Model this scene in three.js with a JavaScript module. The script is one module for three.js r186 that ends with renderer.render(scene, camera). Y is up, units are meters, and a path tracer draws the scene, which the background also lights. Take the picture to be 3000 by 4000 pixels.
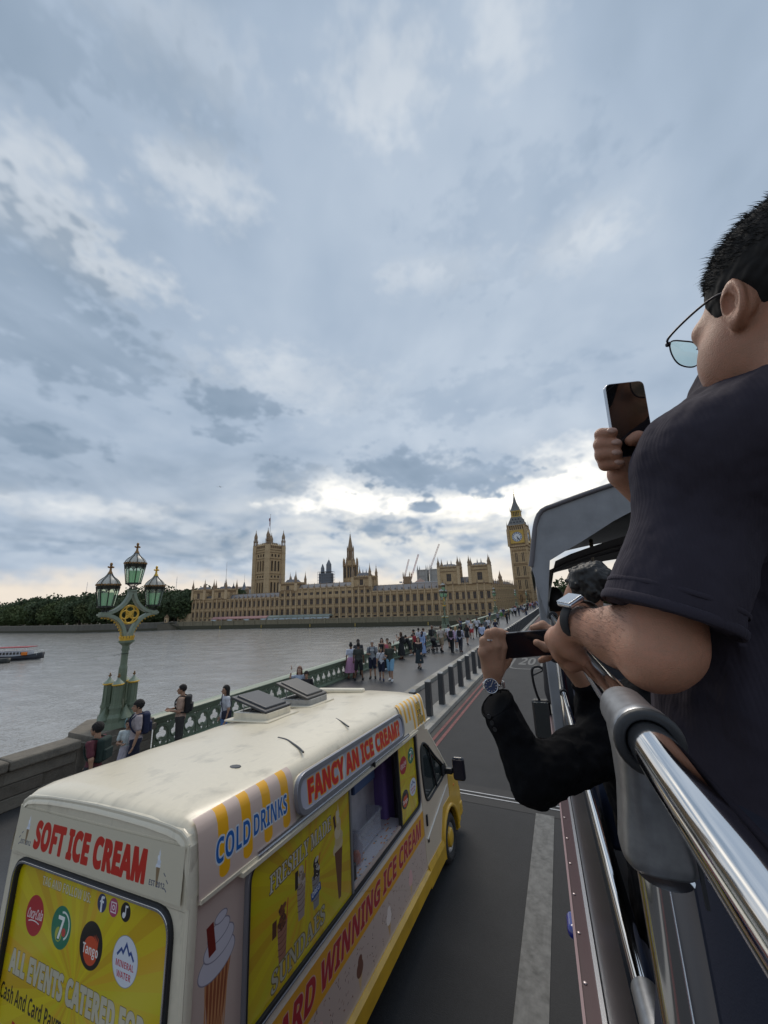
import * as THREE from 'three';
import { mergeGeometries, mergeVertices, toCreasedNormals } from 'three/addons/utils/BufferGeometryUtils.js';
import { RoundedBoxGeometry } from 'three/addons/geometries/RoundedBoxGeometry.js';
import { TextGeometry } from 'three/addons/geometries/TextGeometry.js';
import { FontLoader } from 'three/addons/loaders/FontLoader.js';
import { createNoise2D, createNoise3D } from 'simplex-noise';

// ---------------------------------------------------------------- camera, renderer, light
const RAD = Math.PI / 180;
const scene = new THREE.Scene();
const camera = new THREE.PerspectiveCamera(2 * Math.atan(2000 / 1440) / RAD, 0.75, 0.05, 6000);
camera.position.set(0, 3.9, 0);
camera.rotation.order = 'YXZ';
camera.rotation.set(13.5 * RAD, 24.5 * RAD, -2.2 * RAD);
const renderer = new THREE.WebGLRenderer();
renderer.toneMapping = THREE.LinearToneMapping;
renderer.toneMappingExposure = 1.22;
renderer.shadowMap.enabled = true;

function rng(seed) {
  let s = seed >>> 0;
  return () => { s = (s + 0x6d2b79f5) | 0; let t = Math.imul(s ^ (s >>> 15), 1 | s); t = (t + Math.imul(t ^ (t >>> 7), 61 | t)) ^ t; return ((t ^ (t >>> 14)) >>> 0) / 4294967296; };
}
const n2 = createNoise2D(rng(11)), n3 = createNoise3D(rng(12));
const clamp = (x, a = 0, b = 1) => Math.min(b, Math.max(a, x));
const lerp = (a, b, t) => a + (b - a) * t;
const sstep = (a, b, x) => { const t = clamp((x - a) / (b - a)); return t * t * (3 - 2 * t); };
function fbm2(x, y, o = 5) { let s = 0, a = 0.5; for (let i = 0; i < o; i++) { s += a * n2(x, y); x = x * 2.03 + 7.1; y = y * 2.03 - 3.7; a *= 0.5; } return s; }

// sky: a layer of grey-blue stratocumulus with a bright break low in the west, where the sun stands behind it
{
  const W = 2048, H = 1024, data = new Float32Array(W * H * 4);
  // cloud banks and breaks: azimuth (left of the bridge axis is negative), elevation, half width, half height in degrees, darkness (-) or brightness (+)
  const banks = [[-78.5, 53.3, 6, 4, -.3], [-73.6, 35.5, 7, 6.5, -.55], [-69.6, 30.4, 11, 5.4, -.5], [-70.1, 19.3, 6.5, 1.9, -.55], [-47.8, 28.6, 7.4, 2.3, -.62], [-48.7, 24.2, 3.8, 1.4, -.62], [-39.5, 18.5, 5.3, 3, -.5], [-21.4, 19.6, 9, 3.6, -.75], [-10, 17.4, 9, 2.9, -.7], [0, 17.5, 4.5, 1.6, -.5], [-18.2, 13.8, 3.7, .9, -.7], [-24.4, 10.7, 8, 2.2, -.62], [-53.8, 8, 16.5, 2.8, -.4], [-7.5, 28.9, 14.7, 3.8, -.3], [-63.2, 56.9, 9, 4, -.22], [.3, 47.5, 12, 6.5, -.24], [-71.1, 14.5, 4, 1.5, -.4],
    [-8, 8.5, 8, 2, -.35], [-31.3, 17.1, 7.9, 2.2, .8], [1.2, 14.7, 10, 2.9, 1.2], [-12.3, 14, 12.5, 1.8, 1], [-28.1, 14.9, 10, 1.7, .8], [5.3, 17.9, 6.3, 2.7, .6], [-65.1, 12.2, 8, 1.4, .35], [-20.9, 62.7, 5, 4, .2], [-55.7, 51.9, 5, 3, .25], [-75.6, 43.3, 5, 4, .3], [-69.1, 39.5, 7, 2.4, .32], [-13.2, 45.8, 6, 2, .22], [9.8, 43.9, 4.5, 2.6, .22], [-39, 32.3, 12, 3.6, .16], [5.2, 62.6, 3, 3, .15], [-61.6, 60.9, 7, 3, .12]];
  const dark = [0.16, 0.225, 0.305], mid = [0.325, 0.4, 0.5], light = [0.5, 0.565, 0.645], hot = [1.12, 1.07, 0.97], cream = [0.78, 0.68, 0.56], warm = [0.88, 0.83, 0.72];
  for (let row = H / 2; row < H; row++) {
    const el = ((row + 0.5) / H - 0.5) * Math.PI, y = Math.sin(el), ch = Math.cos(el), elD = el / RAD;
    const near = banks.filter((b) => Math.abs(elD - b[1]) < b[3] * 2.6);
    for (let col = 0; col < W; col++) {
      const th = ((col + 0.5) / W - 0.5) * 2 * Math.PI, x = Math.cos(th) * ch, z = Math.sin(th) * ch;
      const k = 1 / (y + 0.16), px = x * k, pz = z * k;
      const w1 = n2(px * 0.55 + 3, pz * 0.55), w2 = n2(px * 0.55 - 9, pz * 0.55 + 5);
      const big = fbm2(px * 0.5 + w1 * 0.35, pz * 0.5 + w2 * 0.35, 4);
      const fine = fbm2(px * 2.2 + w2 * 0.5 + 20, pz * 1.6 + w1 * 0.5, 5);
      const puff = 1 - 2 * Math.abs(fbm2(px * 1.5 + 40, pz * 1.5 - 11, 4));
      let v = 0.0 + 0.5 * big + 0.36 * fine + 0.16 * (puff - 0.4);
      v *= 0.92;
      const az = Math.atan2(x, -z) / RAD;
      let hotness = 0, dk = 0;
      const e1 = n3(x * 14, y * 26, z * 14) * 0.6 + n3(x * 34, y * 60, z * 34) * 0.32 + n3(x * 80, y * 130, z * 80) * 0.16;
      for (let q = 0; q < near.length; q++) {
        const b = near[q], a = b[0], e = b[1], rx = b[2], ry = b[3], amt = b[4]; let da = az - a; if (da > 180) da -= 360; if (da < -180) da += 360;
        da *= Math.cos(e * RAD);
        const dx = da / rx, dy = (elD - e) / ry;
        if (dx * dx + dy * dy > 6) continue;
        const d = Math.sqrt(dx * dx + dy * dy) - e1 * 0.75;
        const flat = dy < 0 ? 1.15 : 1;
        if (amt < 0) dk = Math.max(dk, -amt * sstep(1.25, 0.55, d * flat)); else hotness += amt * sstep(1.7, 0.1, d);
      }
      // light spreads round the break
      const cs = clamp((x * -0.07 + y * 0.26 + z * -0.963));
      v += 0.28 * Math.pow(cs, 6);
      v -= dk * 0.95;
      const low = sstep(16, 2, elD);
      v += 0.16 * low;
      const o = (row * W + col) * 4;
      const t = clamp(v * 0.5 + 0.5);
      const hz = sstep(6.2 + e1 * 1.3 + n2(az * 0.05, 3) * 1.5, 2.2 + e1, elD) * 0.85;
      const gl = 0.62 * Math.exp(-(((az + 12) / 36) ** 2) - ((elD - 10) / 7.5) ** 2) * clamp(0.75 + 0.9 * fine - dk * 0.9);
      const hh = clamp(hotness * (0.75 + 0.5 * fine)) * (1 - clamp(dk * 1.5));
      for (let c = 0; c < 3; c++) {
        let q = t < 0.5 ? lerp(dark[c], mid[c], t * 2) : lerp(mid[c], light[c], (t - 0.5) * 2);
        q = lerp(q, cream[c], hz * (1 - 0.45 * clamp(dk * 1.4)));
        q = lerp(q, warm[c], gl); q = lerp(q, hot[c], hh);
        data[o + c] = q;
      }
      data[o + 3] = 1;
    }
  }
  for (let i = 0; i < (H / 2) * W; i++) { data[i * 4] = 0.2; data[i * 4 + 1] = 0.2; data[i * 4 + 2] = 0.2; data[i * 4 + 3] = 1; }
  const tex = new THREE.DataTexture(data, W, H, THREE.RGBAFormat, THREE.FloatType);
  tex.mapping = THREE.EquirectangularReflectionMapping; tex.magFilter = THREE.LinearFilter; tex.minFilter = THREE.LinearFilter; tex.needsUpdate = true;
  scene.background = tex; scene.environment = tex;
}
const sun = new THREE.DirectionalLight(new THREE.Color(1, 0.9, 0.77), 1.5);   // veiled by the cloud: a wide soft source
sun.position.set(-30, 95, -75); sun.target.position.set(0, 0, -20);
sun.castShadow = true; sun.shadow.radius = 60;
sun.shadow.mapSize.set(2048, 2048); Object.assign(sun.shadow.camera, { left: -120, right: 120, top: 120, bottom: -120, near: 1, far: 500 });
scene.add(sun, sun.target);

// ---------------------------------------------------------------- helpers
const ORD = (n) => { const one = ['', 'first', 'second', 'third', 'fourth', 'fifth', 'sixth', 'seventh', 'eighth', 'ninth', 'tenth', 'eleventh', 'twelfth', 'thirteenth', 'fourteenth', 'fifteenth', 'sixteenth', 'seventeenth', 'eighteenth', 'nineteenth'], ten = ['', '', 'twent', 'thirt', 'fort', 'fift']; return n < 20 ? one[n] : n % 10 ? ten[Math.floor(n / 10)] + 'y-' + one[n % 10] : ten[n / 10] + 'ieth'; };
const V = (x, y, z) => new THREE.Vector3(x, y, z);
const taken = new Map();
function numbered(name) { const k = taken.get(name) ?? 0; taken.set(name, k + 1); return k ? name + '_' + String(k).padStart(3, '0') : name; }
function fit(g) {   // position, normal and uv only, without index, so that all geometries merge
  let q = g.index ? g.toNonIndexed() : g;
  if (!q.attributes.normal) q.computeVertexNormals();
  if (!q.attributes.uv) q.setAttribute('uv', new THREE.BufferAttribute(new Float32Array(q.attributes.position.count * 2), 2));
  for (const k of Object.keys(q.attributes)) if (!['position', 'normal', 'uv'].includes(k)) q.deleteAttribute(k);
  q.morphAttributes = {};
  return q;
}
const join = (list) => (Array.isArray(list) ? (list.length === 1 ? list[0] : mergeGeometries(list.map(fit))) : list);
function metric(g) {   // uv in metres, by the way each face points
  const p = g.attributes.position, n = g.attributes.normal, uv = new Float32Array(p.count * 2);
  for (let i = 0; i < p.count; i++) {
    const a = g.index ? i : i - (i % 3), m = g.index ? 1 : 3; let ax = 0, ay = 0, az = 0;
    for (let k = a; k < a + m && k < p.count; k++) { ax += n.getX(k); ay += n.getY(k); az += n.getZ(k); }
    ax = Math.abs(ax); ay = Math.abs(ay); az = Math.abs(az);
    const [u, v] = ay >= ax && ay >= az ? [p.getX(i), p.getZ(i)] : ax >= az ? [p.getZ(i), p.getY(i)] : [p.getX(i), p.getY(i)];
    uv[i * 2] = u; uv[i * 2 + 1] = v;
  }
  g.setAttribute('uv', new THREE.BufferAttribute(uv, 2));
  return g;
}
function mesh(name, geos, m, keepUV) {
  let g = join(geos);
  if (!keepUV) { if (g.index) g = g.toNonIndexed(); metric(g); }
  const o = new THREE.Mesh(g, m); o.name = name; o.castShadow = o.receiveShadow = true;
  return o;
}
function part(parent, name, geos, m, keepUV) { const o = mesh(name, geos, m, keepUV); parent.add(o); return o; }
function piece(parent, name, geo, m, pos, rot) { const o = new THREE.Mesh(geo, m); o.name = name; o.castShadow = o.receiveShadow = true; if (pos) o.position.set(...pos); if (rot) o.rotation.set(...rot); parent.add(o); return o; }
function tag(o, label, category, group, kind) { Object.assign(o.userData, { label, category }); if (group) o.userData.group = group; if (kind) o.userData.kind = kind; return o; }
function thing(name, label, category, pos = [0, 0, 0], turn = 0, group) {
  const o = new THREE.Group(); o.name = numbered(name); o.position.set(...pos); o.rotation.y = turn; scene.add(o);
  return tag(o, label, category, group);
}
function struct(name, geos, m, keepUV) { const o = mesh(numbered(name), geos, m, keepUV); o.userData.kind = 'structure'; scene.add(o); return o; }
function dup(o, label, pos, turn, group) { const c = o.clone(); c.name = numbered(o.name.replace(/_\d{3}$/, '')); c.userData = { ...o.userData }; if (label) c.userData.label = label; if (group) c.userData.group = group; if (pos) c.position.set(...pos); if (turn !== undefined) c.rotation.y = turn; scene.add(c); return c; }

const box = (w, h, d, x = 0, y = 0, z = 0, ry = 0, rx = 0, rz = 0) => { const g = new THREE.BoxGeometry(w, h, d); if (rx) g.rotateX(rx); if (rz) g.rotateZ(rz); if (ry) g.rotateY(ry); return g.translate(x, y, z); };
const box2 = (x0, x1, y0, y1, z0, z1) => box(x1 - x0, y1 - y0, z1 - z0, (x0 + x1) / 2, (y0 + y1) / 2, (z0 + z1) / 2);
const rbox = (w, h, d, r, x = 0, y = 0, z = 0, s = 2) => new RoundedBoxGeometry(w, h, d, s, r).translate(x, y, z);
const cyl = (rt, rb, h, seg, x = 0, y = 0, z = 0, ry = 0) => { const g = new THREE.CylinderGeometry(rt, rb, h, seg); if (ry) g.rotateY(ry); return g.translate(x, y, z); };
const cone4 = (r, h, x, y, z, seg = 4) => new THREE.ConeGeometry(r, h, seg).rotateY(Math.PI / 4).translate(x, y, z);
const lathe = (pts, seg = 12, ry = 0) => { const g = new THREE.LatheGeometry(pts.map(([r, y]) => new THREE.Vector2(r, y)), seg); if (ry) g.rotateY(ry); return g; };
const faceted = (g) => { const q = g.index ? g.toNonIndexed() : g; q.computeVertexNormals(); return q; };
function tube(pts, r, seg = 8, n = 0, closed = false) { const c = new THREE.CatmullRomCurve3(pts.map((p) => (p.isVector3 ? p : V(...p))), closed, 'centripetal'); return new THREE.TubeGeometry(c, n || pts.length * 4, r, seg, closed); }
function bar(a, b, r, seg = 8, r2 = r) { a = a.isVector3 ? a : V(...a); b = b.isVector3 ? b : V(...b); const d = b.clone().sub(a), g = new THREE.CylinderGeometry(r2, r, d.length(), seg); g.applyQuaternion(new THREE.Quaternion().setFromUnitVectors(V(0, 1, 0), d.clone().normalize())); return g.translate((a.x + b.x) / 2, (a.y + b.y) / 2, (a.z + b.z) / 2); }
function shapeOf(pts, holes = []) { const s = new THREE.Shape(pts.map(([x, y]) => new THREE.Vector2(x, y))); for (const h of holes) s.holes.push(h.isPath ? h : new THREE.Path(h.map(([x, y]) => new THREE.Vector2(x, y)))); return s; }
const ext = (shape, depth, bevel = 0, steps = 12) => new THREE.ExtrudeGeometry(shape, { depth, bevelEnabled: bevel > 0, bevelSize: bevel, bevelThickness: bevel, bevelSegments: 2, curveSegments: steps });
function rrect(w, h, r, x = 0, y = 0) { const s = new THREE.Shape(), a = x - w / 2, b = y - h / 2; s.moveTo(a + r, b); s.lineTo(a + w - r, b); s.quadraticCurveTo(a + w, b, a + w, b + r); s.lineTo(a + w, b + h - r); s.quadraticCurveTo(a + w, b + h, a + w - r, b + h); s.lineTo(a + r, b + h); s.quadraticCurveTo(a, b + h, a, b + h - r); s.lineTo(a, b + r); s.quadraticCurveTo(a, b, a + r, b); return s; }
// skin a row of closed rings (arrays of [x,y,z]) into one surface
function loft(rings, caps = true, open = false) {
  const n = rings[0].length, pos = [], idx = [], uv = [];
  rings.forEach((r, j) => r.forEach((p, i) => { pos.push(...p); uv.push(i / (n - 1), j / (rings.length - 1)); }));
  for (let j = 0; j < rings.length - 1; j++) for (let i = 0; i < (open ? n - 1 : n); i++) { const a = j * n + i, b = j * n + (i + 1) % n, c = a + n, d = b + n; idx.push(a, c, b, b, c, d); }
  if (caps && !open) for (const [j, f] of [[0, 1], [rings.length - 1, -1]]) {
    const c = pos.length / 3, m = rings[j].reduce((s, p) => [s[0] + p[0] / n, s[1] + p[1] / n, s[2] + p[2] / n], [0, 0, 0]); pos.push(...m); uv.push(0.5, 0.5);
    for (let i = 0; i < n; i++) { const a = j * n + i, b = j * n + (i + 1) % n; f > 0 ? idx.push(c, a, b) : idx.push(c, b, a); }
  }
  const g = new THREE.BufferGeometry(); g.setAttribute('position', new THREE.Float32BufferAttribute(pos, 3)); g.setAttribute('uv', new THREE.Float32BufferAttribute(uv, 2)); g.setIndex(idx); g.computeVertexNormals();
  return g;
}

// textures and materials
function texture(size, f, sizeY = size) {
  const d = new Uint8Array(size * sizeY * 4);
  for (let y = 0; y < sizeY; y++) for (let x = 0; x < size; x++) { const c = f(x / size, y / sizeY), o = (y * size + x) * 4; if (c.length) { d[o] = c[0] * 255; d[o + 1] = c[1] * 255; d[o + 2] = c[2] * 255; } else d[o] = d[o + 1] = d[o + 2] = clamp(c) * 255; d[o + 3] = 255; }
  const t = new THREE.DataTexture(d, size, sizeY); t.wrapS = t.wrapT = THREE.RepeatWrapping; t.magFilter = THREE.LinearFilter; t.needsUpdate = true; return t;
}
// tileable noise: 4D torus folded into two 3D lookups
function tn(u, v, f, seed = 0) { const a = u * 2 * Math.PI, b = v * 2 * Math.PI, r = f / (2 * Math.PI); return 0.5 * (n3(Math.cos(a) * r + seed, Math.sin(a) * r, Math.cos(b) * r + Math.sin(b) * r * 0.3) + n3(Math.cos(b) * r - seed, Math.sin(b) * r, Math.sin(a) * r + 31)); }
function tfbm(u, v, f, o = 4, seed = 0) { let s = 0, a = 0.55; for (let i = 0; i < o; i++) { s += a * tn(u, v, f, seed + i * 17); f *= 2.1; a *= 0.55; } return s; }
const T = {
  mottle: texture(256, (u, v) => clamp(0.86 + 0.22 * tfbm(u, v, 5, 5, 1))),
  grain: texture(256, (u, v) => clamp(0.85 + 0.2 * tfbm(u, v, 40, 3, 2) + 0.12 * tfbm(u, v, 6, 2, 9))),
  rough: texture(256, (u, v) => clamp(0.5 + 0.5 * tfbm(u, v, 24, 4, 3))),
  fine: texture(256, (u, v) => clamp(0.5 + 0.6 * tfbm(u, v, 60, 3, 4))),
  cloth: texture(128, (u, v) => clamp(0.5 + 0.25 * Math.sin(u * 2 * Math.PI * 32) * Math.sin(v * 2 * Math.PI * 32) + 0.25 * tfbm(u, v, 10, 2, 5))),
  stone: texture(512, (u, v) => { const s = tfbm(u, v, 8, 5, 6), d = tfbm(u, v * 0.999, 3, 3, 8); return clamp(0.8 + 0.26 * s - 0.16 * Math.max(0, d)); }),
};
const rep = (t, m) => { const c = t.clone(); c.repeat.set(1 / m, 1 / (Array.isArray(m) ? m[1] : m)); if (Array.isArray(m)) c.repeat.set(1 / m[0], 1 / m[1]); c.needsUpdate = true; return c; };
function M(rgb, roughness = 0.7, o = {}) {
  const { tex, size = 2, bump, bumpSize, bumpScale = 0.01, metal = 0, phys, ...rest } = o;
  const m = new (phys ? THREE.MeshPhysicalMaterial : THREE.MeshStandardMaterial)({ roughness, metalness: metal, ...rest });
  if (typeof rgb === 'number' || typeof rgb === 'string') m.color.set(rgb); else m.color.setRGB(...rgb);
  if (tex) m.map = rep(tex, size);
  if (bump) { m.bumpMap = rep(bump, bumpSize ?? size); m.bumpScale = bumpScale; }
  return m;
}

// naive surface nets: a signed distance f(x,y,z) meshed on a box with the given cell
function sdfMesh(f, lo, hi, cell) {
  const nx = Math.ceil((hi[0] - lo[0]) / cell) + 1, ny = Math.ceil((hi[1] - lo[1]) / cell) + 1, nz = Math.ceil((hi[2] - lo[2]) / cell) + 1;
  const val = new Float32Array(nx * ny * nz), id = new Int32Array(nx * ny * nz).fill(-1), at = (i, j, k) => (k * ny + j) * nx + i;
  for (let k = 0; k < nz; k++) for (let j = 0; j < ny; j++) for (let i = 0; i < nx; i++) val[at(i, j, k)] = f(lo[0] + i * cell, lo[1] + j * cell, lo[2] + k * cell);
  const pos = [], idx = [], C = [[0, 0, 0], [1, 0, 0], [0, 1, 0], [1, 1, 0], [0, 0, 1], [1, 0, 1], [0, 1, 1], [1, 1, 1]];
  const E = [[0, 1], [2, 3], [4, 5], [6, 7], [0, 2], [1, 3], [4, 6], [5, 7], [0, 4], [1, 5], [2, 6], [3, 7]];
  for (let k = 0; k < nz - 1; k++) for (let j = 0; j < ny - 1; j++) for (let i = 0; i < nx - 1; i++) {
    let m = 0; const v = C.map(([a, b, c], q) => { const x = val[at(i + a, j + b, k + c)]; if (x < 0) m |= 1 << q; return x; });
    if (m === 0 || m === 255) continue;
    let x = 0, y = 0, z = 0, n = 0;
    for (const [p, q] of E) { if ((v[p] < 0) === (v[q] < 0)) continue; const t = v[p] / (v[p] - v[q]); x += C[p][0] + (C[q][0] - C[p][0]) * t; y += C[p][1] + (C[q][1] - C[p][1]) * t; z += C[p][2] + (C[q][2] - C[p][2]) * t; n++; }
    id[at(i, j, k)] = pos.length / 3; pos.push(lo[0] + (i + x / n) * cell, lo[1] + (j + y / n) * cell, lo[2] + (k + z / n) * cell);
  }
  for (let k = 1; k < nz - 1; k++) for (let j = 1; j < ny - 1; j++) for (let i = 1; i < nx - 1; i++) {
    const a = val[at(i, j, k)] < 0;
    const quad = (p, q, r, s, flip) => { if (p < 0 || q < 0 || r < 0 || s < 0) return; flip ? idx.push(p, r, q, q, r, s) : idx.push(p, q, r, q, s, r); };
    if (a !== val[at(i + 1, j, k)] < 0) quad(id[at(i, j - 1, k - 1)], id[at(i, j, k - 1)], id[at(i, j - 1, k)], id[at(i, j, k)], !a);
    if (a !== val[at(i, j + 1, k)] < 0) quad(id[at(i - 1, j, k - 1)], id[at(i, j, k - 1)], id[at(i - 1, j, k)], id[at(i, j, k)], a);
    if (a !== val[at(i, j, k + 1)] < 0) quad(id[at(i - 1, j - 1, k)], id[at(i, j - 1, k)], id[at(i - 1, j, k)], id[at(i, j, k)], !a);
  }
  const nor = new Float32Array(pos.length), e = cell * 0.5;
  for (let i = 0; i < pos.length; i += 3) { const x = pos[i], y = pos[i + 1], z = pos[i + 2]; let a = f(x + e, y, z) - f(x - e, y, z), b = f(x, y + e, z) - f(x, y - e, z), c = f(x, y, z + e) - f(x, y, z - e); const l = Math.hypot(a, b, c) || 1; nor[i] = a / l; nor[i + 1] = b / l; nor[i + 2] = c / l; }
  const g = new THREE.BufferGeometry(); g.setAttribute('position', new THREE.Float32BufferAttribute(pos, 3)); g.setAttribute('normal', new THREE.BufferAttribute(nor, 3)); g.setIndex(idx);
  return g;
}
const smin = (a, b, k) => { const h = Math.max(k - Math.abs(a - b), 0) / k; return Math.min(a, b) - h * h * k * 0.25; };
// distance to a capsule from a to b with radii ra and rb
function capsule(a, b, ra, rb) {
  const [ax, ay, az] = a, dx = b[0] - ax, dy = b[1] - ay, dz = b[2] - az, l2 = dx * dx + dy * dy + dz * dz || 1e-9;
  return (x, y, z) => { const px = x - ax, py = y - ay, pz = z - az; let t = (px * dx + py * dy + pz * dz) / l2; t = t < 0 ? 0 : t > 1 ? 1 : t; const qx = px - dx * t, qy = py - dy * t, qz = pz - dz * t; return Math.sqrt(qx * qx + qy * qy + qz * qz) - (ra + (rb - ra) * t); };
}
// distance to an ellipsoid (approximate), turned about y by turn and about x by tilt
function egg(c, r, turn = 0, tilt = 0) {
  const cs = Math.cos(turn), sn = Math.sin(turn), ct = Math.cos(tilt), st = Math.sin(tilt);
  return (x, y, z) => { const px = x - c[0], py = y - c[1], pz = z - c[2]; const x1 = cs * px - sn * pz, z1 = sn * px + cs * pz; const y2 = ct * py + st * z1, z2 = -st * py + ct * z1; const k0 = Math.hypot(x1 / r[0], y2 / r[1], z2 / r[2]), k1 = Math.hypot(x1 / (r[0] * r[0]), y2 / (r[1] * r[1]), z2 / (r[2] * r[2])); return k1 < 1e-9 ? -Math.min(...r) : (k0 * (k0 - 1)) / k1; };
}
function blend(list, k) { return (x, y, z) => { let d = list[0](x, y, z); for (let i = 1; i < list.length; i++) d = smin(d, list[i](x, y, z), k); return d; }; }

// ---------------------------------------------------------------- river, far bank, bridge deck
const WATER = -12, LAND = -7.5, PAVE = 0.15;
const PN = V(-36, 0, -237), PANG = 6 * RAD, PD = V(-Math.cos(PANG), 0, Math.sin(PANG)), PNR = V(Math.sin(PANG), 0, Math.cos(PANG));   // palace front: north corner, direction south, normal to the river
const atFront = (s, off, y = 0) => PN.clone().addScaledVector(PD, s).addScaledVector(PNR, -off).setY(y);

{ // river: one sheet with a low swell, finer ripples in the bump
  const nx = 300, nz = 240, X0 = -900, X1 = 60, Z0 = -260, Z1 = 60, pos = [], idx = [], uv = [];
  for (let j = 0; j <= nz; j++) for (let i = 0; i <= nx; i++) {
    const x = lerp(X0, X1, Math.pow(i / nx, 0.7)), z = lerp(Z0, Z1, j / nz);
    pos.push(x, WATER + 0.1 * n2(x * 0.09, z * 0.13) + 0.03 * n2(x * 0.31, z * 0.4), z); uv.push(x / 26, z / 17);
  }
  for (let j = 0; j < nz; j++) for (let i = 0; i < nx; i++) { const a = j * (nx + 1) + i, b = a + 1, c = a + nx + 1, d = c + 1; idx.push(a, c, b, b, c, d); }
  const g = new THREE.BufferGeometry(); g.setAttribute('position', new THREE.Float32BufferAttribute(pos, 3)); g.setAttribute('uv', new THREE.Float32BufferAttribute(uv, 2)); g.setIndex(idx); g.computeVertexNormals();
  const waves = texture(1024, (u, v) => { const w = 0.06 * tn(u, v, 7, 4); const a = 1 - Math.abs(tn(u + w, v, 16, 2)), b = 1 - Math.abs(tn(u, v + w, 34, 7)), c = tn(u, v, 80, 3), d = tn(u, v, 190, 5); return clamp(0.42 * a * a + 0.3 * b * b + 0.12 * c + 0.06 * d + 0.1); });
  const silt = texture(256, (u, v) => { const q = clamp(0.85 + 0.14 * tfbm(u, v, 4, 4, 77)); return [q, q, q]; });
  const m = M([0.36, 0.35, 0.33], 0.06, { ior: 1.33, phys: true });
  m.map = silt; m.bumpMap = waves; m.bumpScale = 0.085;
  struct('river', g, m, true);
  const far = new THREE.PlaneGeometry(9000, 9000).rotateX(-Math.PI / 2).translate(0, WATER - 0.6, 0);
  struct('river_bed', far, M([0.09, 0.08, 0.06], 0.6));
}
{ // the land beyond the river, with its stone embankment
  const line = [[-10, -226], [atFront(20, -10).x, atFront(20, -10).z], [atFront(233, -10).x, atFront(233, -10).z], [-289, -196], [-352, -176], [-474, -174], [-760, -230], [-2600, -900], [-2600, -3600], [2600, -3600], [2600, -250], [14, -235]];
  const s = shapeOf(line.map(([x, z]) => [x, -z]));
  const g = new THREE.ExtrudeGeometry(s, { depth: LAND - WATER + 1.2, bevelEnabled: false }).rotateX(-Math.PI / 2).translate(0, WATER - 1.2, 0);
  struct('far_bank', g, M([0.17, 0.15, 0.11], 0.9, { tex: T.stone, size: 14, bump: T.rough, bumpSize: 5, bumpScale: 0.15 }));
  // terrace wall courses in front of the palace: coping, two string courses, buttress blocks, algae line
  const wallM = M([0.27, 0.235, 0.16], 0.9, { tex: T.stone, size: 9, bump: T.rough, bumpSize: 3, bumpScale: 0.08 });
  const weed = M([0.085, 0.08, 0.05], 0.85, { tex: T.stone, size: [7, 2.2], bump: T.rough, bumpSize: 2, bumpScale: 0.1 });
  const wall = thing('embankment_wall', 'long stone river wall below the gothic palace, dark with algae at the waterline', 'wall', PN.toArray(), 0);
  wall.rotation.y = Math.PI + PANG; // local x runs south along the wall, local z away from the river
  const along = (x0, x1, y0, y1, z0, z1) => box2(x0, x1, y0, y1, z0, z1);
  part(wall, 'stone_face', [along(12, 238, WATER + 2.6, LAND + 0.8, -10.5, -9.6)], wallM);
  part(wall, 'weedy_foot', [along(12, 238, WATER - 1, WATER + 2.7, -10.8, -9.6)], weed);
  part(wall, 'coping', [along(12, 238, LAND + 0.8, LAND + 1.25, -10.75, -9.5), along(12, 238, LAND - 0.5, LAND - 0.2, -10.62, -10.4)], wallM);
  for (let s2 = 16; s2 < 236; s2 += 9.4) part(wall, 'pier', [along(s2 - 0.5, s2 + 0.5, WATER + 2.6, LAND + 1.6, -10.95, -9.7)], wallM);
  for (const s2 of [40, 88, 121, 160, 196]) part(wall, 'marker_post', [along(s2 - 0.2, s2 + 0.2, WATER + 0.4, WATER + 2.4, -11.2, -10.8)], M([0.5, 0.36, 0.1], 0.7));
  const w2 = thing('embankment_wall', 'low dark river wall in front of the dense trees, left of the palace', 'wall');
  const pts = [[-276, -206], [-289, -196], [-352, -176], [-474, -174], [-760, -230], [-1200, -390]];
  const seg = (y0, y1, out) => pts.slice(1).map((p, i) => { const a = V(pts[i][0], 0, pts[i][1]), b = V(p[0], 0, p[1]), d = b.clone().sub(a); return box(d.length() + 0.6, y1 - y0, 0.9, (a.x + b.x) / 2, (y0 + y1) / 2, (a.z + b.z) / 2 + out, -Math.atan2(d.z, d.x)); });
  part(w2, 'stone_face', seg(WATER + 1.6, LAND + 1.1, 0.3), M([0.15, 0.14, 0.115], 0.9, { tex: T.stone, size: 9 }));
  part(w2, 'weedy_foot', seg(WATER - 1, WATER + 1.6, 0.5), weed);
  part(w2, 'coping', seg(LAND + 1.1, LAND + 1.5, 0.2), M([0.24, 0.22, 0.18], 0.9, { tex: T.stone, size: 9 }));
  const steps = [];
  for (let i = 0; i < 12; i++) steps.push(box(1.1, 0.5, 4, -278 + i * 1.1, LAND + 0.6 - i * 0.48, -201.5));
  part(w2, 'river_stairs', steps, weed);
}

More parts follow.
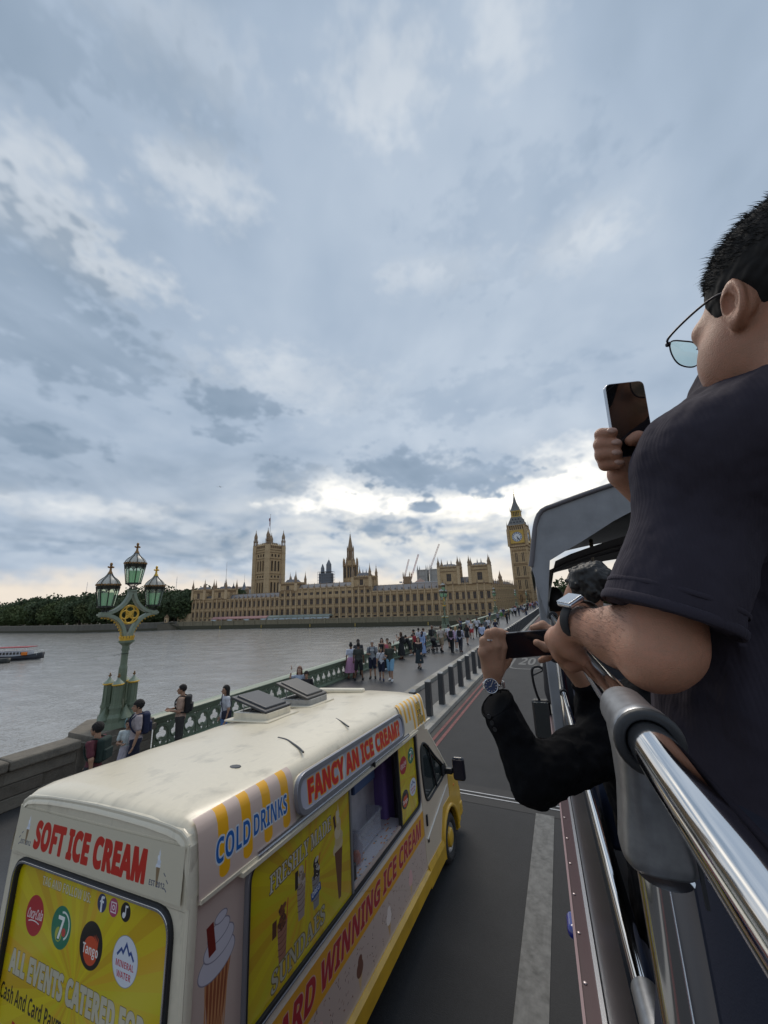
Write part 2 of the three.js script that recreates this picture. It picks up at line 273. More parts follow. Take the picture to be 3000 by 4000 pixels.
// ---- bridge deck
const asphalt = (() => {
  const map = texture(1024, (u, v) => { const sp = tn(u, v, 420, 3); const s = 0.78 + 0.13 * tfbm(u, v, 90, 3, 1) + 0.17 * tfbm(u, v, 5, 4, 21) + (sp > 0.62 ? 0.3 : 0); return clamp(s * 0.8); });
  const b = texture(512, (u, v) => clamp(0.5 + 0.5 * tfbm(u, v, 120, 2, 8)));
  return (rgb, r) => { const m = M(rgb, r); m.map = rep(map, 3.1); m.bumpMap = rep(b, 1.3); m.bumpScale = 0.004; return m; };
})();
const ZA = 14, ZB = -232;
{
  struct('bridge_deck', [box2(-11, 14, -1.6, -0.02, ZB, ZA)], M([0.2, 0.2, 0.19], 0.9, { tex: T.stone, size: 4 }));
  struct('road', [new THREE.PlaneGeometry(18.2, ZA - ZB).rotateX(-Math.PI / 2).translate(4.9, 0, (ZA + ZB) / 2)], asphalt([0.036, 0.0365, 0.039], 0.85));
  struct('cycle_lane', [new THREE.PlaneGeometry(1.72, ZA - ZB).rotateX(-Math.PI / 2).translate(-5.55, 0.004, (ZA + ZB) / 2)], asphalt([0.06, 0.061, 0.064], 0.8));
  // footway: wet-looking smooth asphalt slabs with a granite kerb
  struct('pavement', [box2(-10.75, -6.42, -0.05, PAVE, ZB, ZA)], asphalt([0.078, 0.08, 0.085], 0.42));
  const kerbM = [0, 1, 2].map((i) => M([0.36 - i * 0.04, 0.345 - i * 0.04, 0.31 - i * 0.04], 0.85, { tex: T.grain, size: 1.1, bump: T.fine, bumpSize: 0.6, bumpScale: 0.004 }));
  const r = rng(5), len = 1.22;
  const kerb = struct('pavement_kerb', [box2(-6.43, -6.12, -0.05, PAVE - 0.02, ZB, ZA)], kerbM[2]);
  const kg = metric(rbox(0.33, 0.2, len - 0.012, 0.018).toNonIndexed());
  for (let k = 0; k < 110; k++) piece(kerb, 'kerb_stone', kg, kerbM[Math.floor(r() * 3)], [-6.275, PAVE - 0.085 + r() * 0.004, -5 - k * len]);
  const island = struct('separator_island', [box2(-4.74, -4.2, -0.04, 0.118, -170, ZA)], M([0.27, 0.262, 0.245], 0.88, { tex: T.grain, size: 1.7, bump: T.fine, bumpSize: 0.7, bumpScale: 0.004 }));
  const ig = metric(rbox(0.155, 0.17, 0.905, 0.015).toNonIndexed());
  for (let k = 0; k < 160; k++) piece(island, 'kerb_stone', ig, kerbM[Math.floor(r() * 3)], [-4.14, 0.047 + r() * 0.003, -6.2 - k * 0.915]);
  // gutter and red double line
  struct('gutter', [new THREE.PlaneGeometry(0.24, ZA - ZB).rotateX(-Math.PI / 2).translate(-4.0, 0.004, (ZA + ZB) / 2)], asphalt([0.075, 0.074, 0.07], 0.8));
  const worn = texture(512, (u, v) => { const q = clamp(0.75 + 0.5 * tfbm(u, v, 14, 4, 31)); return [q, q, q]; });
  const wear = (rgb, s, hole) => { const m = M(rgb, 0.75); m.map = rep(worn, s); m.alphaMap = rep(texture(512, (u, v) => (tfbm(u, v, 22, 4, 40) > hole ? 0 : 1)), s * 1.3); m.alphaTest = 0.5; return m; };
  const red = wear([0.2, 0.062, 0.06], 2.3, 0.5), white = wear([0.16, 0.16, 0.155], 1.9, 0.6);
  for (const x of [-3.82, -3.61]) struct('red_line', [new THREE.PlaneGeometry(0.095, 210, 1, 1).rotateX(-Math.PI / 2).translate(x, 0.008, -95)], red);
  for (const [z0, z1] of [[-4.2, 0], [-8.25, -4.2], [-13.2, -9.4], [-19, -14.6], [-26, -21.5], [-33, -28.5], [-40, -35.5], [-47, -42.5], [-54, -49.5], [-61, -56.5], [-68, -63.5], [-75, -70.5]]) struct('lane_line', [new THREE.PlaneGeometry(0.31, z1 - z0 - (z1 === 0 ? 0 : 0.004)).rotateX(-Math.PI / 2).translate(-0.775, 0.008, (z0 + z1) / 2)], white);
  for (const x of [2.6, 2.75]) struct('centre_line', [new THREE.PlaneGeometry(0.1, 200).rotateX(-Math.PI / 2).translate(x, 0.008, -95)], white);
  // 20 in a rounded ring
  const font = await new FontLoader().loadAsync('fonts/droid/droid_sans_bold.typeface.json');
  globalThis.FONT = font;
  const ring = (() => { const s = rrect(1.75, 5.4, 0.75), h = rrect(1.5, 5.0, 0.62); s.holes.push(new THREE.Path(h.getPoints(12))); return new THREE.ShapeGeometry(s, 12); })();
  struct('speed_roundel', [ring.rotateX(-Math.PI / 2).translate(-2.3, 0.009, -25.2), (() => { const g = new TextGeometry('20', { font, size: 0.62, depth: 0.002, curveSegments: 6 }); g.computeBoundingBox(); g.translate(-(g.boundingBox.max.x + g.boundingBox.min.x) / 2, -0.31, 0); g.scale(1, 4.1, 1); return g.rotateX(-Math.PI / 2).translate(-2.3, 0.0085, -25.2); })()], white);
  // expansion joint: two steel edges with a rubber channel
  const jz = -8.55, jm = M([0.42, 0.42, 0.43], 0.35, { metal: 0.8, tex: T.grain, size: 0.6 });
  const j = struct('expansion_joint', [box2(-4.0, 9, -0.02, 0.005, jz - 0.045, jz + 0.045)], M([0.02, 0.02, 0.02], 0.9));
  part(j, 'steel_edge', [box2(-4.0, 9, -0.02, 0.011, jz - 0.08, jz - 0.045)], jm); part(j, 'steel_edge', [box2(-4.0, 9, -0.02, 0.011, jz + 0.045, jz + 0.08)], jm);
  const band = (z0, z1) => new THREE.PlaneGeometry(13, z1 - z0).rotateX(-Math.PI / 2).translate(2.5, 0.004, (z0 + z1) / 2);
  struct('joint_surround', [band(jz - 0.36, jz - 0.081), band(jz + 0.081, jz + 0.34)], asphalt([0.026, 0.026, 0.028], 0.75));
  struct('road_patch', [new THREE.PlaneGeometry(0.9, 1.7).rotateX(-Math.PI / 2).translate(-2.9, 0.0045, -20.6), new THREE.PlaneGeometry(0.05, 9).rotateX(-Math.PI / 2).translate(-1.9, 0.0045, -14.5)], asphalt([0.027, 0.027, 0.029], 0.8));
}

// ---- bollards on the island
{
  const gm = M([0.07, 0.072, 0.076], 0.42, { metal: 0.35, tex: T.grain, size: 0.5, bump: T.fine, bumpSize: 0.4, bumpScale: 0.002 });
  const capM = M([0.3, 0.31, 0.32], 0.28, { metal: 0.75, tex: T.grain, size: 0.3 });
  const r = 0.099 * Math.SQRT2, postG = metric(faceted(new THREE.CylinderGeometry(r * 0.86, r, 1.06, 4).rotateY(Math.PI / 4).translate(0, 0.53, 0)));
  const capG = metric(faceted(join([new THREE.ConeGeometry(r * 0.93, 0.07, 4).rotateY(Math.PI / 4).translate(0, 1.095, 0), new THREE.CylinderGeometry(r * 0.93, r * 0.93, 0.03, 4).rotateY(Math.PI / 4).translate(0, 1.045, 0)])));
  
  for (let k = -2; k < 104; k++) {
    const z = -12.86 - k * 1.475;
    const label = k < 0 ? (k < -1 ? 'dark bollard mostly hidden behind the roof of the ice cream van' : 'dark bollard of which only the cap shows behind the van roof') : k < 45 ? `dark square steel bollard beside the road, ${ORD(k + 1)} in the row past the van` : 'small dark steel bollard in the far part of the roadside row';
    const o = thing('bollard', label, 'bollard', [-4.47, 0.118, z], 0, 'steel bollards between road and cycle lane');
    piece(o, 'post', postG, gm); piece(o, 'cap', capG, capM);
  }
}

// ---------------------------------------------------------------- cast iron parapet, stone pier, lamps
const GREEN = M([0.17, 0.215, 0.145], 0.5, { tex: T.grain, size: 1.4, bump: T.fine, bumpSize: 0.5, bumpScale: 0.003 });
const GREEN2 = M([0.27, 0.32, 0.24], 0.42, { tex: T.grain, size: 1.1 });
const GOLD = M([0.85, 0.52, 0.07], 0.36, { metal: 0.3, tex: T.grain, size: 0.4 });
const LAMPX = -10.62, LAMPZ = [-6.46, -36.9, -69, -104, -139];
{
  // one unit of the tracery: a ring with a trefoil, arched shoulders and slots
  const unit = (() => {
    const w = 0.44, h = 0.6, s = shapeOf([[-w / 2, 0], [w / 2, 0], [w / 2, h], [-w / 2, h]]);
    const lobe = (cx, cy, r, n = 10, a0 = 0, a1 = Math.PI * 2) => Array.from({ length: n }, (_, i) => { const a = a0 + (a1 - a0) * i / n; return [cx + r * Math.cos(a), cy + r * Math.sin(a)]; });
    const pts = [];   // one outline for the trefoil
    for (const [a, cx, cy] of [[90, 0, 0.4], [210, -0.085, 0.275], [330, 0.085, 0.275]]) for (let i = -5; i <= 5; i++) { const t = (a + i * 22) * RAD; pts.push([cx + 0.082 * Math.cos(t), cy + 0.082 * Math.sin(t)]); }
    s.holes.push(new THREE.Path(pts.map(([x, y]) => new THREE.Vector2(x, y))));
    s.holes.push(new THREE.Path([[-0.03, 0.05], [0.03, 0.05], [0.055, 0.12], [0, 0.175], [-0.055, 0.12]].map(([x, y]) => new THREE.Vector2(x, y))));
    for (const q of [-1, 1]) { s.holes.push(new THREE.Path([[q * 0.205, 0.5], [q * 0.205, 0.575], [q * 0.13, 0.575]].map(([x, y]) => new THREE.Vector2(x, y)))); s.holes.push(new THREE.Path([[q * 0.205, 0.03], [q * 0.205, 0.12], [q * 0.12, 0.03]].map(([x, y]) => new THREE.Vector2(x, y)))); }
    const plate = ext(s, 0.05, 0, 3).translate(0, 0, -0.025);
    const rings = [new THREE.TorusGeometry(0.185, 0.018, 5, 18).translate(0, 0.32, 0.03), new THREE.TorusGeometry(0.215, 0.016, 5, 12, Math.PI).translate(0, 0.32, 0.03), box(0.03, 0.32, 0.03, -0.215, 0.16, 0.03), box(0.03, 0.32, 0.03, 0.215, 0.16, 0.03)];
    return metric(join([plate, ...rings]).rotateY(Math.PI / 2));
  })();
  const span = (zA, zB, label, step, units) => {
    const o = thing('bridge_parapet', label, 'parapet', [-10.5, PAVE, (zA + zB) / 2], 0, 'green cast iron parapets of the bridge');
    const L = Math.abs(zB - zA), prof = (list, x = 0) => { const g = ext(shapeOf(list), L, 0); return g.translate(x, 0, -L / 2); };
    part(o, 'coping', [prof([[-0.14, 0.83], [0.12, 0.83], [0.16, 0.86], [0.16, 0.885], [0.08, 0.935], [-0.06, 0.95], [-0.18, 0.9], [-0.18, 0.86]])], GREEN2);
    part(o, 'fascia', [prof([[-0.1, 0.71], [0.055, 0.71], [0.07, 0.73], [0.1, 0.828], [-0.12, 0.828]])], GREEN);
    part(o, 'plinth', [prof([[-0.14, 0], [0.15, 0], [0.15, 0.05], [0.1, 0.09], [0.06, 0.108], [-0.1, 0.108]])], GREEN);
    const n = Math.floor(L / 0.44), off = -L / 2 + (L - n * 0.44) / 2;
    for (let k = 0; k < n; k++) { if (k >= units) break; piece(o, 'tracery_panel', unit, GREEN, [0, 0.11, L / 2 - (L - n * 0.44) / 2 - 0.22 - k * 0.44]); }
    if (n > units) { const gs = []; for (let k = units; k < n; k++) { const z = L / 2 - 0.22 - k * 0.44; gs.push(box(0.05, 0.6, 0.13, 0, 0.41, z + 0.155), box(0.05, 0.18, 0.31, 0, 0.62, z - 0.065), box(0.05, 0.1, 0.31, 0, 0.16, z - 0.065)); } const q = part(o, 'tracery', gs, GREEN); q.userData.kind = 'stuff'; }
    return o;
  };
  span(-7.24, LAMPZ[1] + 0.75, 'green cast iron parapet with trefoil openings, nearest span beyond the lamp pier', 0.44, 70);
  span(LAMPZ[1] - 0.75, LAMPZ[2] + 0.75, 'green iron parapet with pale shiny coping, second span along the bridge', 0.44, 70);
  span(LAMPZ[2] - 0.75, LAMPZ[3] + 0.75, 'green iron parapet with pale shiny coping, third span along the bridge', 0.44, 0);
  span(LAMPZ[3] - 0.75, LAMPZ[4] + 0.75, 'green iron parapet, fourth span along the bridge behind the far crowd', 0.44, 0);
  span(LAMPZ[4] - 0.75, -172, 'last green iron parapet span at the far end of the bridge', 0.44, 0);

  // stone wall and pier at the near end
  const stone = [0, 1, 2].map((i) => M([0.205 - i * 0.025, 0.18 - i * 0.024, 0.145 - i * 0.02], 0.9, { tex: T.stone, size: 1.7, bump: T.rough, bumpSize: 0.9, bumpScale: 0.014 }));
  const rr = rng(71);
  const wall = thing('stone_parapet', 'weathered stone parapet wall at the near end of the bridge, beside the van', 'wall', [-10.55, PAVE, 0]);
  part(wall, 'core', [box2(-0.2, 0.12, 0, 0.72, -5.55, ZA)], stone[2]);
  for (let k = 0; k < 15; k++) {
    const L = 1.25, z = -5.55 + L / 2 + k * L;
    piece(wall, 'coping_stone', metric(rbox(0.56, 0.2, L - 0.014, 0.05, 0, 0, 0, 3).toNonIndexed()), stone[k % 2], [0, 0.83 + rr() * 0.006, z]);
    for (let c = 0; c < 3; c++) { const z2 = z + (c % 2 ? 0.6 : 0); piece(wall, 'stone_block', metric(rbox(0.1, 0.232, L - 0.016, 0.02).toNonIndexed()), stone[Math.floor(rr() * 3)], [0.12 + rr() * 0.006, 0.12 + c * 0.24, Math.max(z2, -4.9)]); }
  }
  const pier = (z, label) => {
    const o = thing('lamp_pier', label, 'pier', [LAMPX, PAVE, z], 0, 'stone piers under the bridge lamps');
    const pts = [[-1.25, 0], [-0.55, -0.72], [0.32, -0.72], [0.32, 0.72], [-0.55, 0.72]];
    const slab = (k, y0, y1) => ext(shapeOf(pts.map(([x, y]) => [x > 0 ? x + k : x - k * 1.3, y * (1 + k * 1.2)])), y1 - y0, 0.015).rotateX(-Math.PI / 2).translate(0, y0, 0);
    part(o, 'shaft', [slab(0, 0, 0.68)], stone[1]); part(o, 'cornice', [slab(0.07, 0.68, 0.8)], stone[0]); part(o, 'cap', [slab(0.02, 0.8, 0.93)], stone[0]);
    for (const s of [-1, 1]) for (let c = 0; c < 3; c++) part(o, 'stone_block', [rbox(0.06, 0.215, 0.68, 0.015, 0.33, 0.115 + c * 0.225, s * 0.35)], stone[(c + (s > 0)) % 3]);
    return o;
  };
  pier(LAMPZ[0], 'pointed stone pier carrying the big nearest lamp');
  ['second', 'third', 'fourth', 'fifth'].forEach((w, i) => pier(LAMPZ[i + 1], `small stone pier under the ${w} lamp along the bridge`));

  // lamp standard with three lanterns; all heights above the pier top
  const glassM = M([0.8, 0.9, 0.8], 0.1, { phys: true, transmission: 0.82, thickness: 0, ior: 1.45 });
  const milk = M([0.62, 0.92, 0.66], 0.6, { phys: true, transmission: 0.55, thickness: 0 });
  const darkIron = M([0.03, 0.034, 0.03], 0.45, { metal: 0.4 });
  const bronze = M([0.3, 0.17, 0.07], 0.45, { metal: 0.6, tex: T.grain, size: 0.2 });
  const clearG = M([0.62, 0.62, 0.58], 0.3, { phys: true, transmission: 0.4, thickness: 0 });
  const oct = (r0, r1, y0, y1, seg = 8) => faceted(new THREE.CylinderGeometry(r1, r0, y1 - y0, seg).translate(0, (y0 + y1) / 2, 0));
  function lantern(parent, y, z, s) {   // y: foot of the lantern bowl
    const L = new THREE.Group(); L.name = 'lantern'; L.position.set(0, y, z); L.scale.setScalar(s); parent.add(L);
    const rB = 0.175, rT = 0.255, h = 0.5;
    part(L, 'glazing', [oct(rB, rT, 0, h)], glassM);
    part(L, 'inner_shade', [oct(0.11, 0.15, 0.02, 0.34)], milk);
    const ribs = []; for (let k = 0; k < 8; k++) { const a = (k + 0.5) * Math.PI / 4, c = Math.sin(a), d = Math.cos(a); ribs.push(bar([rB * c, 0, rB * d], [rT * c, h, rT * d], 0.013, 5)); for (const q of [-0.22, 0.22]) ribs.push(bar([rB * 0.98 * Math.sin(a + Math.PI / 8 + q * 0), 0.4, rB * 0], [rB * 0.98 * Math.sin(a), 0.4, 0], 0.0005, 3)); }
    const arch = []; for (let k = 0; k < 8; k++) { const a = k * Math.PI / 4, R = (t) => (rB + (rT - rB) * t) * 0.925; for (let i = 0; i < 5; i++) { const t0 = -0.38 + i * 0.152, t1 = t0 + 0.152, f = (t) => { const hh = 0.72 + 0.2 * Math.sqrt(Math.max(0, 1 - (t / 0.4) ** 2)); return [R(hh) * Math.sin(a + t), h * hh, R(hh) * Math.cos(a + t)]; }; arch.push(bar(f(t0), f(t1), 0.011, 4)); } }
    part(L, 'glazing_bars', [...ribs.filter((_, i) => i % 3 === 0), ...arch, oct(rB + 0.02, rB + 0.02, -0.025, 0.01), oct(rT * 0.98, rT + 0.02, h - 0.06, h + 0.03)], darkIron);
    const ped = []; for (let k = 0; k < 8; k++) { const a = k * Math.PI / 4, q = (r, yy) => V(r * Math.sin(a), yy, r * Math.cos(a)); ped.push(tube([q(rB, -0.01), q(0.11, -0.045), q(0.065, -0.1), q(0.085, -0.15)], 0.011, 4, 8)); }
    part(L, 'bowl', ped, darkIron);
    part(L, 'ring', [...Array.from({ length: 24 }, (_, k) => box(0.035, 0.045, 0.03, (rT + 0.008) * Math.sin(k * Math.PI / 12), h + 0.045, (rT + 0.008) * Math.cos(k * Math.PI / 12), k * Math.PI / 12)), oct(rT + 0.012, rT + 0.005, h + 0.02, h + 0.055)], bronze);
    const dome = [[rT, h + 0.06], [rT * 0.9, h + 0.12], [rT * 0.68, h + 0.19], [rT * 0.42, h + 0.245], [0.06, h + 0.31], [0.048, h + 0.34]];
    part(L, 'dome', [lathe(dome, 8)], clearG);
    part(L, 'dome_ribs', Array.from({ length: 8 }, (_, k) => tube(dome.map(([r, yy]) => V(r * 1.01 * Math.sin((k + 0.5) * Math.PI / 4), yy, r * 1.01 * Math.cos((k + 0.5) * Math.PI / 4))), 0.011, 4, 10)), darkIron);
    part(L, 'finial', [oct(0.062, 0.05, h + 0.33, h + 0.37), oct(0.05, 0.028, h + 0.37, h + 0.41), oct(0.03, 0.022, h + 0.41, h + 0.5), box(0.12, 0.03, 0.03, 0, h + 0.5, 0), box(0.03, 0.03, 0.12, 0, h + 0.5, 0), ...[[0.062, 0], [-0.062, 0], [0, 0.062], [0, -0.062]].map(([x, zz]) => new THREE.SphereGeometry(0.022, 6, 5).translate(x, h + 0.51, zz)), oct(0.02, 0.03, h + 0.5, h + 0.55), new THREE.SphereGeometry(0.035, 8, 6).scale(1, 1.3, 1).translate(0, h + 0.585, 0)], s > 0.99 ? bronze : GOLD);
    return L;
  }
  const Y0 = PAVE + 0.945;   // top of the pier
  const near = thing('bridge_lamp', 'ornate green and gold bridge lamp with three lanterns, nearest, at left', 'street lamp', [LAMPX, Y0, LAMPZ[0]], 0, 'three-lantern lamps along the bridge');
  {
    const y = (v) => v - Y0;
    part(near, 'base', [oct(0.46, 0.44, 0, 0.13), oct(0.4, 0.34, 0.13, 0.22)], GREEN);
    for (const [a, b] of [[1, 1], [1, -1], [-1, 1], [-1, -1]]) {
      const c = new THREE.Group(); c.name = 'colonnette'; c.position.set(a * 0.19, 0, b * 0.19); near.add(c);
      part(c, 'foot', [oct(0.165, 0.165, 0, 0.24), oct(0.165, 0.125, 0.24, 0.32), oct(0.125, 0.12, 0.32, 0.45), oct(0.14, 0.135, 0.45, 0.5), oct(0.12, 0.118, 0.5, 0.56)], GREEN);
      part(c, 'shaft', [oct(0.1, 0.1, 0.55, 0.97), ...Array.from({ length: 8 }, (_, k) => bar([0.098 * Math.sin(k * Math.PI / 4), 0.56, 0.098 * Math.cos(k * Math.PI / 4)], [0.098 * Math.sin(k * Math.PI / 4), 0.96, 0.098 * Math.cos(k * Math.PI / 4)], 0.012, 5))], GREEN);
      part(c, 'gilt_band', [lathe([[0.11, 0.97], [0.135, 0.99], [0.135, 1.01], [0.1, 1.02]], 12)], GOLD);
      part(c, 'roof', [lathe([[0.13, 1.015], [0.1, 1.05], [0.055, 1.09], [0.025, 1.13], [0.02, 1.15]], 12)], GREEN2);
      part(c, 'finial', [box(0.022, 0.1, 0.022, 0, 1.18, 0), box(0.075, 0.025, 0.022, 0, 1.19, 0), box(0.022, 0.025, 0.075, 0, 1.19, 0), new THREE.SphereGeometry(0.018, 6, 5).translate(0, 1.24, 0)], bronze);
    }
    part(near, 'buttress', [oct(0.14, 0.12, 0.1, 0.75, 4), cone4(0.17, 0.3, 0.3, 0.35, 0), cone4(0.17, 0.3, -0.3, 0.35, 0), cone4(0.17, 0.3, 0, 0.35, 0.3), cone4(0.17, 0.3, 0, 0.35, -0.3)], GREEN);
    part(near, 'column', [oct(0.105, 0.1, 0.6, 1.35), oct(0.1, 0.082, 1.35, 1.42), oct(0.082, 0.078, 1.42, y(2.9)), oct(0.1, 0.1, y(2.88), y(2.92)), oct(0.085, 0.09, y(2.92), y(3.0)), oct(0.09, 0.17, y(3.0), y(3.08)), oct(0.19, 0.19, y(3.08), y(3.13))], GREEN);
    part(near, 'gilt_crown', [oct(0.165, 0.17, y(3.13), y(3.19)), ...Array.from({ length: 16 }, (_, k) => box(0.045, 0.06, 0.03, 0.16 * Math.sin(k * Math.PI / 8), y(3.215), 0.16 * Math.cos(k * Math.PI / 8), k * Math.PI / 8))], GOLD);
    // diamond frame in the plane along the bridge (shape x = along the bridge)
    const arcs = (pts, hw) => { const c = new THREE.CatmullRomCurve3(pts.map(([u, v]) => V(0, y(v), u)), false, 'centripetal').getPoints(18); const L2 = [], R2 = []; c.forEach((p, i) => { const q = c[Math.min(i + 1, 18)], o2 = c[Math.max(i - 1, 0)], d = V(0, q.y - o2.y, q.z - o2.z).normalize(); L2.push([p.z - d.y * hw, p.y + d.z * hw]); R2.push([p.z + d.y * hw, p.y - d.z * hw]); }); return ext(shapeOf([...L2, ...R2.reverse()]), 0.12, 0.008, 3).translate(0, 0, -0.06).rotateY(-Math.PI / 2); };
    const frame = [];
    for (const s of [-1, 1]) {
      frame.push(arcs([[s * 0.045, 4.4], [s * 0.075, 4.25], [s * 0.2, 4.05], [s * 0.4, 3.9], [s * 0.6, 3.84], [s * 0.73, 3.835]], 0.035));
      frame.push(arcs([[s * 0.73, 3.8], [s * 0.55, 3.79], [s * 0.34, 3.7], [s * 0.2, 3.56], [s * 0.11, 3.38], [s * 0.075, 3.2]], 0.035));
      frame.push(box(0.16, 0.05, 0.22, 0, y(3.815), s * 0.66));
    }
    part(near, 'arm_frame', [...frame, oct(0.075, 0.06, y(4.33), y(4.4)), oct(0.115, 0.115, y(4.4), y(4.44)), oct(0.09, 0.13, y(4.44), y(4.47))], GREEN2);
    const crest = [];
    for (const s of [-1, 1]) for (let i = 0; i < 11; i++) { const t = i / 10, a = new THREE.CatmullRomCurve3([V(0, 3.76, s * 0.66), V(0, 3.73, s * 0.5), V(0, 3.63, s * 0.34), V(0, 3.5, s * 0.24), V(0, 3.36, s * 0.165), V(0, 3.24, s * 0.13)]).getPoint(t); crest.push(new THREE.TorusGeometry(0.028, 0.011, 5, 8).rotateY(Math.PI / 2).translate(0, y(a.y), a.z), new THREE.SphereGeometry(0.017, 5, 4).translate(0, y(a.y) - 0.03, a.z + s * 0.025)); }
    part(near, 'gilt_crest', crest, GOLD);
    // quatrefoil medallion
    const tor = (r, t, u, v) => new THREE.TorusGeometry(r, t, 6, 22).rotateY(Math.PI / 2).translate(0, y(v), u);
    const med = [tor(0.235, 0.024, 0, 3.79), tor(0.105, 0.019, 0.115, 3.79), tor(0.105, 0.019, -0.115, 3.79), tor(0.105, 0.019, 0, 3.905), tor(0.105, 0.019, 0, 3.675)];
    for (const [u0, v0, u1, v1] of [[-0.09, 3.7, 0.02, 3.88], [0.09, 3.7, -0.02, 3.88], [-0.09, 3.88, 0, 3.72], [0.09, 3.88, 0, 3.72], [-0.09, 3.7, -0.09, 3.88], [0.09, 3.7, 0.09, 3.88], [-0.06, 3.79, 0.06, 3.79], [-0.04, 3.7, 0.05, 3.8], [0.04, 3.7, -0.05, 3.8]]) med.push(bar([0, y(v0), u0], [0, y(v1), u1], 0.012, 5));
    part(near, 'medallion', med, GOLD);
    
    lantern(near, y(4.62), 0, 1.0); lantern(near, y(4.02), 0.62, 0.995); lantern(near, y(4.02), -0.62, 0.99);
    part(near, 'cable_tie', [new THREE.TorusGeometry(0.09, 0.008, 4, 12).rotateX(Math.PI / 2).translate(0, y(2.8), 0), bar([0, y(2.8), 0.08], [0.05, y(2.79), 0.3], 0.005, 4)], darkIron);
  }
  ['second lamp along the bridge, green with gold crest, in front of the palace', 'third bridge lamp, in front of the right end of the palace', 'fourth bridge lamp, small, at the foot of the clock tower', 'farthest bridge lamp, tiny, against the base of the clock tower'].forEach((l, i) => dup(near, l, [LAMPX, Y0, LAMPZ[i + 1]], 0));
  // litter on the pier: bottle and cup
  const bottle = mesh('water_bottle', [lathe([[0, 0], [0.033, 0], [0.034, 0.15], [0.012, 0.19], [0.012, 0.21], [0, 0.21]], 10)], M([0.55, 0.75, 0.78], 0.1, { phys: true, transmission: 0.7, thickness: 0 })); bottle.position.set(LAMPX + 0.47, Y0, LAMPZ[0] + 0.05); scene.add(tag(bottle, 'small clear plastic bottle left on the pier under the big lamp', 'bottle'));
}

// ---------------------------------------------------------------- the gothic palace and its towers
T.weather = texture(512, (u, v) => { const s = tfbm(u, v, 9, 5, 6), d = tfbm(u, v * 0.5, 26, 3, 8), e = tfbm(u, v, 60, 2, 15); return clamp(0.8 + 0.3 * s - 0.3 * Math.max(0, d) + 0.14 * e); });
const STONE = M([0.6, 0.43, 0.245], 0.9, { tex: T.weather, size: [23, 15], bump: T.rough, bumpSize: 3, bumpScale: 0.12 });
const STONE2 = M([0.66, 0.49, 0.295], 0.9, { tex: T.weather, size: [11, 9] });
const STONED = M([0.25, 0.165, 0.095], 0.9, { tex: T.stone, size: [9, 7] });
const TURRET = M([0.38, 0.27, 0.175], 0.9, { tex: T.stone, size: 7 });
const SLATE = M([0.16, 0.165, 0.185], 0.7, { tex: T.stone, size: [5, 3], bump: T.rough, bumpSize: 2, bumpScale: 0.06 });
const PANE = M([0.04, 0.034, 0.034], 0.35);
const PANEB = M([0.075, 0.062, 0.06], 0.4);
const octa = (r0, r1, h, x, y, z, seg = 8) => faceted(new THREE.CylinderGeometry(r1, r0, h, seg).rotateY(Math.PI / 8).translate(x, y + h / 2, z));
const BASE = LAND;
// shared geometries
const shaftCap = (r, h) => [octa(r * 1.12, r * 1.12, 0.3, 0, 0, 0, 6), octa(r * 0.95, 0.05, h, 0, 0.3, 0, 6), octa(0.22, 0.02, 0.8, 0, h - 0.1, 0, 5)];
const pinnG = metric(join(shaftCap(0.48, 3.2)));
const turretCap = (r, h) => [octa(r * 1.15, r * 1.15, 0.35, 0, 0, 0), octa(r * 0.92, r * 0.92, h * 0.28, 0, 0.35, 0), octa(r * 1.1, r * 1.1, 0.25, 0, h * 0.28 + 0.3, 0), octa(r * 0.95, r * 0.55, h * 0.2, 0, h * 0.28 + 0.5, 0), octa(r * 0.55, r * 0.16, h * 0.25, 0, h * 0.48 + 0.5, 0), octa(r * 0.16, 0.04, h * 0.24, 0, h * 0.73 + 0.5, 0), octa(r * 0.3, r * 0.3, 0.2, 0, h * 0.8, 0, 6)];
const winCache = new Map();
function windowGeo(w, h, lights, arch) {
  const key = [w.toFixed(2), h.toFixed(2), lights, arch].join();
  if (winCache.has(key)) return winCache.get(key);
  const tr = [];
  for (let i = 0; i <= lights; i++) tr.push(box(0.13, h, 0.16, -w / 2 + (w * i) / lights, 0, 0));
  tr.push(box(w, 0.14, 0.16, 0, h / 2, 0), box(w, 0.14, 0.16, 0, -h / 2, 0));
  if (h > 2.5) tr.push(box(w, 0.12, 0.14, 0, h * 0.06, 0));
  if (arch) for (let i = 0; i < lights; i++) { const cx = -w / 2 + (w * (i + 0.5)) / lights; for (const s of [-1, 1]) tr.push(box(w / lights * 0.62, 0.12, 0.14, cx + s * w / lights * 0.24, h / 2 - w / lights * 0.28, 0, 0, 0, -s * 0.9)); }
  const r = { pane: metric(box(w, h, 0.08, 0, 0, 0.1)), bars: metric(join(tr)) };
  winCache.set(key, r);
  return r;
}
const wr = rng(99);
function addWindow(o, x, y0, y1, z, w, lights, arch, rot) {
  const g = windowGeo(w, y1 - y0, lights, arch), win = piece(o, 'window', g.pane, wr() < 0.3 ? PANEB : PANE, [x, (y0 + y1) / 2, z], rot ? [0, rot, 0] : undefined);
  piece(win, 'tracery', g.bars, STONED);
  return win;
}
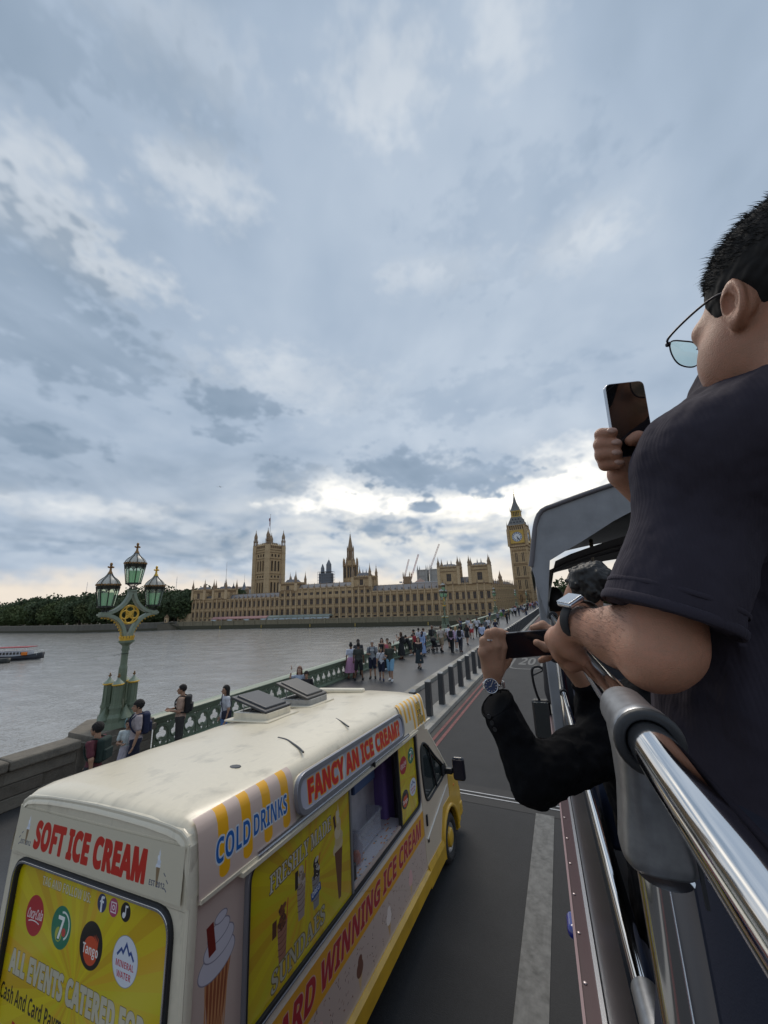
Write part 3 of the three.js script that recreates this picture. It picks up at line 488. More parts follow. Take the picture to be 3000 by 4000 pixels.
// a range of bays: x along the front, z back; rows = [[y0, y1], ...]
function range(o, x0, x1, nb, top, rows, opt = {}) {
  const bw = (x1 - x0) / nb, ww = opt.ww ?? bw * 0.5, base = opt.base ?? BASE, D = opt.depth ?? 24, walls = [], courses = [], ribs = [];
  walls.push(box2(x0, x1, base, top, 0.55, D));
  for (let b = 0; b < nb; b++) {
    const xa = x0 + b * bw, xc = xa + bw / 2;
    walls.push(box2(xa, xc - ww / 2, base, top, 0, 0.56), box2(xc + ww / 2, xa + bw, base, top, 0, 0.56));
    let y = base;
    for (const [a, c] of [...rows].sort((p, q) => p[0] - q[0])) { walls.push(box2(xc - ww / 2, xc + ww / 2, y, a, 0, 0.56)); y = c; }
    walls.push(box2(xc - ww / 2, xc + ww / 2, y, top, 0, 0.56));
    for (const [a, c] of rows) if (c - a > 0.9) addWindow(o, xc, a, c, 0.38, ww, c - a > 2 ? 2 + (opt.wide ? 1 : 0) : 2, c - a > 3); else addWindow(o, xc, a, c, 0.38, ww * 0.75, 1, false);
    for (let i = 0; i < 6; i++) { const rx = xa + 0.45 + ((bw - 0.9) * i) / 5; for (let k = 0; k < rows.length; k++) { const a = rows[k][1] + 0.35, c = (rows[k + 1]?.[0] ?? top) - 0.35; if (c - a > 0.5 && c - a < 4) ribs.push(box(0.12, c - a, 0.14, rx, (a + c) / 2, -0.04)); } }
    for (const s of [-1, 1]) for (const [a, c] of rows) if (c - a > 2) ribs.push(box(0.14, c - a + 0.4, 0.2, xc + s * (ww / 2 + 0.13), (a + c) / 2, -0.05), box(0.1, c - a + 0.4, 0.16, xc + s * (ww / 2 + 0.5), (a + c) / 2, -0.03));
  }
  for (const y of opt.courses ?? rows.flatMap(([a, c]) => (c - a > 2 ? [a - 0.35, c + 0.4] : []))) courses.push(box2(x0 - 0.1, x1 + 0.1, y - 0.14, y + 0.14, -0.28, 0.1));
  courses.push(box2(x0 - 0.15, x1 + 0.15, top - 0.3, top, -0.4, 0.2), box2(x0 - 0.1, x1 + 0.1, base, base + 0.9, -0.35, 0.1));
  part(o, 'wall', walls, opt.wallM ?? STONE); part(o, 'string_course', courses, STONED); if (ribs.length) part(o, 'panel_ribs', ribs, STONE2);
  const mer = []; for (let x = x0 + 0.5; x < x1; x += 1.05) mer.push(box(0.55, 0.85, 0.3, x, top + 0.75, 0));
  part(o, 'parapet', [box2(x0, x1, top, top + 0.45, -0.2, 0.2), ...mer], STONE);
  const bg = metric(join([box(0.62, top - base + 0.6, 0.55, 0, (top - base + 0.6) / 2, 0), box(0.85, 0.5, 0.8, 0, (top - base) * 0.52, 0), box(0.95, (top - base) * 0.22, 0.85, 0, (top - base) * 0.11, 0)]));
  for (let b = opt.skip ? 1 : 0; b <= nb - (opt.skip ? 1 : 0); b++) { const q = piece(o, 'buttress', bg, STONE2, [x0 + b * bw, base, -0.32]); piece(q, 'pinnacle', pinnG, TURRET, [0, top - base + 0.6, 0]); }
  if (opt.ridge) {
    const r0 = 1.2, r1 = opt.roofD ?? 13, zc = (r0 + r1) / 2, prism = ext(shapeOf([[r0, top - 0.1], [r1, top - 0.1], [zc + 0.4, opt.ridge], [zc - 0.4, opt.ridge]]), x1 - x0, 0).rotateY(-Math.PI / 2).translate(x1, 0, 0);
    part(o, 'roof', [prism], SLATE);
    const dorm = []; for (let x = x0 + bw / 2; x < x1; x += bw) { const t = 0.42, y = lerp(top, opt.ridge, t), z = lerp(r0, zc - 0.4, t); dorm.push(box(0.7, 0.6, 1, x, y + 0.1, z), cone4(0.55, 0.7, x, y + 0.75, z)); }
    part(o, 'roof_vents', dorm, SLATE);
    const cr = []; for (let x = x0 + 0.4; x < x1; x += 0.9) cr.push(box(0.12, 0.7, 0.12, x, opt.ridge + 0.3, zc));
    part(o, 'ridge_cresting', [box2(x0, x1, opt.ridge - 0.1, opt.ridge + 0.18, zc - 0.25, zc + 0.25), ...cr], STONED);
  }
}
// a square tower rising over the front with four corner turrets
function cornerTower(o, x0, x1, y0, top, capH, rows, opt = {}) {
  const d = opt.d ?? x1 - x0, zf = opt.zf ?? -0.5, cx = (x0 + x1) / 2, walls = [box2(x0, x1, y0, top, zf + 0.5, zf + d)], courses = [], w = x1 - x0, ww = opt.ww ?? 2.6;
  let y = y0;
  for (const [a, c] of rows) { walls.push(box2(cx - ww / 2, cx + ww / 2, y, a, zf, zf + 0.52)); addWindow(o, cx, a, c, zf + 0.3, ww, 3, true); addWindow(o, x0 - 0.02, a, c, zf + d / 2, ww, 3, true, Math.PI / 2); y = c; }
  walls.push(box2(cx - ww / 2, cx + ww / 2, y, top, zf, zf + 0.52), box2(x0, cx - ww / 2, y0, top, zf, zf + 0.52), box2(cx + ww / 2, x1, y0, top, zf, zf + 0.52));
  for (const yy of [...(opt.courses ?? []), top - 0.3]) courses.push(box2(x0 - 0.35, x1 + 0.35, yy - 0.2, yy + 0.2, zf - 0.35, zf + d + 0.35));
  const ribs = []; for (let x = x0 + 1.4; x < x1 - 1; x += 0.9) if (Math.abs(x - cx) > ww / 2 + 0.1) for (const [a, c] of rows) ribs.push(box(0.14, c - a + 1, 0.2, x, (a + c) / 2, zf - 0.05));
  part(o, 'tower_wall', walls, STONE); part(o, 'string_course', courses, STONED); if (ribs.length) part(o, 'panel_ribs', ribs, STONE2);
  const mer = []; for (let i = 0; i < 7; i++) for (const [px, pz] of [[lerp(x0, x1, (i + 0.5) / 7), zf], [x0, lerp(zf, zf + d, (i + 0.5) / 7)], [x1, lerp(zf, zf + d, (i + 0.5) / 7)]]) mer.push(box(0.8, 1.1, 0.8, px, top + 0.6, pz));
  part(o, 'parapet', [...mer, box2(x0, x1, top - 0.05, top + 0.5, zf - 0.1, zf + 0.3), box2(x0 - 0.1, x0 + 0.3, top - 0.05, top + 0.5, zf, zf + d), box2(x1 - 0.3, x1 + 0.1, top - 0.05, top + 0.5, zf, zf + d)], STONE);
  part(o, 'roof', [octa(w * 0.55, w * 0.3, capH * 0.36, cx, top, zf + d / 2, 4).clone(), ...[0.4, 0.6].map((t) => octa(0.5, 0.05, 3, lerp(x0, x1, t), top + capH * 0.34, zf + d / 2, 5))], SLATE);
  const rT = opt.rt ?? 1.05, cap = metric(join(turretCap(rT, capH)));
  for (const [px, pz] of [[x0, zf], [x1, zf], [x0, zf + d], [x1, zf + d]]) { const q = piece(o, 'turret', metric(octa(rT * 1.08, rT, top + 0.4 - y0, 0, 0, 0)), STONE2, [px, y0, pz]); piece(q, 'turret_cap', cap, TURRET, [0, top + 0.4 - y0, 0]); }
}
{
  const P = thing('gothic_palace', 'long honey coloured gothic palace on the far bank of the river', 'palace', PN.toArray(), 0);
  P.rotation.y = Math.PI + PANG;
  const wing = (name) => { const g = new THREE.Group(); g.name = name; P.add(g); return g; };
  const rows2 = [[-6.3, -5.1], [-3.7, 0.2], [3, 7.4]];
  range(wing('river_wing'), 34, 80.6, 10, 9.6, rows2, { ridge: 14.2 });
  range(wing('centre_wing'), 94, 138.8, 9, 13.9, [[-6.3, -5.1], [-3.5, 0.5], [3.1, 6.9], [9.7, 11.6]], { ridge: 17.6 });
  range(wing('south_wing'), 153, 201.6, 12, 8.7, rows2, { ridge: 12.8 });
  // north pavilion: two towers and a recess
  const np = wing('north_pavilion');
  range(np, 14, 20.5, 2, 12, rows2, { ridge: 16.6, skip: true });
  range(np, 1.5, 14, 3, 12, rows2, { skip: true, ww: 1.9 }); range(np, 20.5, 33.8, 3, 12, rows2, { skip: true, ww: 1.9 });
  const nt = wing('pavilion_tower'); cornerTower(nt, 1.8, 13.8, 12, 22.8, 6.6, [[14.2, 19]], { courses: [12.4, 20.4], ww: 3 });
  const nt2 = wing('pavilion_tower'); cornerTower(nt2, 20.8, 33.3, 12, 23, 6.6, [[14.2, 19]], { courses: [12.4, 20.4], ww: 3 });
  const m2 = wing('middle_tower'); range(m2, 80.6, 94, 3, 13.5, [[-6.3, -5.1], [-3.6, 0.4], [3, 7.2], [9.6, 11.7]], { skip: true }); cornerTower(m2, 80.9, 93.7, 13.5, 20.2, 9, [[14.8, 18.6]], { courses: [14, 19] });
  const m1 = wing('middle_tower'); range(m1, 138.8, 153, 3, 13.2, [[-6.3, -5.1], [-3.6, 0.4], [3, 7.2], [9.6, 11.7]], { skip: true }); cornerTower(m1, 139.2, 152.6, 13.2, 18.6, 9, [[14, 17.2]], { courses: [13.8, 17.7] });
  const sp = wing('south_pavilion');
  range(sp, 201.6, 219, 4, 9.6, rows2, { skip: true }); range(sp, 219, 235.5, 4, 9.6, rows2, { skip: true });
  cornerTower(wing('pavilion_tower'), 202, 214, 9.6, 16.6, 8.5, [[10.8, 15]], { courses: [10, 15.6] });
  cornerTower(wing('pavilion_tower'), 223, 235, 9.6, 17, 8.5, [[10.8, 15]], { courses: [10, 15.6] });
  part(wing('pavilion_roof'), 'roof', [box2(214.4, 222.6, 9.6, 12.4, 2, 12)], SLATE);
  // low wall south of the palace
  part(P, 'garden_wall', [box2(236.5, 252, BASE, -0.5, 2, 6)], STONE2);
  // north range towards the clock tower, seen at a slant
  const NR = new THREE.Group(); NR.name = 'north_range'; P.add(NR);
  {
    const a = V(-29.5, 0, -305), b = V(-37.6, 0, -238), inv = P.matrixWorld.clone(); P.updateMatrixWorld(true); inv.copy(P.matrixWorld).invert();
    const la = a.clone().applyMatrix4(inv), lb = b.clone().applyMatrix4(inv), d = lb.clone().sub(la); NR.position.copy(la); NR.rotation.y = Math.atan2(-d.z, d.x);
    range(NR, 0, d.length(), 15, 10.5, [[-6.3, -5.1], [-3.7, 0.2], [3, 7.6]], { depth: 12, ridge: 14, roofD: 10 });
    const ex = new THREE.Group(); ex.name = 'stair_turret'; P.add(ex); const q = V(-36.6, 0, -272).applyMatrix4(inv);
    part(ex, 'shaft', [octa(1.6, 1.5, 22, q.x, BASE, q.z)], STONE); const cp = piece(ex, 'turret_cap', metric(join(turretCap(1.5, 7))), TURRET, [q.x, BASE + 22, q.z]);
  }
  // Small roof structures behind the front
  const back = (x, z) => [x, 0, z];
  const spire = wing('roof_spire'); part(spire, 'spire', [octa(2.3, 2.3, 7, 247, 10, 60), octa(2.6, 2.6, 0.4, 247, 17, 60), octa(1.7, 1.5, 4.5, 247, 17.4, 60), octa(1.6, 0.2, 2.6, 247, 21.9, 60), octa(0.4, 0.5, 1, 247, 24.3, 60), octa(0.2, 0.05, 2.2, 247, 25.3, 60)], M([0.07, 0.07, 0.085], 0.6)); for (const dx of [-4.5, 4.5]) part(spire, 'pinnacle', [octa(0.6, 0.6, 7, 247 + dx, 10, 60), octa(0.7, 0.05, 3, 247 + dx, 17, 60)], TURRET);
  const lant = wing('roof_lantern'); part(lant, 'lantern', [octa(2.7, 2.7, 3, 231, 12, 60), octa(2.1, 2.0, 3.4, 231, 15, 60), octa(2.3, 2.3, 0.4, 231, 18.2, 60), lathe([[2, 18.6], [1.9, 19.6], [1.3, 20.6], [0, 21]], 10).translate(231, 0, 60)], TURRET);
  for (const [x, z, y0, y1, r] of [[256, 60, 10, 17, 0.5], [240, 60, 10, 17, 0.5], [222, 60, 10, 17.5, 0.5], [110, 90, 12, 21, 0.7], [105, 90, 12, 18.8, 0.6], [70, 90, 12, 19, 0.7], [62, 80, 12, 17.5, 0.5]]) part(lant, 'pinnacle', [octa(r, r, y1 - y0 - 3, x, y0, z), octa(r * 1.2, 0.05, 3, x, y1 - 3, z)], TURRET);
}
{ // great square tower with flag
  const t = thing('square_tower', 'tall square gothic tower with four corner turrets and a flag on top', 'tower', [-287, 0, -318], -10.4 * RAD);
  const a = 21.8, h = a / 2, top = 64;
  const walls = [box2(-h + 1.1, h - 1.1, BASE, top, -h + 1.1, h - 1.1)], courses = [], gables = [];
  const faces = [[0, 1], [Math.PI / 2, 1], [Math.PI, 0], [-Math.PI / 2, 0]];
  const stages = [[16.5, 27.5, true, 2.3], [32.2, 34.6, false, 1.9], [39.2, 50.4, true, 2.3], [54.6, 57.6, false, 1.9]];
  for (const [rot, seen] of faces) {
    const turnGeo = (g) => g.rotateY(rot), xs = [-4.4, 0, 4.4];
    const col = [[-h, -5.5], [-3.25, -1.15], [1.15, 3.25], [5.5, h]];
    for (const [x0, x1] of col) walls.push(turnGeo(box2(x0, x1, BASE, top, h - 0.62, h)));
    for (const x of xs) {
      let y = BASE; const w = 2.3;
      for (const [y0, y1, arch, ww] of stages) {
        walls.push(turnGeo(box2(x - w / 2, x + w / 2, y, y0, h - 0.62, h - 0.01))); y = y1;
        if (seen) { const win = piece(t, 'window', windowGeo(w, y1 - y0, 2, arch).pane, PANE, V(x, (y0 + y1) / 2, h - 0.9).applyAxisAngle(V(0, 1, 0), rot).toArray(), [0, rot, 0]); piece(win, 'tracery', windowGeo(w, y1 - y0, 2, arch).bars, STONED, [0, 0, 0.25]); }
        if (arch) for (const s of [-1, 1]) gables.push(turnGeo(box(1.7, 0.35, 0.5, x + s * 0.62, y1 + 0.1, h, 0, 0, -s * 0.95)));
      }
      walls.push(turnGeo(box2(x - w / 2, x + w / 2, y, top, h - 0.62, h - 0.01)));
      gables.push(turnGeo(box(0.35, 11.5, 0.5, x - 1.5, 44.8, h)), turnGeo(box(0.35, 11.5, 0.5, x + 1.5, 44.8, h)), turnGeo(box(0.35, 11.5, 0.5, x - 1.5, 22, h)), turnGeo(box(0.35, 11.5, 0.5, x + 1.5, 22, h)));
    }
    for (const x of [-5.6, -2.8, 0, 2.8, 5.6]) gables.push(turnGeo(cone4(1.2, 3.4, x, top + 4.5, h - 0.3)), turnGeo(box(0.25, 4, 0.3, x - 1.4, top + 1.5, h - 0.2)), turnGeo(octa(0.22, 0.03, 5, x - 1.4, top + 3.2, h - 0.2, 5)));
    courses.push(turnGeo(box(a, 3.2, 0.5, 0, top + 1.6, h - 0.4)));
  }
  for (const y of [13.5, 30.6, 36.4, 52.6, 59.4, 62.2]) courses.push(box(a + 0.8, 0.55, a + 0.8, 0, y, 0));
  part(t, 'wall', walls, STONE); part(t, 'string_course', courses, STONED); part(t, 'gables', gables, STONE2);
  part(t, 'roof', [octa(h * 1.2, h * 0.75, 6, 0, top, 0, 4).rotateY(Math.PI / 8), octa(h * 0.8, h * 0.72, 1, 0, top + 6, 0, 4).rotateY(Math.PI / 8)], M([0.06, 0.062, 0.06], 0.6));
  const cap = [octa(2.75, 2.75, 0.6, 0, 67.5, 0)];
  for (let k = 0; k < 8; k++) { const an = k * Math.PI / 4 + Math.PI / 8; cap.push(octa(0.32, 0.32, 4.6, 2.1 * Math.sin(an), 67.5, 2.1 * Math.cos(an), 5), octa(0.3, 0.3, 3.4, 1.5 * Math.sin(an), 72.6, 1.5 * Math.cos(an), 5), octa(0.22, 0.02, 2.2, 2.4 * Math.sin(an), 72.6, 2.4 * Math.cos(an), 4)); }
  cap.push(octa(2.6, 2.6, 0.6, 0, 72, 0), octa(1.85, 1.85, 0.5, 0, 76, 0), lathe([[1.75, 76.5], [1.9, 77.3], [1.75, 78.6], [1.1, 80.6], [0.55, 82.4], [0.25, 84], [0.1, 85]], 8), octa(0.4, 0.4, 0.4, 0, 84.6, 0, 6), octa(0.12, 0.04, 2, 0, 84.8, 0, 5));
  const capG = metric(join(cap));
  for (const [sx, sz] of [[1, 1], [1, -1], [-1, 1], [-1, -1]]) {
    const q = piece(t, 'corner_turret', metric(join([octa(2.9, 2.7, 75, 0, BASE, 0), ...[13.5, 30.6, 36.4, 52.6, 59.4].map((y) => octa(3.05, 3.05, 0.5, 0, y - 0.25, 0)), ...Array.from({ length: 8 }, (_, k) => box(0.22, 74, 0.22, 2.72 * Math.sin(k * Math.PI / 4 + Math.PI / 8), BASE + 37, 2.72 * Math.cos(k * Math.PI / 4 + Math.PI / 8)))])), STONE2, [sx * (h - 0.4), 0, sz * (h - 0.4)]);
    piece(q, 'turret_cap', capG, TURRET);
  }
  part(t, 'flagstaff', [octa(0.3, 0.12, 33, 0, 71, 0, 6), new THREE.SphereGeometry(0.4, 8, 6).translate(0, 104, 0), octa(3, 2.4, 5, 0, 70, 0), lathe([[2.6, 75], [2.2, 77.5], [1, 79.5], [0.4, 82]], 8)], TURRET);
  const f = new THREE.PlaneGeometry(5, 9, 12, 12); const fp = f.attributes.position; for (let i = 0; i < fp.count; i++) { const u = (fp.getX(i) + 2.5) / 5; fp.setXYZ(i, -u * 1.5 + 0.3 * Math.sin(fp.getY(i) * 1.3), fp.getY(i) - u * 2.2, Math.sin(u * 6 + fp.getY(i) * 0.6) * 0.7 * u); } f.translate(-0.2, 97, 0); f.computeVertexNormals();
  part(t, 'flag', [f], M([0.45, 0.22, 0.25], 0.8, { side: THREE.DoubleSide, tex: T.mottle, size: 3 }));
}
{ // central octagonal spire
  const c = atFront(128.7, 75);
  const t = thing('octagonal_spire', 'slender octagonal spire tower rising behind the middle of the palace', 'tower', [c.x, 0, c.z], 20 * RAD);
  part(t, 'base', [octa(6.9, 6.6, 32, 0, BASE + 10, 0), ...Array.from({ length: 8 }, (_, k) => octa(0.7, 0.55, 46, 6.6 * Math.sin(k * Math.PI / 4 + Math.PI / 8), BASE + 4, 6.6 * Math.cos(k * Math.PI / 4 + Math.PI / 8), 6)), octa(7, 7, 0.6, 0, 22.5, 0), octa(6.9, 6.9, 0.6, 0, 36, 0), octa(5.6, 4.2, 6, 0, 35, 0)], STONE);
  for (let k = 0; k < 8; k++) for (const s of [-1.1, 1.1]) { const a = k * Math.PI / 4; const w = piece(t, 'window', windowGeo(1.4, 9.5, 1, true).pane, PANE, [6.46 * Math.sin(a) + s * Math.cos(a), 30, 6.46 * Math.cos(a) - s * Math.sin(a)], [0, a + Math.PI, 0]); piece(w, 'tracery', windowGeo(1.4, 9.5, 1, true).bars, STONED, [0, 0, -0.05]); }
  part(t, 'lantern', [octa(4.4, 4.4, 0.6, 0, 41, 0), octa(2.0, 1.9, 8.6, 0, 41.5, 0), ...Array.from({ length: 8 }, (_, k) => octa(0.5, 0.42, 10, 3 * Math.sin(k * Math.PI / 4 + Math.PI / 8), 41, 3 * Math.cos(k * Math.PI / 4 + Math.PI / 8), 5)), octa(3.4, 3.4, 0.7, 0, 50, 0), ...Array.from({ length: 8 }, (_, k) => octa(0.45, 0.03, 4.5, 3.1 * Math.sin(k * Math.PI / 4 + Math.PI / 8), 50.6, 3.1 * Math.cos(k * Math.PI / 4 + Math.PI / 8), 5))], TURRET);
  for (let k = 0; k < 8; k++) part(t, 'pinnacle', [octa(0.75, 0.7, 4, 6.7 * Math.sin(k * Math.PI / 4 + Math.PI / 8), 35, 6.7 * Math.cos(k * Math.PI / 4 + Math.PI / 8), 6), octa(0.8, 0.05, 5, 6.7 * Math.sin(k * Math.PI / 4 + Math.PI / 8), 39, 6.7 * Math.cos(k * Math.PI / 4 + Math.PI / 8), 6)], TURRET);
  part(t, 'spire', [octa(2.7, 0.2, 15.5, 0, 50.6, 0), octa(2.1, 2.1, 0.4, 0, 54.5, 0), octa(1.3, 1.3, 0.35, 0, 59.5, 0), octa(0.12, 0.05, 4, 0, 65.6, 0, 5), octa(0.5, 0.1, 0.8, 0, 65.4, 0, 6)], TURRET);
}
{ // clock tower
  const t = thing('clock_tower', 'tall honey stone clock tower with gilded white clock face and pointed roof', 'clock tower', [-24.3, 0, -317], -6.6 * RAD);
  const h = 6.3, b0 = BASE + 1, sh = [], cs = [], ribs = [];
  sh.push(box2(-h + 0.5, h - 0.5, b0, 42, -h + 0.5, h - 0.5));
  const slits = [[-3.4, -2.75], [-2.3, -1.65], [1.65, 2.3], [2.75, 3.4]], st = [[29.6, 36.8], [18.8, 26], [8.6, 15.6], [-1.5, 4.5]];
  for (const rot of [0, Math.PI / 2, Math.PI, -Math.PI / 2]) {
    const R = (g) => g.rotateY(rot); let x = -h;
    for (const [a, c] of slits) { sh.push(R(box2(x, a, b0, 42, h - 0.5, h))); x = c; let y = b0; for (const [y0, y1] of [...st].reverse()) { sh.push(R(box2(a, c, y, y0, h - 0.5, h))); y = y1; } sh.push(R(box2(a, c, y, 42, h - 0.5, h))); if (rot === 0 || rot === Math.PI / 2) for (const [y0, y1] of st) piece(t, 'window', windowGeo(c - a, y1 - y0, 1, false).pane, PANE, V((a + c) / 2, (y0 + y1) / 2, h - 0.42).applyAxisAngle(V(0, 1, 0), rot).toArray(), [0, rot + Math.PI, 0]); }
    sh.push(R(box2(x, h, b0, 42, h - 0.5, h)));
    for (const q of [-4.4, -3.9, -1.2, -0.7, 0, 0.7, 1.2, 3.9, 4.4]) for (const [y0, y1] of st) ribs.push(R(box(0.16, y1 - y0, 0.22, q, (y0 + y1) / 2, h + 0.04)));
    for (let i = 0; i < 8; i++) ribs.push(R(box(0.8, 1.5, 0.5, -4.9 + i * 1.4, 40.2, h + 0.15)), R(box(0.8, 1.3, 0.6, -4.9 + i * 1.4, 42.6, h + 0.45)));
  }
  for (const [sx, sz] of [[1, 1], [1, -1], [-1, 1], [-1, -1]]) sh.push(octa(1.05, 1.0, 48, sx * (h - 0.35), b0, sz * (h - 0.35)));
  for (const y of [38.6, 28.3, 27.2, 17.4, 16.5, 7, 5.6, 1]) cs.push(box(2 * h + 0.7, 0.4, 2 * h + 0.7, 0, y, 0));
  cs.push(box(2 * h + 1.4, 0.7, 2 * h + 1.4, 0, 41.6, 0), box(2 * h + 2, 0.6, 2 * h + 2, 0, 43.6, 0));
  part(t, 'shaft', sh, STONE); part(t, 'string_course', cs, STONED); part(t, 'panel_ribs', ribs, STONE2);
  const h2 = 7.0; part(t, 'clock_stage', [box2(-h2, h2, 42, 55.2, -h2, h2), ...[[1, 1], [1, -1], [-1, 1], [-1, -1]].map(([a, c]) => octa(1.2, 1.1, 14, a * (h2 - 0.2), 42.4, c * (h2 - 0.2))), box(2 * h2 + 0.9, 0.5, 2 * h2 + 0.9, 0, 55.2, 0), box(2 * h2 + 0.6, 0.4, 2 * h2 + 0.6, 0, 59, 0)], STONE);
  const gilt = M([0.6, 0.4, 0.1], 0.45, { metal: 0.35, tex: T.grain, size: 2 }), dialM = M([0.72, 0.74, 0.74], 0.5), blue = M([0.03, 0.08, 0.22], 0.5), dk = M([0.03, 0.035, 0.06], 0.5);
  for (const rot of [0, Math.PI / 2]) {
    const c = new THREE.Group(); c.name = 'clock_face'; c.position.set(Math.sin(rot) * (h2 + 0.02), 49.6, Math.cos(rot) * (h2 + 0.02)); c.rotation.y = rot; t.add(c);
    const fr = rrect(10.6, 10.6, 0.05); fr.holes.push(new THREE.Path().absarc(0, 0, 3.95, 0, Math.PI * 2));
    part(c, 'gilded_frame', [ext(fr, 0.45, 0, 24), ...[-5, 5].flatMap((q) => [box(0.35, 10.6, 0.7, q, 0, 0.3), box(10.6, 0.35, 0.7, 0, q, 0.3)])], gilt);
    part(c, 'dial', [new THREE.CylinderGeometry(3.95, 3.95, 0.2, 40).rotateX(Math.PI / 2).translate(0, 0, 0.1)], dialM);
    part(c, 'rings', [new THREE.TorusGeometry(3.85, 0.16, 5, 48).translate(0, 0, 0.25), new THREE.TorusGeometry(2.55, 0.1, 5, 40).translate(0, 0, 0.22), ...Array.from({ length: 12 }, (_, k) => box(0.34, 0.85, 0.06, 3.15 * Math.sin(k * Math.PI / 6), 3.15 * Math.cos(k * Math.PI / 6), 0.22, 0, 0, -k * Math.PI / 6)), ...Array.from({ length: 24 }, (_, k) => box(0.12, 0.9, 0.05, 3.15 * Math.sin((k + 0.5) * Math.PI / 12), 3.15 * Math.cos((k + 0.5) * Math.PI / 12), 0.215, 0, 0, -(k + 0.5) * Math.PI / 12))], blue);
    const hand = (ang, L, w) => box(w, L, 0.12, Math.sin(ang) * L * 0.42, Math.cos(ang) * L * 0.42, 0.36, 0, 0, -ang);
    part(c, 'hour_hand', [hand(162 * RAD, 2.6, 0.5)], dk); part(c, 'minute_hand', [hand(146 * RAD, 4.1, 0.3)], dk);
  }
  // belfry arcade
  const bel = []; for (const rot of [0, Math.PI / 2, Math.PI, -Math.PI / 2]) for (let i = 0; i <= 7; i++) bel.push(box(0.75, 3.6, 0.9, -5.6 + i * 1.6, 57.2, h2 - 0.6).rotateY(rot));
  part(t, 'belfry_arcade', [...bel, ...[[1, 1], [1, -1], [-1, 1], [-1, -1]].map(([a, c]) => box(1.8, 3.8, 1.8, a * (h2 - 0.9), 57.2, c * (h2 - 0.9)))], STONE);
  part(t, 'belfry_core', [box(10.6, 3.7, 10.6, 0, 57.2, 0)], PANE);
  const roofM = M([0.2, 0.195, 0.185], 0.6, { tex: T.stone, size: [3, 2.4], bump: T.rough, bumpSize: 1.2, bumpScale: 0.1 });
  const sq = (r0, r1, y0, y1) => faceted(new THREE.CylinderGeometry(r1 * Math.SQRT2, r0 * Math.SQRT2, y1 - y0, 4).rotateY(Math.PI / 4).translate(0, (y0 + y1) / 2, 0));
  part(t, 'lower_roof', [sq(7.1, 6.2, 59.2, 60.6), sq(6.2, 3.9, 60.6, 66.4)], roofM);
  const dm = []; for (const rot of [0, Math.PI / 2]) for (const [y, z, n] of [[61.7, 5.85, 4], [64.3, 4.85, 3]]) for (let i = 0; i < n; i++) dm.push(box(0.7, 0.9, 0.7, (i - (n - 1) / 2) * 2.4, y, z).rotateY(rot));
  part(t, 'dormers', dm, dk);
  const lan = []; for (const rot of [0, Math.PI / 2, Math.PI, -Math.PI / 2]) for (let i = 0; i <= 5; i++) lan.push(box(0.42, 4, 0.42, -3.1 + i * 1.24, 69, 3.3).rotateY(rot));
  part(t, 'gilded_lantern', [...lan, box(7.4, 0.7, 7.4, 0, 66.8, 0), box(7.4, 0.8, 7.4, 0, 71.3, 0)], gilt); part(t, 'lantern_core', [box(4.2, 4.2, 4.2, 0, 69, 0)], PANEB);
  part(t, 'spire_roof', [sq(3.95, 3.2, 71.7, 73), sq(3.2, 1.2, 73, 79.5), sq(1.2, 0.3, 79.5, 85.2)], roofM);
  part(t, 'finial', [octa(0.35, 0.35, 0.8, 0, 85, 0), new THREE.SphereGeometry(0.55, 8, 6).translate(0, 86.2, 0), octa(0.12, 0.05, 4, 0, 86.4, 0, 5), box(1.1, 0.15, 0.15, 0, 88.2, 0)], gilt);
  for (const [a, c] of [[1, 1], [1, -1], [-1, 1], [-1, -1]]) part(t, 'corner_pinnacle', [octa(0.45, 0.4, 2, a * 7, 56.5, c * 7, 6), octa(0.45, 0.04, 3.6, a * 7, 58.5, c * 7, 6), octa(0.1, 0.03, 3, a * 7, 61, c * 7, 4)], TURRET);
  for (const [a, c] of [[1, 1], [1, -1], [-1, 1], [-1, -1]]) part(t, 'corner_pinnacle', [octa(0.18, 0.03, 4.2, a * 3.8, 71.6, c * 3.8, 5)], gilt);
}

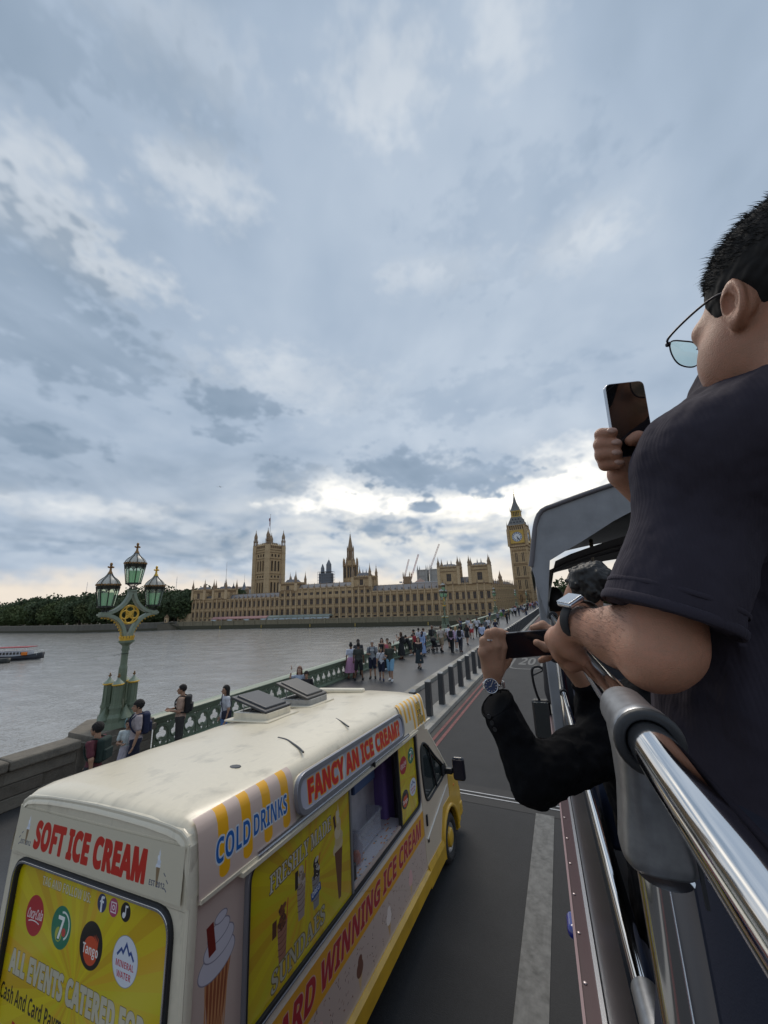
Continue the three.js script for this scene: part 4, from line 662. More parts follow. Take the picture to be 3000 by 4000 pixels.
// ---------------------------------------------------------------- things round and behind the palace
{
  const loc = (s, off) => { const p = atFront(s, off); return [p.x, 0, p.z]; };
  const turn = PANG;
  const pale = M([0.5, 0.49, 0.46], 0.85, { tex: T.stone, size: 8 }), steel = M([0.2, 0.23, 0.28], 0.6), lead = M([0.21, 0.23, 0.26], 0.6, { tex: T.stone, size: 6 });
  for (const [s, lab] of [[85, 'pale grey church tower with corner pinnacles, left of a pair behind the palace roof'], [70.5, 'pale grey church tower with corner pinnacles, right of a pair behind the palace roof']]) {
    const t = thing('church_tower', lab, 'tower', loc(s, 180), turn, 'pair of church towers'), w = 5;
    part(t, 'shaft', [box(2 * w, 44, 2 * w, 0, BASE + 22, 0), ...[[1, 1], [1, -1], [-1, 1], [-1, -1]].map(([a, c]) => box(1.7, 44, 1.7, a * w, BASE + 22, c * w)), box(11, 0.6, 11, 0, 29.5, 0), box(11, 0.6, 11, 0, 35.8, 0)], pale);
    for (const [a, c] of [[1, 1], [1, -1], [-1, 1], [-1, -1]]) part(t, 'pinnacle', [octa(0.8, 0.05, 5.4, a * w, 36.6, c * w, 5)], pale);
    for (const x of [-1.8, 1.8]) { piece(t, 'window', windowGeo(1.9, 4.5, 1, true).pane, PANE, [x, 32.6, w + 0.02], [0, Math.PI, 0]); }
    piece(t, 'window', windowGeo(2.8, 3.6, 2, true).pane, PANEB, [0, 25.5, w + 0.02], [0, Math.PI, 0]);
  }
  { // scaffolded pair of turrets
    const t = thing('scaffolded_turret', 'blue grey scaffolded roof turrets with two pointed tops behind the palace', 'tower', loc(146, 60), turn), sc = [];
    for (let y = 14; y < 31; y += 2.4) sc.push(box(12.6, 0.16, 9.4, 0, y, 0)); for (let x = -6.2; x <= 6.3; x += 2.07) for (const z of [-4.6, 4.6]) sc.push(box(0.16, 17, 0.16, x, 22, z));
    part(t, 'scaffold', sc, steel); part(t, 'body', [box(10.6, 17, 8, 0, 21, 0)], M([0.17, 0.19, 0.22], 0.8));
    part(t, 'turret', [octa(2.4, 2.3, 8, 2.6, 29, 0), octa(2.5, 0.3, 4.6, 2.6, 37, 0), octa(0.1, 0.05, 2.5, 2.6, 41, 0)], lead); part(t, 'turret', [octa(1.8, 1.6, 5, -3.6, 29, 0), octa(1.7, 0.2, 4.2, -3.6, 34, 0)], lead);
  }
  { // small four-pinnacled tower, pale gabled hall, lead roofs right of the spire
    const t = thing('stone_turret', 'small brown stone tower with four pinnacles behind the right wing roof', 'tower', loc(71, 60), turn);
    part(t, 'shaft', [box(5.4, 30, 5.4, 0, BASE + 15, 0), box(6, 0.5, 6, 0, 21, 0), box(6, 0.5, 6, 0, 17.6, 0)], TURRET); for (const [a, c] of [[1, 1], [1, -1], [-1, 1], [-1, -1]]) part(t, 'pinnacle', [octa(0.5, 0.45, 3, a * 2.7, 21, c * 2.7, 5), octa(0.5, 0.04, 2.5, a * 2.7, 24, c * 2.7, 5)], TURRET);
    const g = thing('gabled_hall', 'white rounded hall with a brown pyramid roof behind the palace', 'building', loc(84, 160), turn);
    part(g, 'wall', [octa(9, 9, 27, 0, BASE, 0, 12)], M([0.66, 0.65, 0.62], 0.8, { tex: T.mottle, size: 6 })); part(g, 'roof', [octa(10, 0.6, 6.5, 0, BASE + 27, 0, 12)], M([0.22, 0.15, 0.13], 0.8)); part(g, 'cornice', [octa(9.6, 9.6, 1, 0, BASE + 26, 0, 12)], pale);
    const r = thing('lead_roof', 'long grey lead roof behind the right wing of the palace', 'roof', loc(52, 70), turn);
    part(r, 'roof', [ext(shapeOf([[-8, 10], [8, 10], [0, 18]]), 46, 0).translate(0, 0, -23).rotateY(Math.PI / 2)], lead);
    const r2 = thing('scaffolded_roof', 'grey dome shaped scaffold roof behind the right wing of the palace', 'roof', loc(66, 110), turn);
    part(r2, 'cover', [new THREE.SphereGeometry(9, 16, 8, 0, Math.PI * 2, 0, Math.PI / 2).scale(1.1, 1, 0.8).translate(0, 11, 0)], M([0.28, 0.31, 0.36], 0.7, { tex: T.mottle, size: 4 }));
    part(r2, 'ribs', [-0.8, -0.4, 0, 0.4, 0.8].map((a) => new THREE.TorusGeometry(9.05, 0.14, 4, 16, Math.PI).scale(1.1, 1, 1).rotateX(a * 0.6).translate(0, 11, 0)), steel);
  }
  // tower cranes
  const crane = (s, off, hJib, lean, len, rgb, label) => {
    const t = thing('tower_crane', label, 'crane', loc(s, off), turn, 'cranes behind the palace'), m = M(rgb, 0.6), g = [], top = 30;
    const lattice = (a, b, w, n) => { const out = [], d = b.clone().sub(a), u = V(0, 0, 1), v = d.clone().cross(u).normalize(); const P2 = (t2, i) => a.clone().addScaledVector(d, t2).addScaledVector(u, (i & 1 ? 1 : -1) * w).addScaledVector(v, (i & 2 ? 1 : -1) * w); for (let i = 0; i < 4; i++) out.push(bar(P2(0, i), P2(1, i), 0.17, 4)); for (let k = 0; k < n; k++) for (const [i, j] of [[0, 2], [1, 3], [0, 1]]) out.push(bar(P2(k / n, i), P2((k + 1) / n, j), 0.09, 3)); return out; };
    part(t, 'mast', lattice(V(0, BASE, 0), V(0, top, 0), 1, 14), m);
    part(t, 'jib', lattice(V(0, top, 0), V(-len * Math.sin(lean), top + len * Math.cos(lean), 0).multiply(V(-1, 1, 1)), 0.8, 16), m);
    part(t, 'cab', [box(3, 3, 3, 1.5, top + 0.5, 0), box(4, 2.4, 2.6, -4, top + 1, 0)], M([0.5, 0.5, 0.5], 0.6));
  };
  crane(116, 330, 40, 0.42, 62, [0.6, 0.42, 0.38], 'pale red tower crane with long raised jib, rightmost of three');
  crane(141, 330, 40, 0.36, 46, [0.45, 0.14, 0.14], 'red tower crane with raised jib, middle of three behind the palace');
  crane(152, 330, 40, 0.3, 38, [0.62, 0.4, 0.38], 'thin pale tower crane with raised jib, leftmost of three');
  // marquees on the terrace
  const marquee = (s0, s1, rgb, label) => {
    const t = thing('terrace_marquee', label, 'marquee', PN.toArray(), 0); t.rotation.y = Math.PI + PANG;
    const n = Math.round((s1 - s0) / 5.2), w = (s1 - s0) / n, can = M(rgb, 0.7, { tex: T.mottle, size: 5 });
    for (let k = 0; k < n; k++) { const x = s0 + k * w; part(t, 'canopy', [ext(shapeOf([[-8.2, LAND + 2.6], [-8.2, LAND + 2.9], [-5.2, LAND + 4], [-2.2, LAND + 2.9], [-2.2, LAND + 2.6]]), w - 0.12, 0).rotateY(-Math.PI / 2).translate(x + w - 0.06, 0, 0)], can); part(t, 'valance', [box(w - 0.12, 0.5, 0.06, x + w / 2, LAND + 2.45, -8.2)], can); if (rgb[0] < 0.5 || k % 3 === 0) part(t, 'side_panel', [box(w - 0.9, 1.5, 0.06, x + w / 2, LAND + 1.4, -8.1)], M([0.5, 0.58, 0.62], 0.25)); part(t, 'post', [box(0.14, 2.5, 0.14, x, LAND + 1.3, -8.15)], M([0.75, 0.75, 0.75], 0.5)); }
  };
  marquee(158, 207.5, [0.5, 0.27, 0.25], 'row of pink canopies on the palace river terrace');
  marquee(108, 157.5, [0.26, 0.3, 0.27], 'row of grey green glazed canopies on the palace river terrace');
  // terrace lamps / small kiosk at the corner
  const k = thing('stone_kiosk', 'small stone kiosk with pointed roof on the river wall, left of the palace', 'kiosk', [-283, LAND, -201]);
  part(k, 'body', [octa(1.6, 1.6, 3.6, 0, 1, 0)], STONE2); part(k, 'roof', [octa(2, 0.2, 2.6, 0, 4.6, 0)], STONED); part(k, 'doorway', [box(0.9, 2, 0.3, 0.5, 2.4, 1.4)], PANE);

  // ---- distant buildings beyond the trees on the left
  const far = (x, z, w, d, h, rgb, roof, label, name = 'distant_building') => { const t = thing(name, label, 'building', [x, LAND, z], 0.25); part(t, 'wall', [box(w, h, d, 0, h / 2, 0)], M(rgb, 0.85, { tex: T.mottle, size: 12 })); part(t, 'roof', [ext(shapeOf([[-d / 2 - 1, h], [d / 2 + 1, h], [d * 0.2, h + roof], [-d * 0.2, h + roof]]), w, 0).translate(0, 0, -w / 2).rotateY(Math.PI / 2)], M([0.26, 0.2, 0.17], 0.85, { tex: T.mottle, size: 10 })); const n = Math.floor(w / 7); for (let i = 0; i < n; i++) for (let f = 0; f < Math.max(1, Math.floor(h / 9)); f++) piece(t, 'window', windowGeo(2.6, 3, 1, false).pane, PANEB, [-w / 2 + 3.5 + i * 7, h - 5 - f * 7, d / 2 + 0.05], [0, Math.PI, 0]); return t; };
  far(-640, -300, 150, 30, 20, [0.5, 0.47, 0.43], 8, 'long pale building with a brown roof beyond the trees at far left');
  far(-640, -520, 210, 40, 34, [0.36, 0.36, 0.37], 12, 'wide grey building on the skyline behind the trees');
  far(-500, -470, 60, 30, 38, [0.45, 0.43, 0.4], 5, 'pale block with small windows just above the trees left of the lamp');
  far(-470, -560, 46, 30, 44, [0.32, 0.33, 0.35], 4, 'grey block behind the trees between the lamp lanterns');
  const sp = thing('church_spire', 'small grey church spire on the skyline right of the lamp', 'spire', [-425, LAND, -420]); part(sp, 'tower', [box(7, 32, 7, 0, 16, 0)], pale); part(sp, 'spire', [octa(4.6, 0.1, 15, 0, 32, 0)], lead); part(sp, 'mast', [octa(0.2, 0.1, 12, 0, 46, 0, 4)], steel);
  for (const [x, z, h, l] of [[-655, -330, 56, 'thin white mast on the skyline at far left'], [-452, -330, 52, 'thin white mast just left of the lamp on the skyline'], [-430, -390, 74, 'thin lattice mast right of the top lantern']]) { const t = thing('radio_mast', l, 'mast', [x, LAND, z]); part(t, 'pole', [octa(0.5, 0.2, h, 0, 0, 0, 5)], M([0.6, 0.6, 0.62], 0.5)); part(t, 'crosspiece', [box(2.4, 0.3, 0.3, 0, h * 0.86, 0), box(1.8, 0.3, 0.3, 0, h * 0.93, 0)], M([0.6, 0.6, 0.62], 0.5)); }
  const hillG = []; for (let i = 0; i < 14; i++) { const r = rng(400 + i), x = -1900 + i * 90; hillG.push(new THREE.SphereGeometry(1, 12, 6, 0, Math.PI * 2, 0, Math.PI / 2).scale(140 + r() * 120, 60 + r() * 26, 90).translate(x, LAND, -1500 - r() * 200)); }
  struct('hills', hillG, M([0.22, 0.25, 0.26], 0.95, { tex: T.mottle, size: 60 }));
  // right side: street trees and blocks beyond the bridge, red bus and cars far down the road
  far(34, -330, 50, 30, 22, [0.22, 0.2, 0.17], 5, 'dark stone building with turrets beyond the bridge, seen under the bus canopy');
  far(75, -300, 40, 40, 34, [0.26, 0.25, 0.24], 8, 'tall dark building beyond the bridge at right, behind the passenger heads');
  for (const x of [50, 62]) { const t = thing('roof_turret', x === 50 ? 'small domed turret on the far skyline seen under the canopy' : 'second domed turret on the far skyline seen under the canopy', 'turret', [x, LAND + 30, -300]); part(t, 'drum', [octa(2.4, 2.4, 7, 0, 0, 0)], pale); part(t, 'dome', [new THREE.SphereGeometry(2.4, 10, 6, 0, Math.PI * 2, 0, Math.PI / 2).translate(0, 7, 0), octa(0.3, 0.05, 4, 0, 9, 0, 5)], lead); }
}

// ---- trees
const LEAF = [[0.075, 0.105, 0.036], [0.055, 0.085, 0.03], [0.09, 0.115, 0.042], [0.062, 0.09, 0.042]].map((c) => M(c, 0.9, { side: THREE.DoubleSide, tex: T.mottle, size: 4 }));
const BARK = M([0.07, 0.055, 0.04], 0.95, { tex: T.grain, size: 1 });
function crownGeo(seed, n, size) {   // leaf clumps spread through uneven lobes; unit height
  const r = rng(seed), pos = [], lobes = Array.from({ length: 17 }, (_, i) => { const a = r() * 6.28, d = i < 2 ? 0.05 : 0.14 + 0.2 * r(); return [Math.cos(a) * d, 0.2 + 0.62 * r(), Math.sin(a) * d, 0.15 + 0.13 * r()]; });
  for (let i = 0; i < n; i++) {
    const L = lobes[Math.floor(r() * lobes.length)], u = r() * 2 - 1, a = r() * 6.28, q = L[3] * Math.cbrt(0.25 + 0.75 * r()) * (0.85 + 0.4 * r()), s = Math.sqrt(1 - u * u);
    const c = V(L[0] + q * s * Math.cos(a), L[1] + q * u * 0.85, L[2] + q * s * Math.sin(a)), m = new THREE.Quaternion().setFromEuler(new THREE.Euler(r() * 6, r() * 6, r() * 6)), w = size * (0.6 + 0.8 * r());
    for (const [x, y] of [[-1, -0.6], [1, -0.5], [0.3, 0.9], [-1, -0.6], [0.3, 0.9], [-0.8, 0.5]]) { const p = V(x * w, y * w, 0).applyQuaternion(m).add(c); pos.push(p.x, p.y, p.z); }
  }
  const g = new THREE.BufferGeometry(); g.setAttribute('position', new THREE.Float32BufferAttribute(pos, 3)); g.computeVertexNormals(); return metric(g);
}
const CROWNS = [1, 2, 3, 4].map((s) => crownGeo(s * 7, 3400, 0.032));
const TRUNK = metric(join([bar([0, 0, 0], [0.01, 0.42, 0], 0.026, 7, 0.015), bar([0.01, 0.36, 0], [0.16, 0.62, 0.05], 0.012, 5, 0.006), bar([0, 0.34, 0], [-0.14, 0.6, -0.06], 0.012, 5, 0.006), bar([0.01, 0.4, 0], [0.02, 0.75, 0.08], 0.012, 5, 0.005), bar([0, 0.38, 0], [0.02, 0.64, -0.16], 0.011, 5, 0.005)]));
function tree(x, z, h, k, label, group, y = LAND) {
  const t = thing('broadleaf_tree', label, 'tree', [x, y, z], k * 1.7, group); t.scale.set(h * 1.05, h, h * 1.05);
  piece(t, 'trunk', TRUNK, BARK); piece(t, 'crown', CROWNS[k % 4], LEAF[k % 4]);
  return t;
}
{
  const r = rng(300), line = [[-262, -236], [-289, -203], [-352, -184], [-474, -182], [-760, -240]];
  const at = (t) => { const n = line.length - 1, i = Math.min(n - 1, Math.floor(t * n)), f = t * n - i; return [lerp(line[i][0], line[i + 1][0], f), lerp(line[i][1], line[i + 1][1], f)]; };
  for (let row = 0; row < 2; row++) for (let k = 0; k < 34; k++) {
    const [x, z] = at((k + 0.5 * row) / 34), left = sstep(-300, -600, x);
    tree(x + r() * 4 - 2, z - 5 - row * 12 - r() * 4, (row ? 27 : 22) - left * 2 + r() * 4.5, Math.floor(r() * 4), row ? `taller tree in the back row of the riverside wood, ${ORD(k + 1)} from the palace` : `dense dark green tree along the river wall, ${ORD(k + 1)} from the palace`, row ? 'back row of riverside trees' : 'front row of riverside trees');
  }
  for (let k = 0; k < 7; k++) tree([-4, 3, 16, 23, 30, 38, 47][k] + r() * 3, -262 - r() * 12, [15, 19, 20, 17, 18, 19, 18][k] + r() * 3, k, `dark street tree past the bridge end, ${['first', 'second', 'third', 'fourth', 'fifth', 'sixth', 'seventh'][k]} right of the clock tower`, 'street trees beyond the bridge');
}

// ---------------------------------------------------------------- river boats and an aeroplane
{
  const hull = (L, w, h, sheer, rgb) => loft(Array.from({ length: 13 }, (_, i) => { const t = i / 12, x = (t - 0.5) * L, k = Math.pow(Math.sin(Math.PI * clamp(0.06 + t * 0.9)), 0.5), y = h * (1 + sheer * Math.pow(Math.abs(t - 0.45) * 2, 2)); return [[x, y, w * k], [x, 0.3, w * k * 0.86], [x, -0.5, w * k * 0.4], [x, -0.5, -w * k * 0.4], [x, 0.3, -w * k * 0.86], [x, y, -w * k]]; }));
  const b = thing('river_boat', 'moored river cruise boat with white windows, red awning and orange life raft', 'boat', [-181, WATER, -72], 0.42);
  part(b, 'hull', [hull(19, 2.4, 1.5, 0.5)], M([0.02, 0.022, 0.03], 0.5)); part(b, 'waterline_stripe', [hull(19.1, 2.42, 0.25, 0).translate(0, 0, 0)], M([0.6, 0.6, 0.6], 0.5));
  part(b, 'cabin', [box(12, 1.6, 3.8, -1.5, 2.3, 0)], M([0.62, 0.64, 0.68], 0.5, { tex: T.mottle, size: 3 })); for (let i = 0; i < 9; i++) part(b, 'window', [box(0.8, 0.8, 0.06, -6.6 + i * 1.25, 2.45, 1.92)], PANE);
  part(b, 'awning', [rbox(13, 0.25, 3.9, 0.1, -1, 4.4, 0)], M([0.28, 0.04, 0.05], 0.7)); for (const x of [-7, -3, 1, 5]) part(b, 'awning_post', [box(0.1, 1.6, 0.1, x, 3.7, 1.8)], M([0.7, 0.7, 0.7], 0.5));
  part(b, 'life_raft', [rbox(2, 1.1, 0.5, 0.15, 4.6, 2.3, 2.0)], M([0.75, 0.2, 0.02], 0.5)); part(b, 'bow_rail', [tube([[5.5, 2.8, 1.6], [8.2, 3.1, 0.8], [9.4, 3.2, 0], [8.2, 3.1, -0.8], [5.5, 2.8, -1.6]], 0.05, 5, 30), ...[5.5, 7, 8.4].map((x) => bar([x, 1.6, 1.2], [x, 2.9, 1.4], 0.05, 4))], M([0.7, 0.7, 0.7], 0.4)); part(b, 'fender', [new THREE.TorusGeometry(0.4, 0.16, 6, 12).translate(9, 1.2, 0.6)], M([0.02, 0.02, 0.02], 0.8));
  const c = thing('work_barge', 'grey work barge with an upper deck at the left picture edge', 'boat', [-184, WATER, -62], 0.42);
  part(c, 'hull', [hull(24, 2.6, 1.3, 0.2)], M([0.025, 0.03, 0.028], 0.6)); part(c, 'deckhouse', [box(15, 2.8, 4, -2, 2.7, 0)], M([0.42, 0.44, 0.46], 0.6, { tex: T.mottle, size: 3 })); part(c, 'top_rail', [box(15, 0.1, 0.1, -2, 5, 1.9), ...Array.from({ length: 9 }, (_, i) => box(0.08, 1, 0.08, -9 + i * 1.8, 4.5, 1.9))], M([0.5, 0.5, 0.5], 0.5)); part(c, 'wheelhouse', [box(3, 2, 3, 3, 5, 0)], M([0.6, 0.6, 0.6], 0.6)); for (let i = 0; i < 8; i++) part(c, 'window', [box(0.9, 0.7, 0.06, -8 + i * 1.6, 3.1, 2.02)], PANE);
  const d = V(...[-0.7265, 0.2886, -0.6237]).normalize().multiplyScalar(900), a = thing('airliner', 'tiny airliner flying left of the palace in the cloudy sky', 'aeroplane', d.add(camera.position).toArray(), 2.2), am = M([0.2, 0.22, 0.26], 0.5);
  a.rotation.z = 0.25; a.scale.setScalar(0.42);
  part(a, 'fuselage', [lathe([[0, -18], [1, -16.5], [1.9, -13], [1.9, 10], [1.2, 15], [0.2, 19]], 12).rotateZ(Math.PI / 2)], am); part(a, 'wing', [ext(shapeOf([[-2, 0], [4, 0], [-4, 17], [-6, 17]]), 0.4, 0).rotateX(Math.PI / 2)], am); part(a, 'wing', [ext(shapeOf([[-2, 0], [4, 0], [-4, -17], [-6, -17]]), 0.4, 0).rotateX(Math.PI / 2)], am); part(a, 'tail_fin', [ext(shapeOf([[-18, 0], [-13, 0], [-18, 6], [-20, 6]]), 0.3, 0)], am);
}

// ---------------------------------------------------------------- traffic far along the road, seen under the bus canopy
{
  const vehicle = (name, x, z, w, h, L, rgb, label, cat, white) => {
    const t = thing(name, label, cat, [x, 0, z]), paint = M(rgb, 0.3, { phys: true, clearcoat: 0.6 }), dk = M([0.02, 0.022, 0.026], 0.1);
    const low = h > 2 ? h : h * 0.58;
    part(t, 'body', [rbox(w, low - 0.35, L, 0.16, 0, 0.35 + (low - 0.35) / 2, 0, 3), ...(h > 2 ? [] : [rbox(w * 0.86, h * 0.5, L * 0.55, 0.14, 0, h * 0.72, 0, 3)])], paint);
    if (white) part(t, 'front_panel', [rbox(w * 0.92, h * 0.5, 0.06, 0.02, 0, h * 0.36, L / 2)], M([0.62, 0.66, 0.7], 0.4));
    part(t, 'windscreen', [rbox(w * 0.84, h * (h > 2 ? 0.26 : 0.24), 0.05, 0.02, 0, h * (h > 2 ? 0.72 : 0.8), h > 2 ? L / 2 + 0.01 : L * 0.27)], dk);
    for (const s of [-1, 1]) { part(t, 'headlight', [rbox(0.28, 0.16, 0.05, 0.02, s * w * 0.38, 0.75, L / 2 + 0.01)], M([0.8, 0.8, 0.78], 0.2)); for (const q of [-1, 1]) part(t, 'wheel', [cyl(0.38, 0.38, 0.24, 18).rotateZ(Math.PI / 2).translate(s * (w / 2 - 0.12), 0.38, q * L * 0.33)], M([0.02, 0.02, 0.02], 0.8)); }
    return t;
  };
  vehicle('parked_coach', 0.2, -72, 2.3, 3.15, 7, [0.4, 0.05, 0.07], 'red and white minibus far down the road, seen under the bus canopy', 'minibus', true);
  vehicle('parked_car', 2.4, -62, 1.8, 1.5, 4.3, [0.3, 0.36, 0.38], 'grey blue car far down the road beside the red minibus', 'car');
  vehicle('parked_car', 5.2, -66, 1.8, 1.5, 4.3, [0.35, 0.04, 0.06], 'small red car in the far right lane', 'car');
}

// ---------------------------------------------------------------- ice cream van
function canv(w, h, draw) { const c = document.createElement('canvas'); c.width = w; c.height = h; const g = c.getContext('2d'); draw(g, w, h); const t = new THREE.CanvasTexture(c); t.colorSpace = THREE.SRGBColorSpace; return t; }
function fitText(g, s, x, y, w, h, fill, stroke, lw, o = {}) {   // text stretched into a box, optionally slanted or lifted along its length
  g.save(); g.font = `${o.weight ?? 'bold'} 100px ${o.font ?? 'sans-serif'}`; g.textBaseline = 'alphabetic'; const m = g.measureText(s).width; g.translate(x, y + h); g.transform(1, o.rise ?? 0, o.slant ?? 0, 1, 0, 0); g.scale(w / m, h / 73); g.lineJoin = 'round';
  if (o.shadow) { g.fillStyle = o.shadow; g.fillText(s, 6, 6); }
  if (stroke) { g.lineWidth = lw; g.strokeStyle = stroke; g.strokeText(s, 0, 0); } g.fillStyle = fill; g.fillText(s, 0, 0); if (o.fat) { g.lineWidth = o.fat; g.strokeStyle = fill; g.strokeText(s, 0, 0); } g.restore();
}
const quadZ = (z0, z1, y0, y1, x, tilt = 0) => { // a flat panel on the right-hand side, text reading towards the front
  const g = new THREE.PlaneGeometry(z1 > z0 ? z1 - z0 : z0 - z1, y1 - y0); g.rotateY(Math.PI / 2); const p = g.attributes.position; for (let i = 0; i < p.count; i++) { const y = p.getY(i) + (y0 + y1) / 2; p.setXYZ(i, x - tilt * (y - y0), y, p.getZ(i) + (z0 + z1) / 2); } return g;
};
const flat = (t, rough = 0.4, o = {}) => { const m = new THREE.MeshPhysicalMaterial({ map: t, roughness: rough, ...o }); return m; };
{
  const van = thing('ice_cream_van', 'cream and yellow ice cream van covered in signs, parked by the near kerb', 'van', [-2.0, 0, -1.82]);
  van.rotation.order = 'ZXY'; van.rotation.set(-2.3 * RAD, 0, 3 * RAD);
  const W = -1.96, cx = W / 2;
  const dirt = texture(512, (u, v) => { const s = tfbm(u, v, 5, 5, 61), st = tfbm(u, v * 0.4, 16, 3, 71), k = s > 0.2 ? (s - 0.2) * 0.55 : 0; const q = clamp(0.97 + 0.05 * tfbm(u, v, 40, 2, 3) - k - (st > 0.33 ? 0.08 : 0)); return [q, q * 0.99, q * 0.965]; });
  const cream = M([0.76, 0.69, 0.55], 0.28, { phys: true, clearcoat: 0.35, clearcoatRoughness: 0.2 }); cream.map = rep(dirt, 1.9);
  const pink = [206, 184, 172];
  const yellow = M([0.74, 0.43, 0.015], 0.32, { phys: true, clearcoat: 0.5, clearcoatRoughness: 0.15, tex: T.mottle, size: 1.5 });
  const rubber = M([0.018, 0.018, 0.02], 0.6), chrome = M([0.62, 0.63, 0.66], 0.22, { metal: 0.95 }), grey = M([0.3, 0.31, 0.35], 0.35, { metal: 0.6 });
  const glass = M([0.05, 0.06, 0.06], 0.05, { phys: true, clearcoat: 1, clearcoatRoughness: 0.03 });
  const black = M([0.012, 0.012, 0.014], 0.35);

  // ---- roof shell
  const prof = (top, wR, low) => { // from right eaves over the crown to the left eaves
    const pts = [[0.012, low], [0.005, low + 0.1], [-0.02, top - 0.16], [-0.035, top - 0.085], [-0.06, top - 0.045], [-0.11, top - 0.018], [-0.2, top - 0.004], [-0.42, top + 0.012], [-0.7, top + 0.02], [-0.98, top + 0.024]];
    const r = pts.map(([x, y]) => [x * (x < -0.11 ? 1 : 1), y]);
    return [...r, ...pts.slice(0, -1).reverse().map(([x, y]) => [W - x, y])];
  };
  const st = [[0.115, 2.58, 2.26, 0.05], [0.1, 2.63, 2.25, 0.02], [0.05, 2.66, 2.245, 0.005], [-0.05, 2.672, 2.245, 0]]; for (let z = -0.25; z > -3.3; z -= 0.2) st.push([z, 2.672, 2.245, 0]);
  st.push([-3.4, 2.668, 2.245, 0], [-3.7, 2.655, 2.245, 0.01], [-3.95, 2.63, 2.245, 0.04], [-4.1, 2.59, 2.245, 0.09], [-4.2, 2.52, 2.245, 0.15], [-4.26, 2.4, 2.245, 0.2], [-4.28, 2.28, 2.22, 0.22]);
  const shell = loft(st.map(([z, t, l, inset]) => prof(t, 0, l).map(([x, y]) => [x + (cx - x) * inset * 0.5, y + (y > 2.6 ? 0.006 * n2(x * 2.5, z * 2.5) : 0), z - (z < -3.9 ? 0.12 * (1 - ((x - cx) / cx) ** 2) : 0)])), false, true);
  part(van, 'roof_shell', [shell], cream);
  // raised ledges moulded into the roof
  part(van, 'roof_ledge', [rbox(0.9, 0.07, 0.12, 0.03, W + 0.52, 2.69, -3.86, 3)], cream);
  part(van, 'rear_eave', [ext(shapeOf([[-0.03, 2.24], ...prof(2.62, 0, 2.26).slice(2, -2).map(([x, y]) => [clamp(x, W + 0.03, -0.03), y]), [W + 0.03, 2.24]]), 0.05, 0.012).translate(0, 0, 0.045)], cream);
  // sealed cracks and stains
  const tar = M([0.085, 0.09, 0.1], 0.7);
  const onRoof = (x) => 2.676 + 0.018 * Math.min(1, Math.max(0, (-x - 0.2) / 0.7));
  const strip = (pts, r) => { const g = tube(pts.map(([x, z]) => V(x, onRoof(x) + 0.003, z)), r, 5, 16); g.scale(1, 1, 1); return g; };
  part(van, 'sealant_line', [strip([[-0.63, -1.36], [-0.5, -1.33], [-0.34, -1.24], [-0.2, -1.15], [-0.1, -1.07]], 0.009)], tar);
  part(van, 'sealant_line', [strip([[-0.45, -2.16], [-0.34, -2.08], [-0.22, -1.98], [-0.12, -1.89]], 0.008)], tar);
  part(van, 'roof_patch', [new THREE.CylinderGeometry(0.042, 0.044, 0.006, 9).scale(1.25, 1, 0.8).translate(-0.437, 2.688, -0.62)], tar);
  // roof hatches
  const hatch = (x, z, lidM, baseM, lift) => {
    const h = new THREE.Group(); h.name = 'roof_hatch'; h.position.set(x, 2.695, z); van.add(h);
    part(h, 'flange', [rbox(0.7, 0.02, 0.58, 0.008, 0, 0.005, 0)], cream);
    const s = rrect(0.56, 0.44, 0.04); s.holes.push(new THREE.Path(rrect(0.46, 0.34, 0.03).getPoints(6)));
    part(h, 'curb', [ext(s, 0.07, 0.004, 4).rotateX(-Math.PI / 2).translate(0, 0.01, 0)], baseM);
    part(h, 'shaft_opening', [box(0.47, 0.01, 0.35, 0, 0.03, 0), ...(lift > 0.3 ? [] : [cyl(0.06, 0.07, 0.1, 12, 0, 0.08, 0), new THREE.TorusGeometry(0.15, 0.012, 5, 20).rotateX(Math.PI / 2).translate(0, 0.085, 0)])], rubber);
    const lid = part(h, 'lid', [rbox(0.6, 0.03, 0.48, 0.014, 0, 0, 0, 3), rbox(0.5, 0.035, 0.38, 0.017, 0, 0.018, 0, 3)], lidM); lid.position.set(-0.02, 0.085 + 0.3 * Math.sin(lift) + 0.01, 0); lid.rotation.z = -lift;
    part(h, 'stay', [bar([-0.2, 0.07, 0.12], [-0.2, 0.09 + 0.5 * Math.sin(lift) * 0.85, 0.12], 0.006, 5)], grey);
  };
  hatch(-1.5, -2.08, M([0.03, 0.032, 0.036], 0.35), cream, 0.27); hatch(-1.46, -2.86, M([0.06, 0.055, 0.05], 0.4), M([0.4, 0.39, 0.37], 0.5, { tex: T.mottle, size: 0.4 }), 0.34);

  // ---- right side: panel with the serving hatch cut out, printed
  const sideTex = canv(2048, 1160, (g, w, h) => {   // z 0.1 .. -3.55 across, y 2.3 .. 0.42 down
    const X = (z) => ((0.1 - z) / 3.65) * w, Y = (y) => ((2.3 - y) / 1.88) * h;
    g.fillStyle = `rgb(${pink})`; g.fillRect(0, 0, w, h);
    const r = rng(8); for (let i = 0; i < 260; i++) { const z = r() * 3.5, y = 0.62 + r() * 0.38; g.fillStyle = ['#8a5b4c', '#6b4a44', '#9c6a54'][i % 3]; g.save(); g.translate(X(-z), Y(y)); g.rotate(r() * 6); g.fillRect(-7, -2, 12, 3.4); g.restore(); }
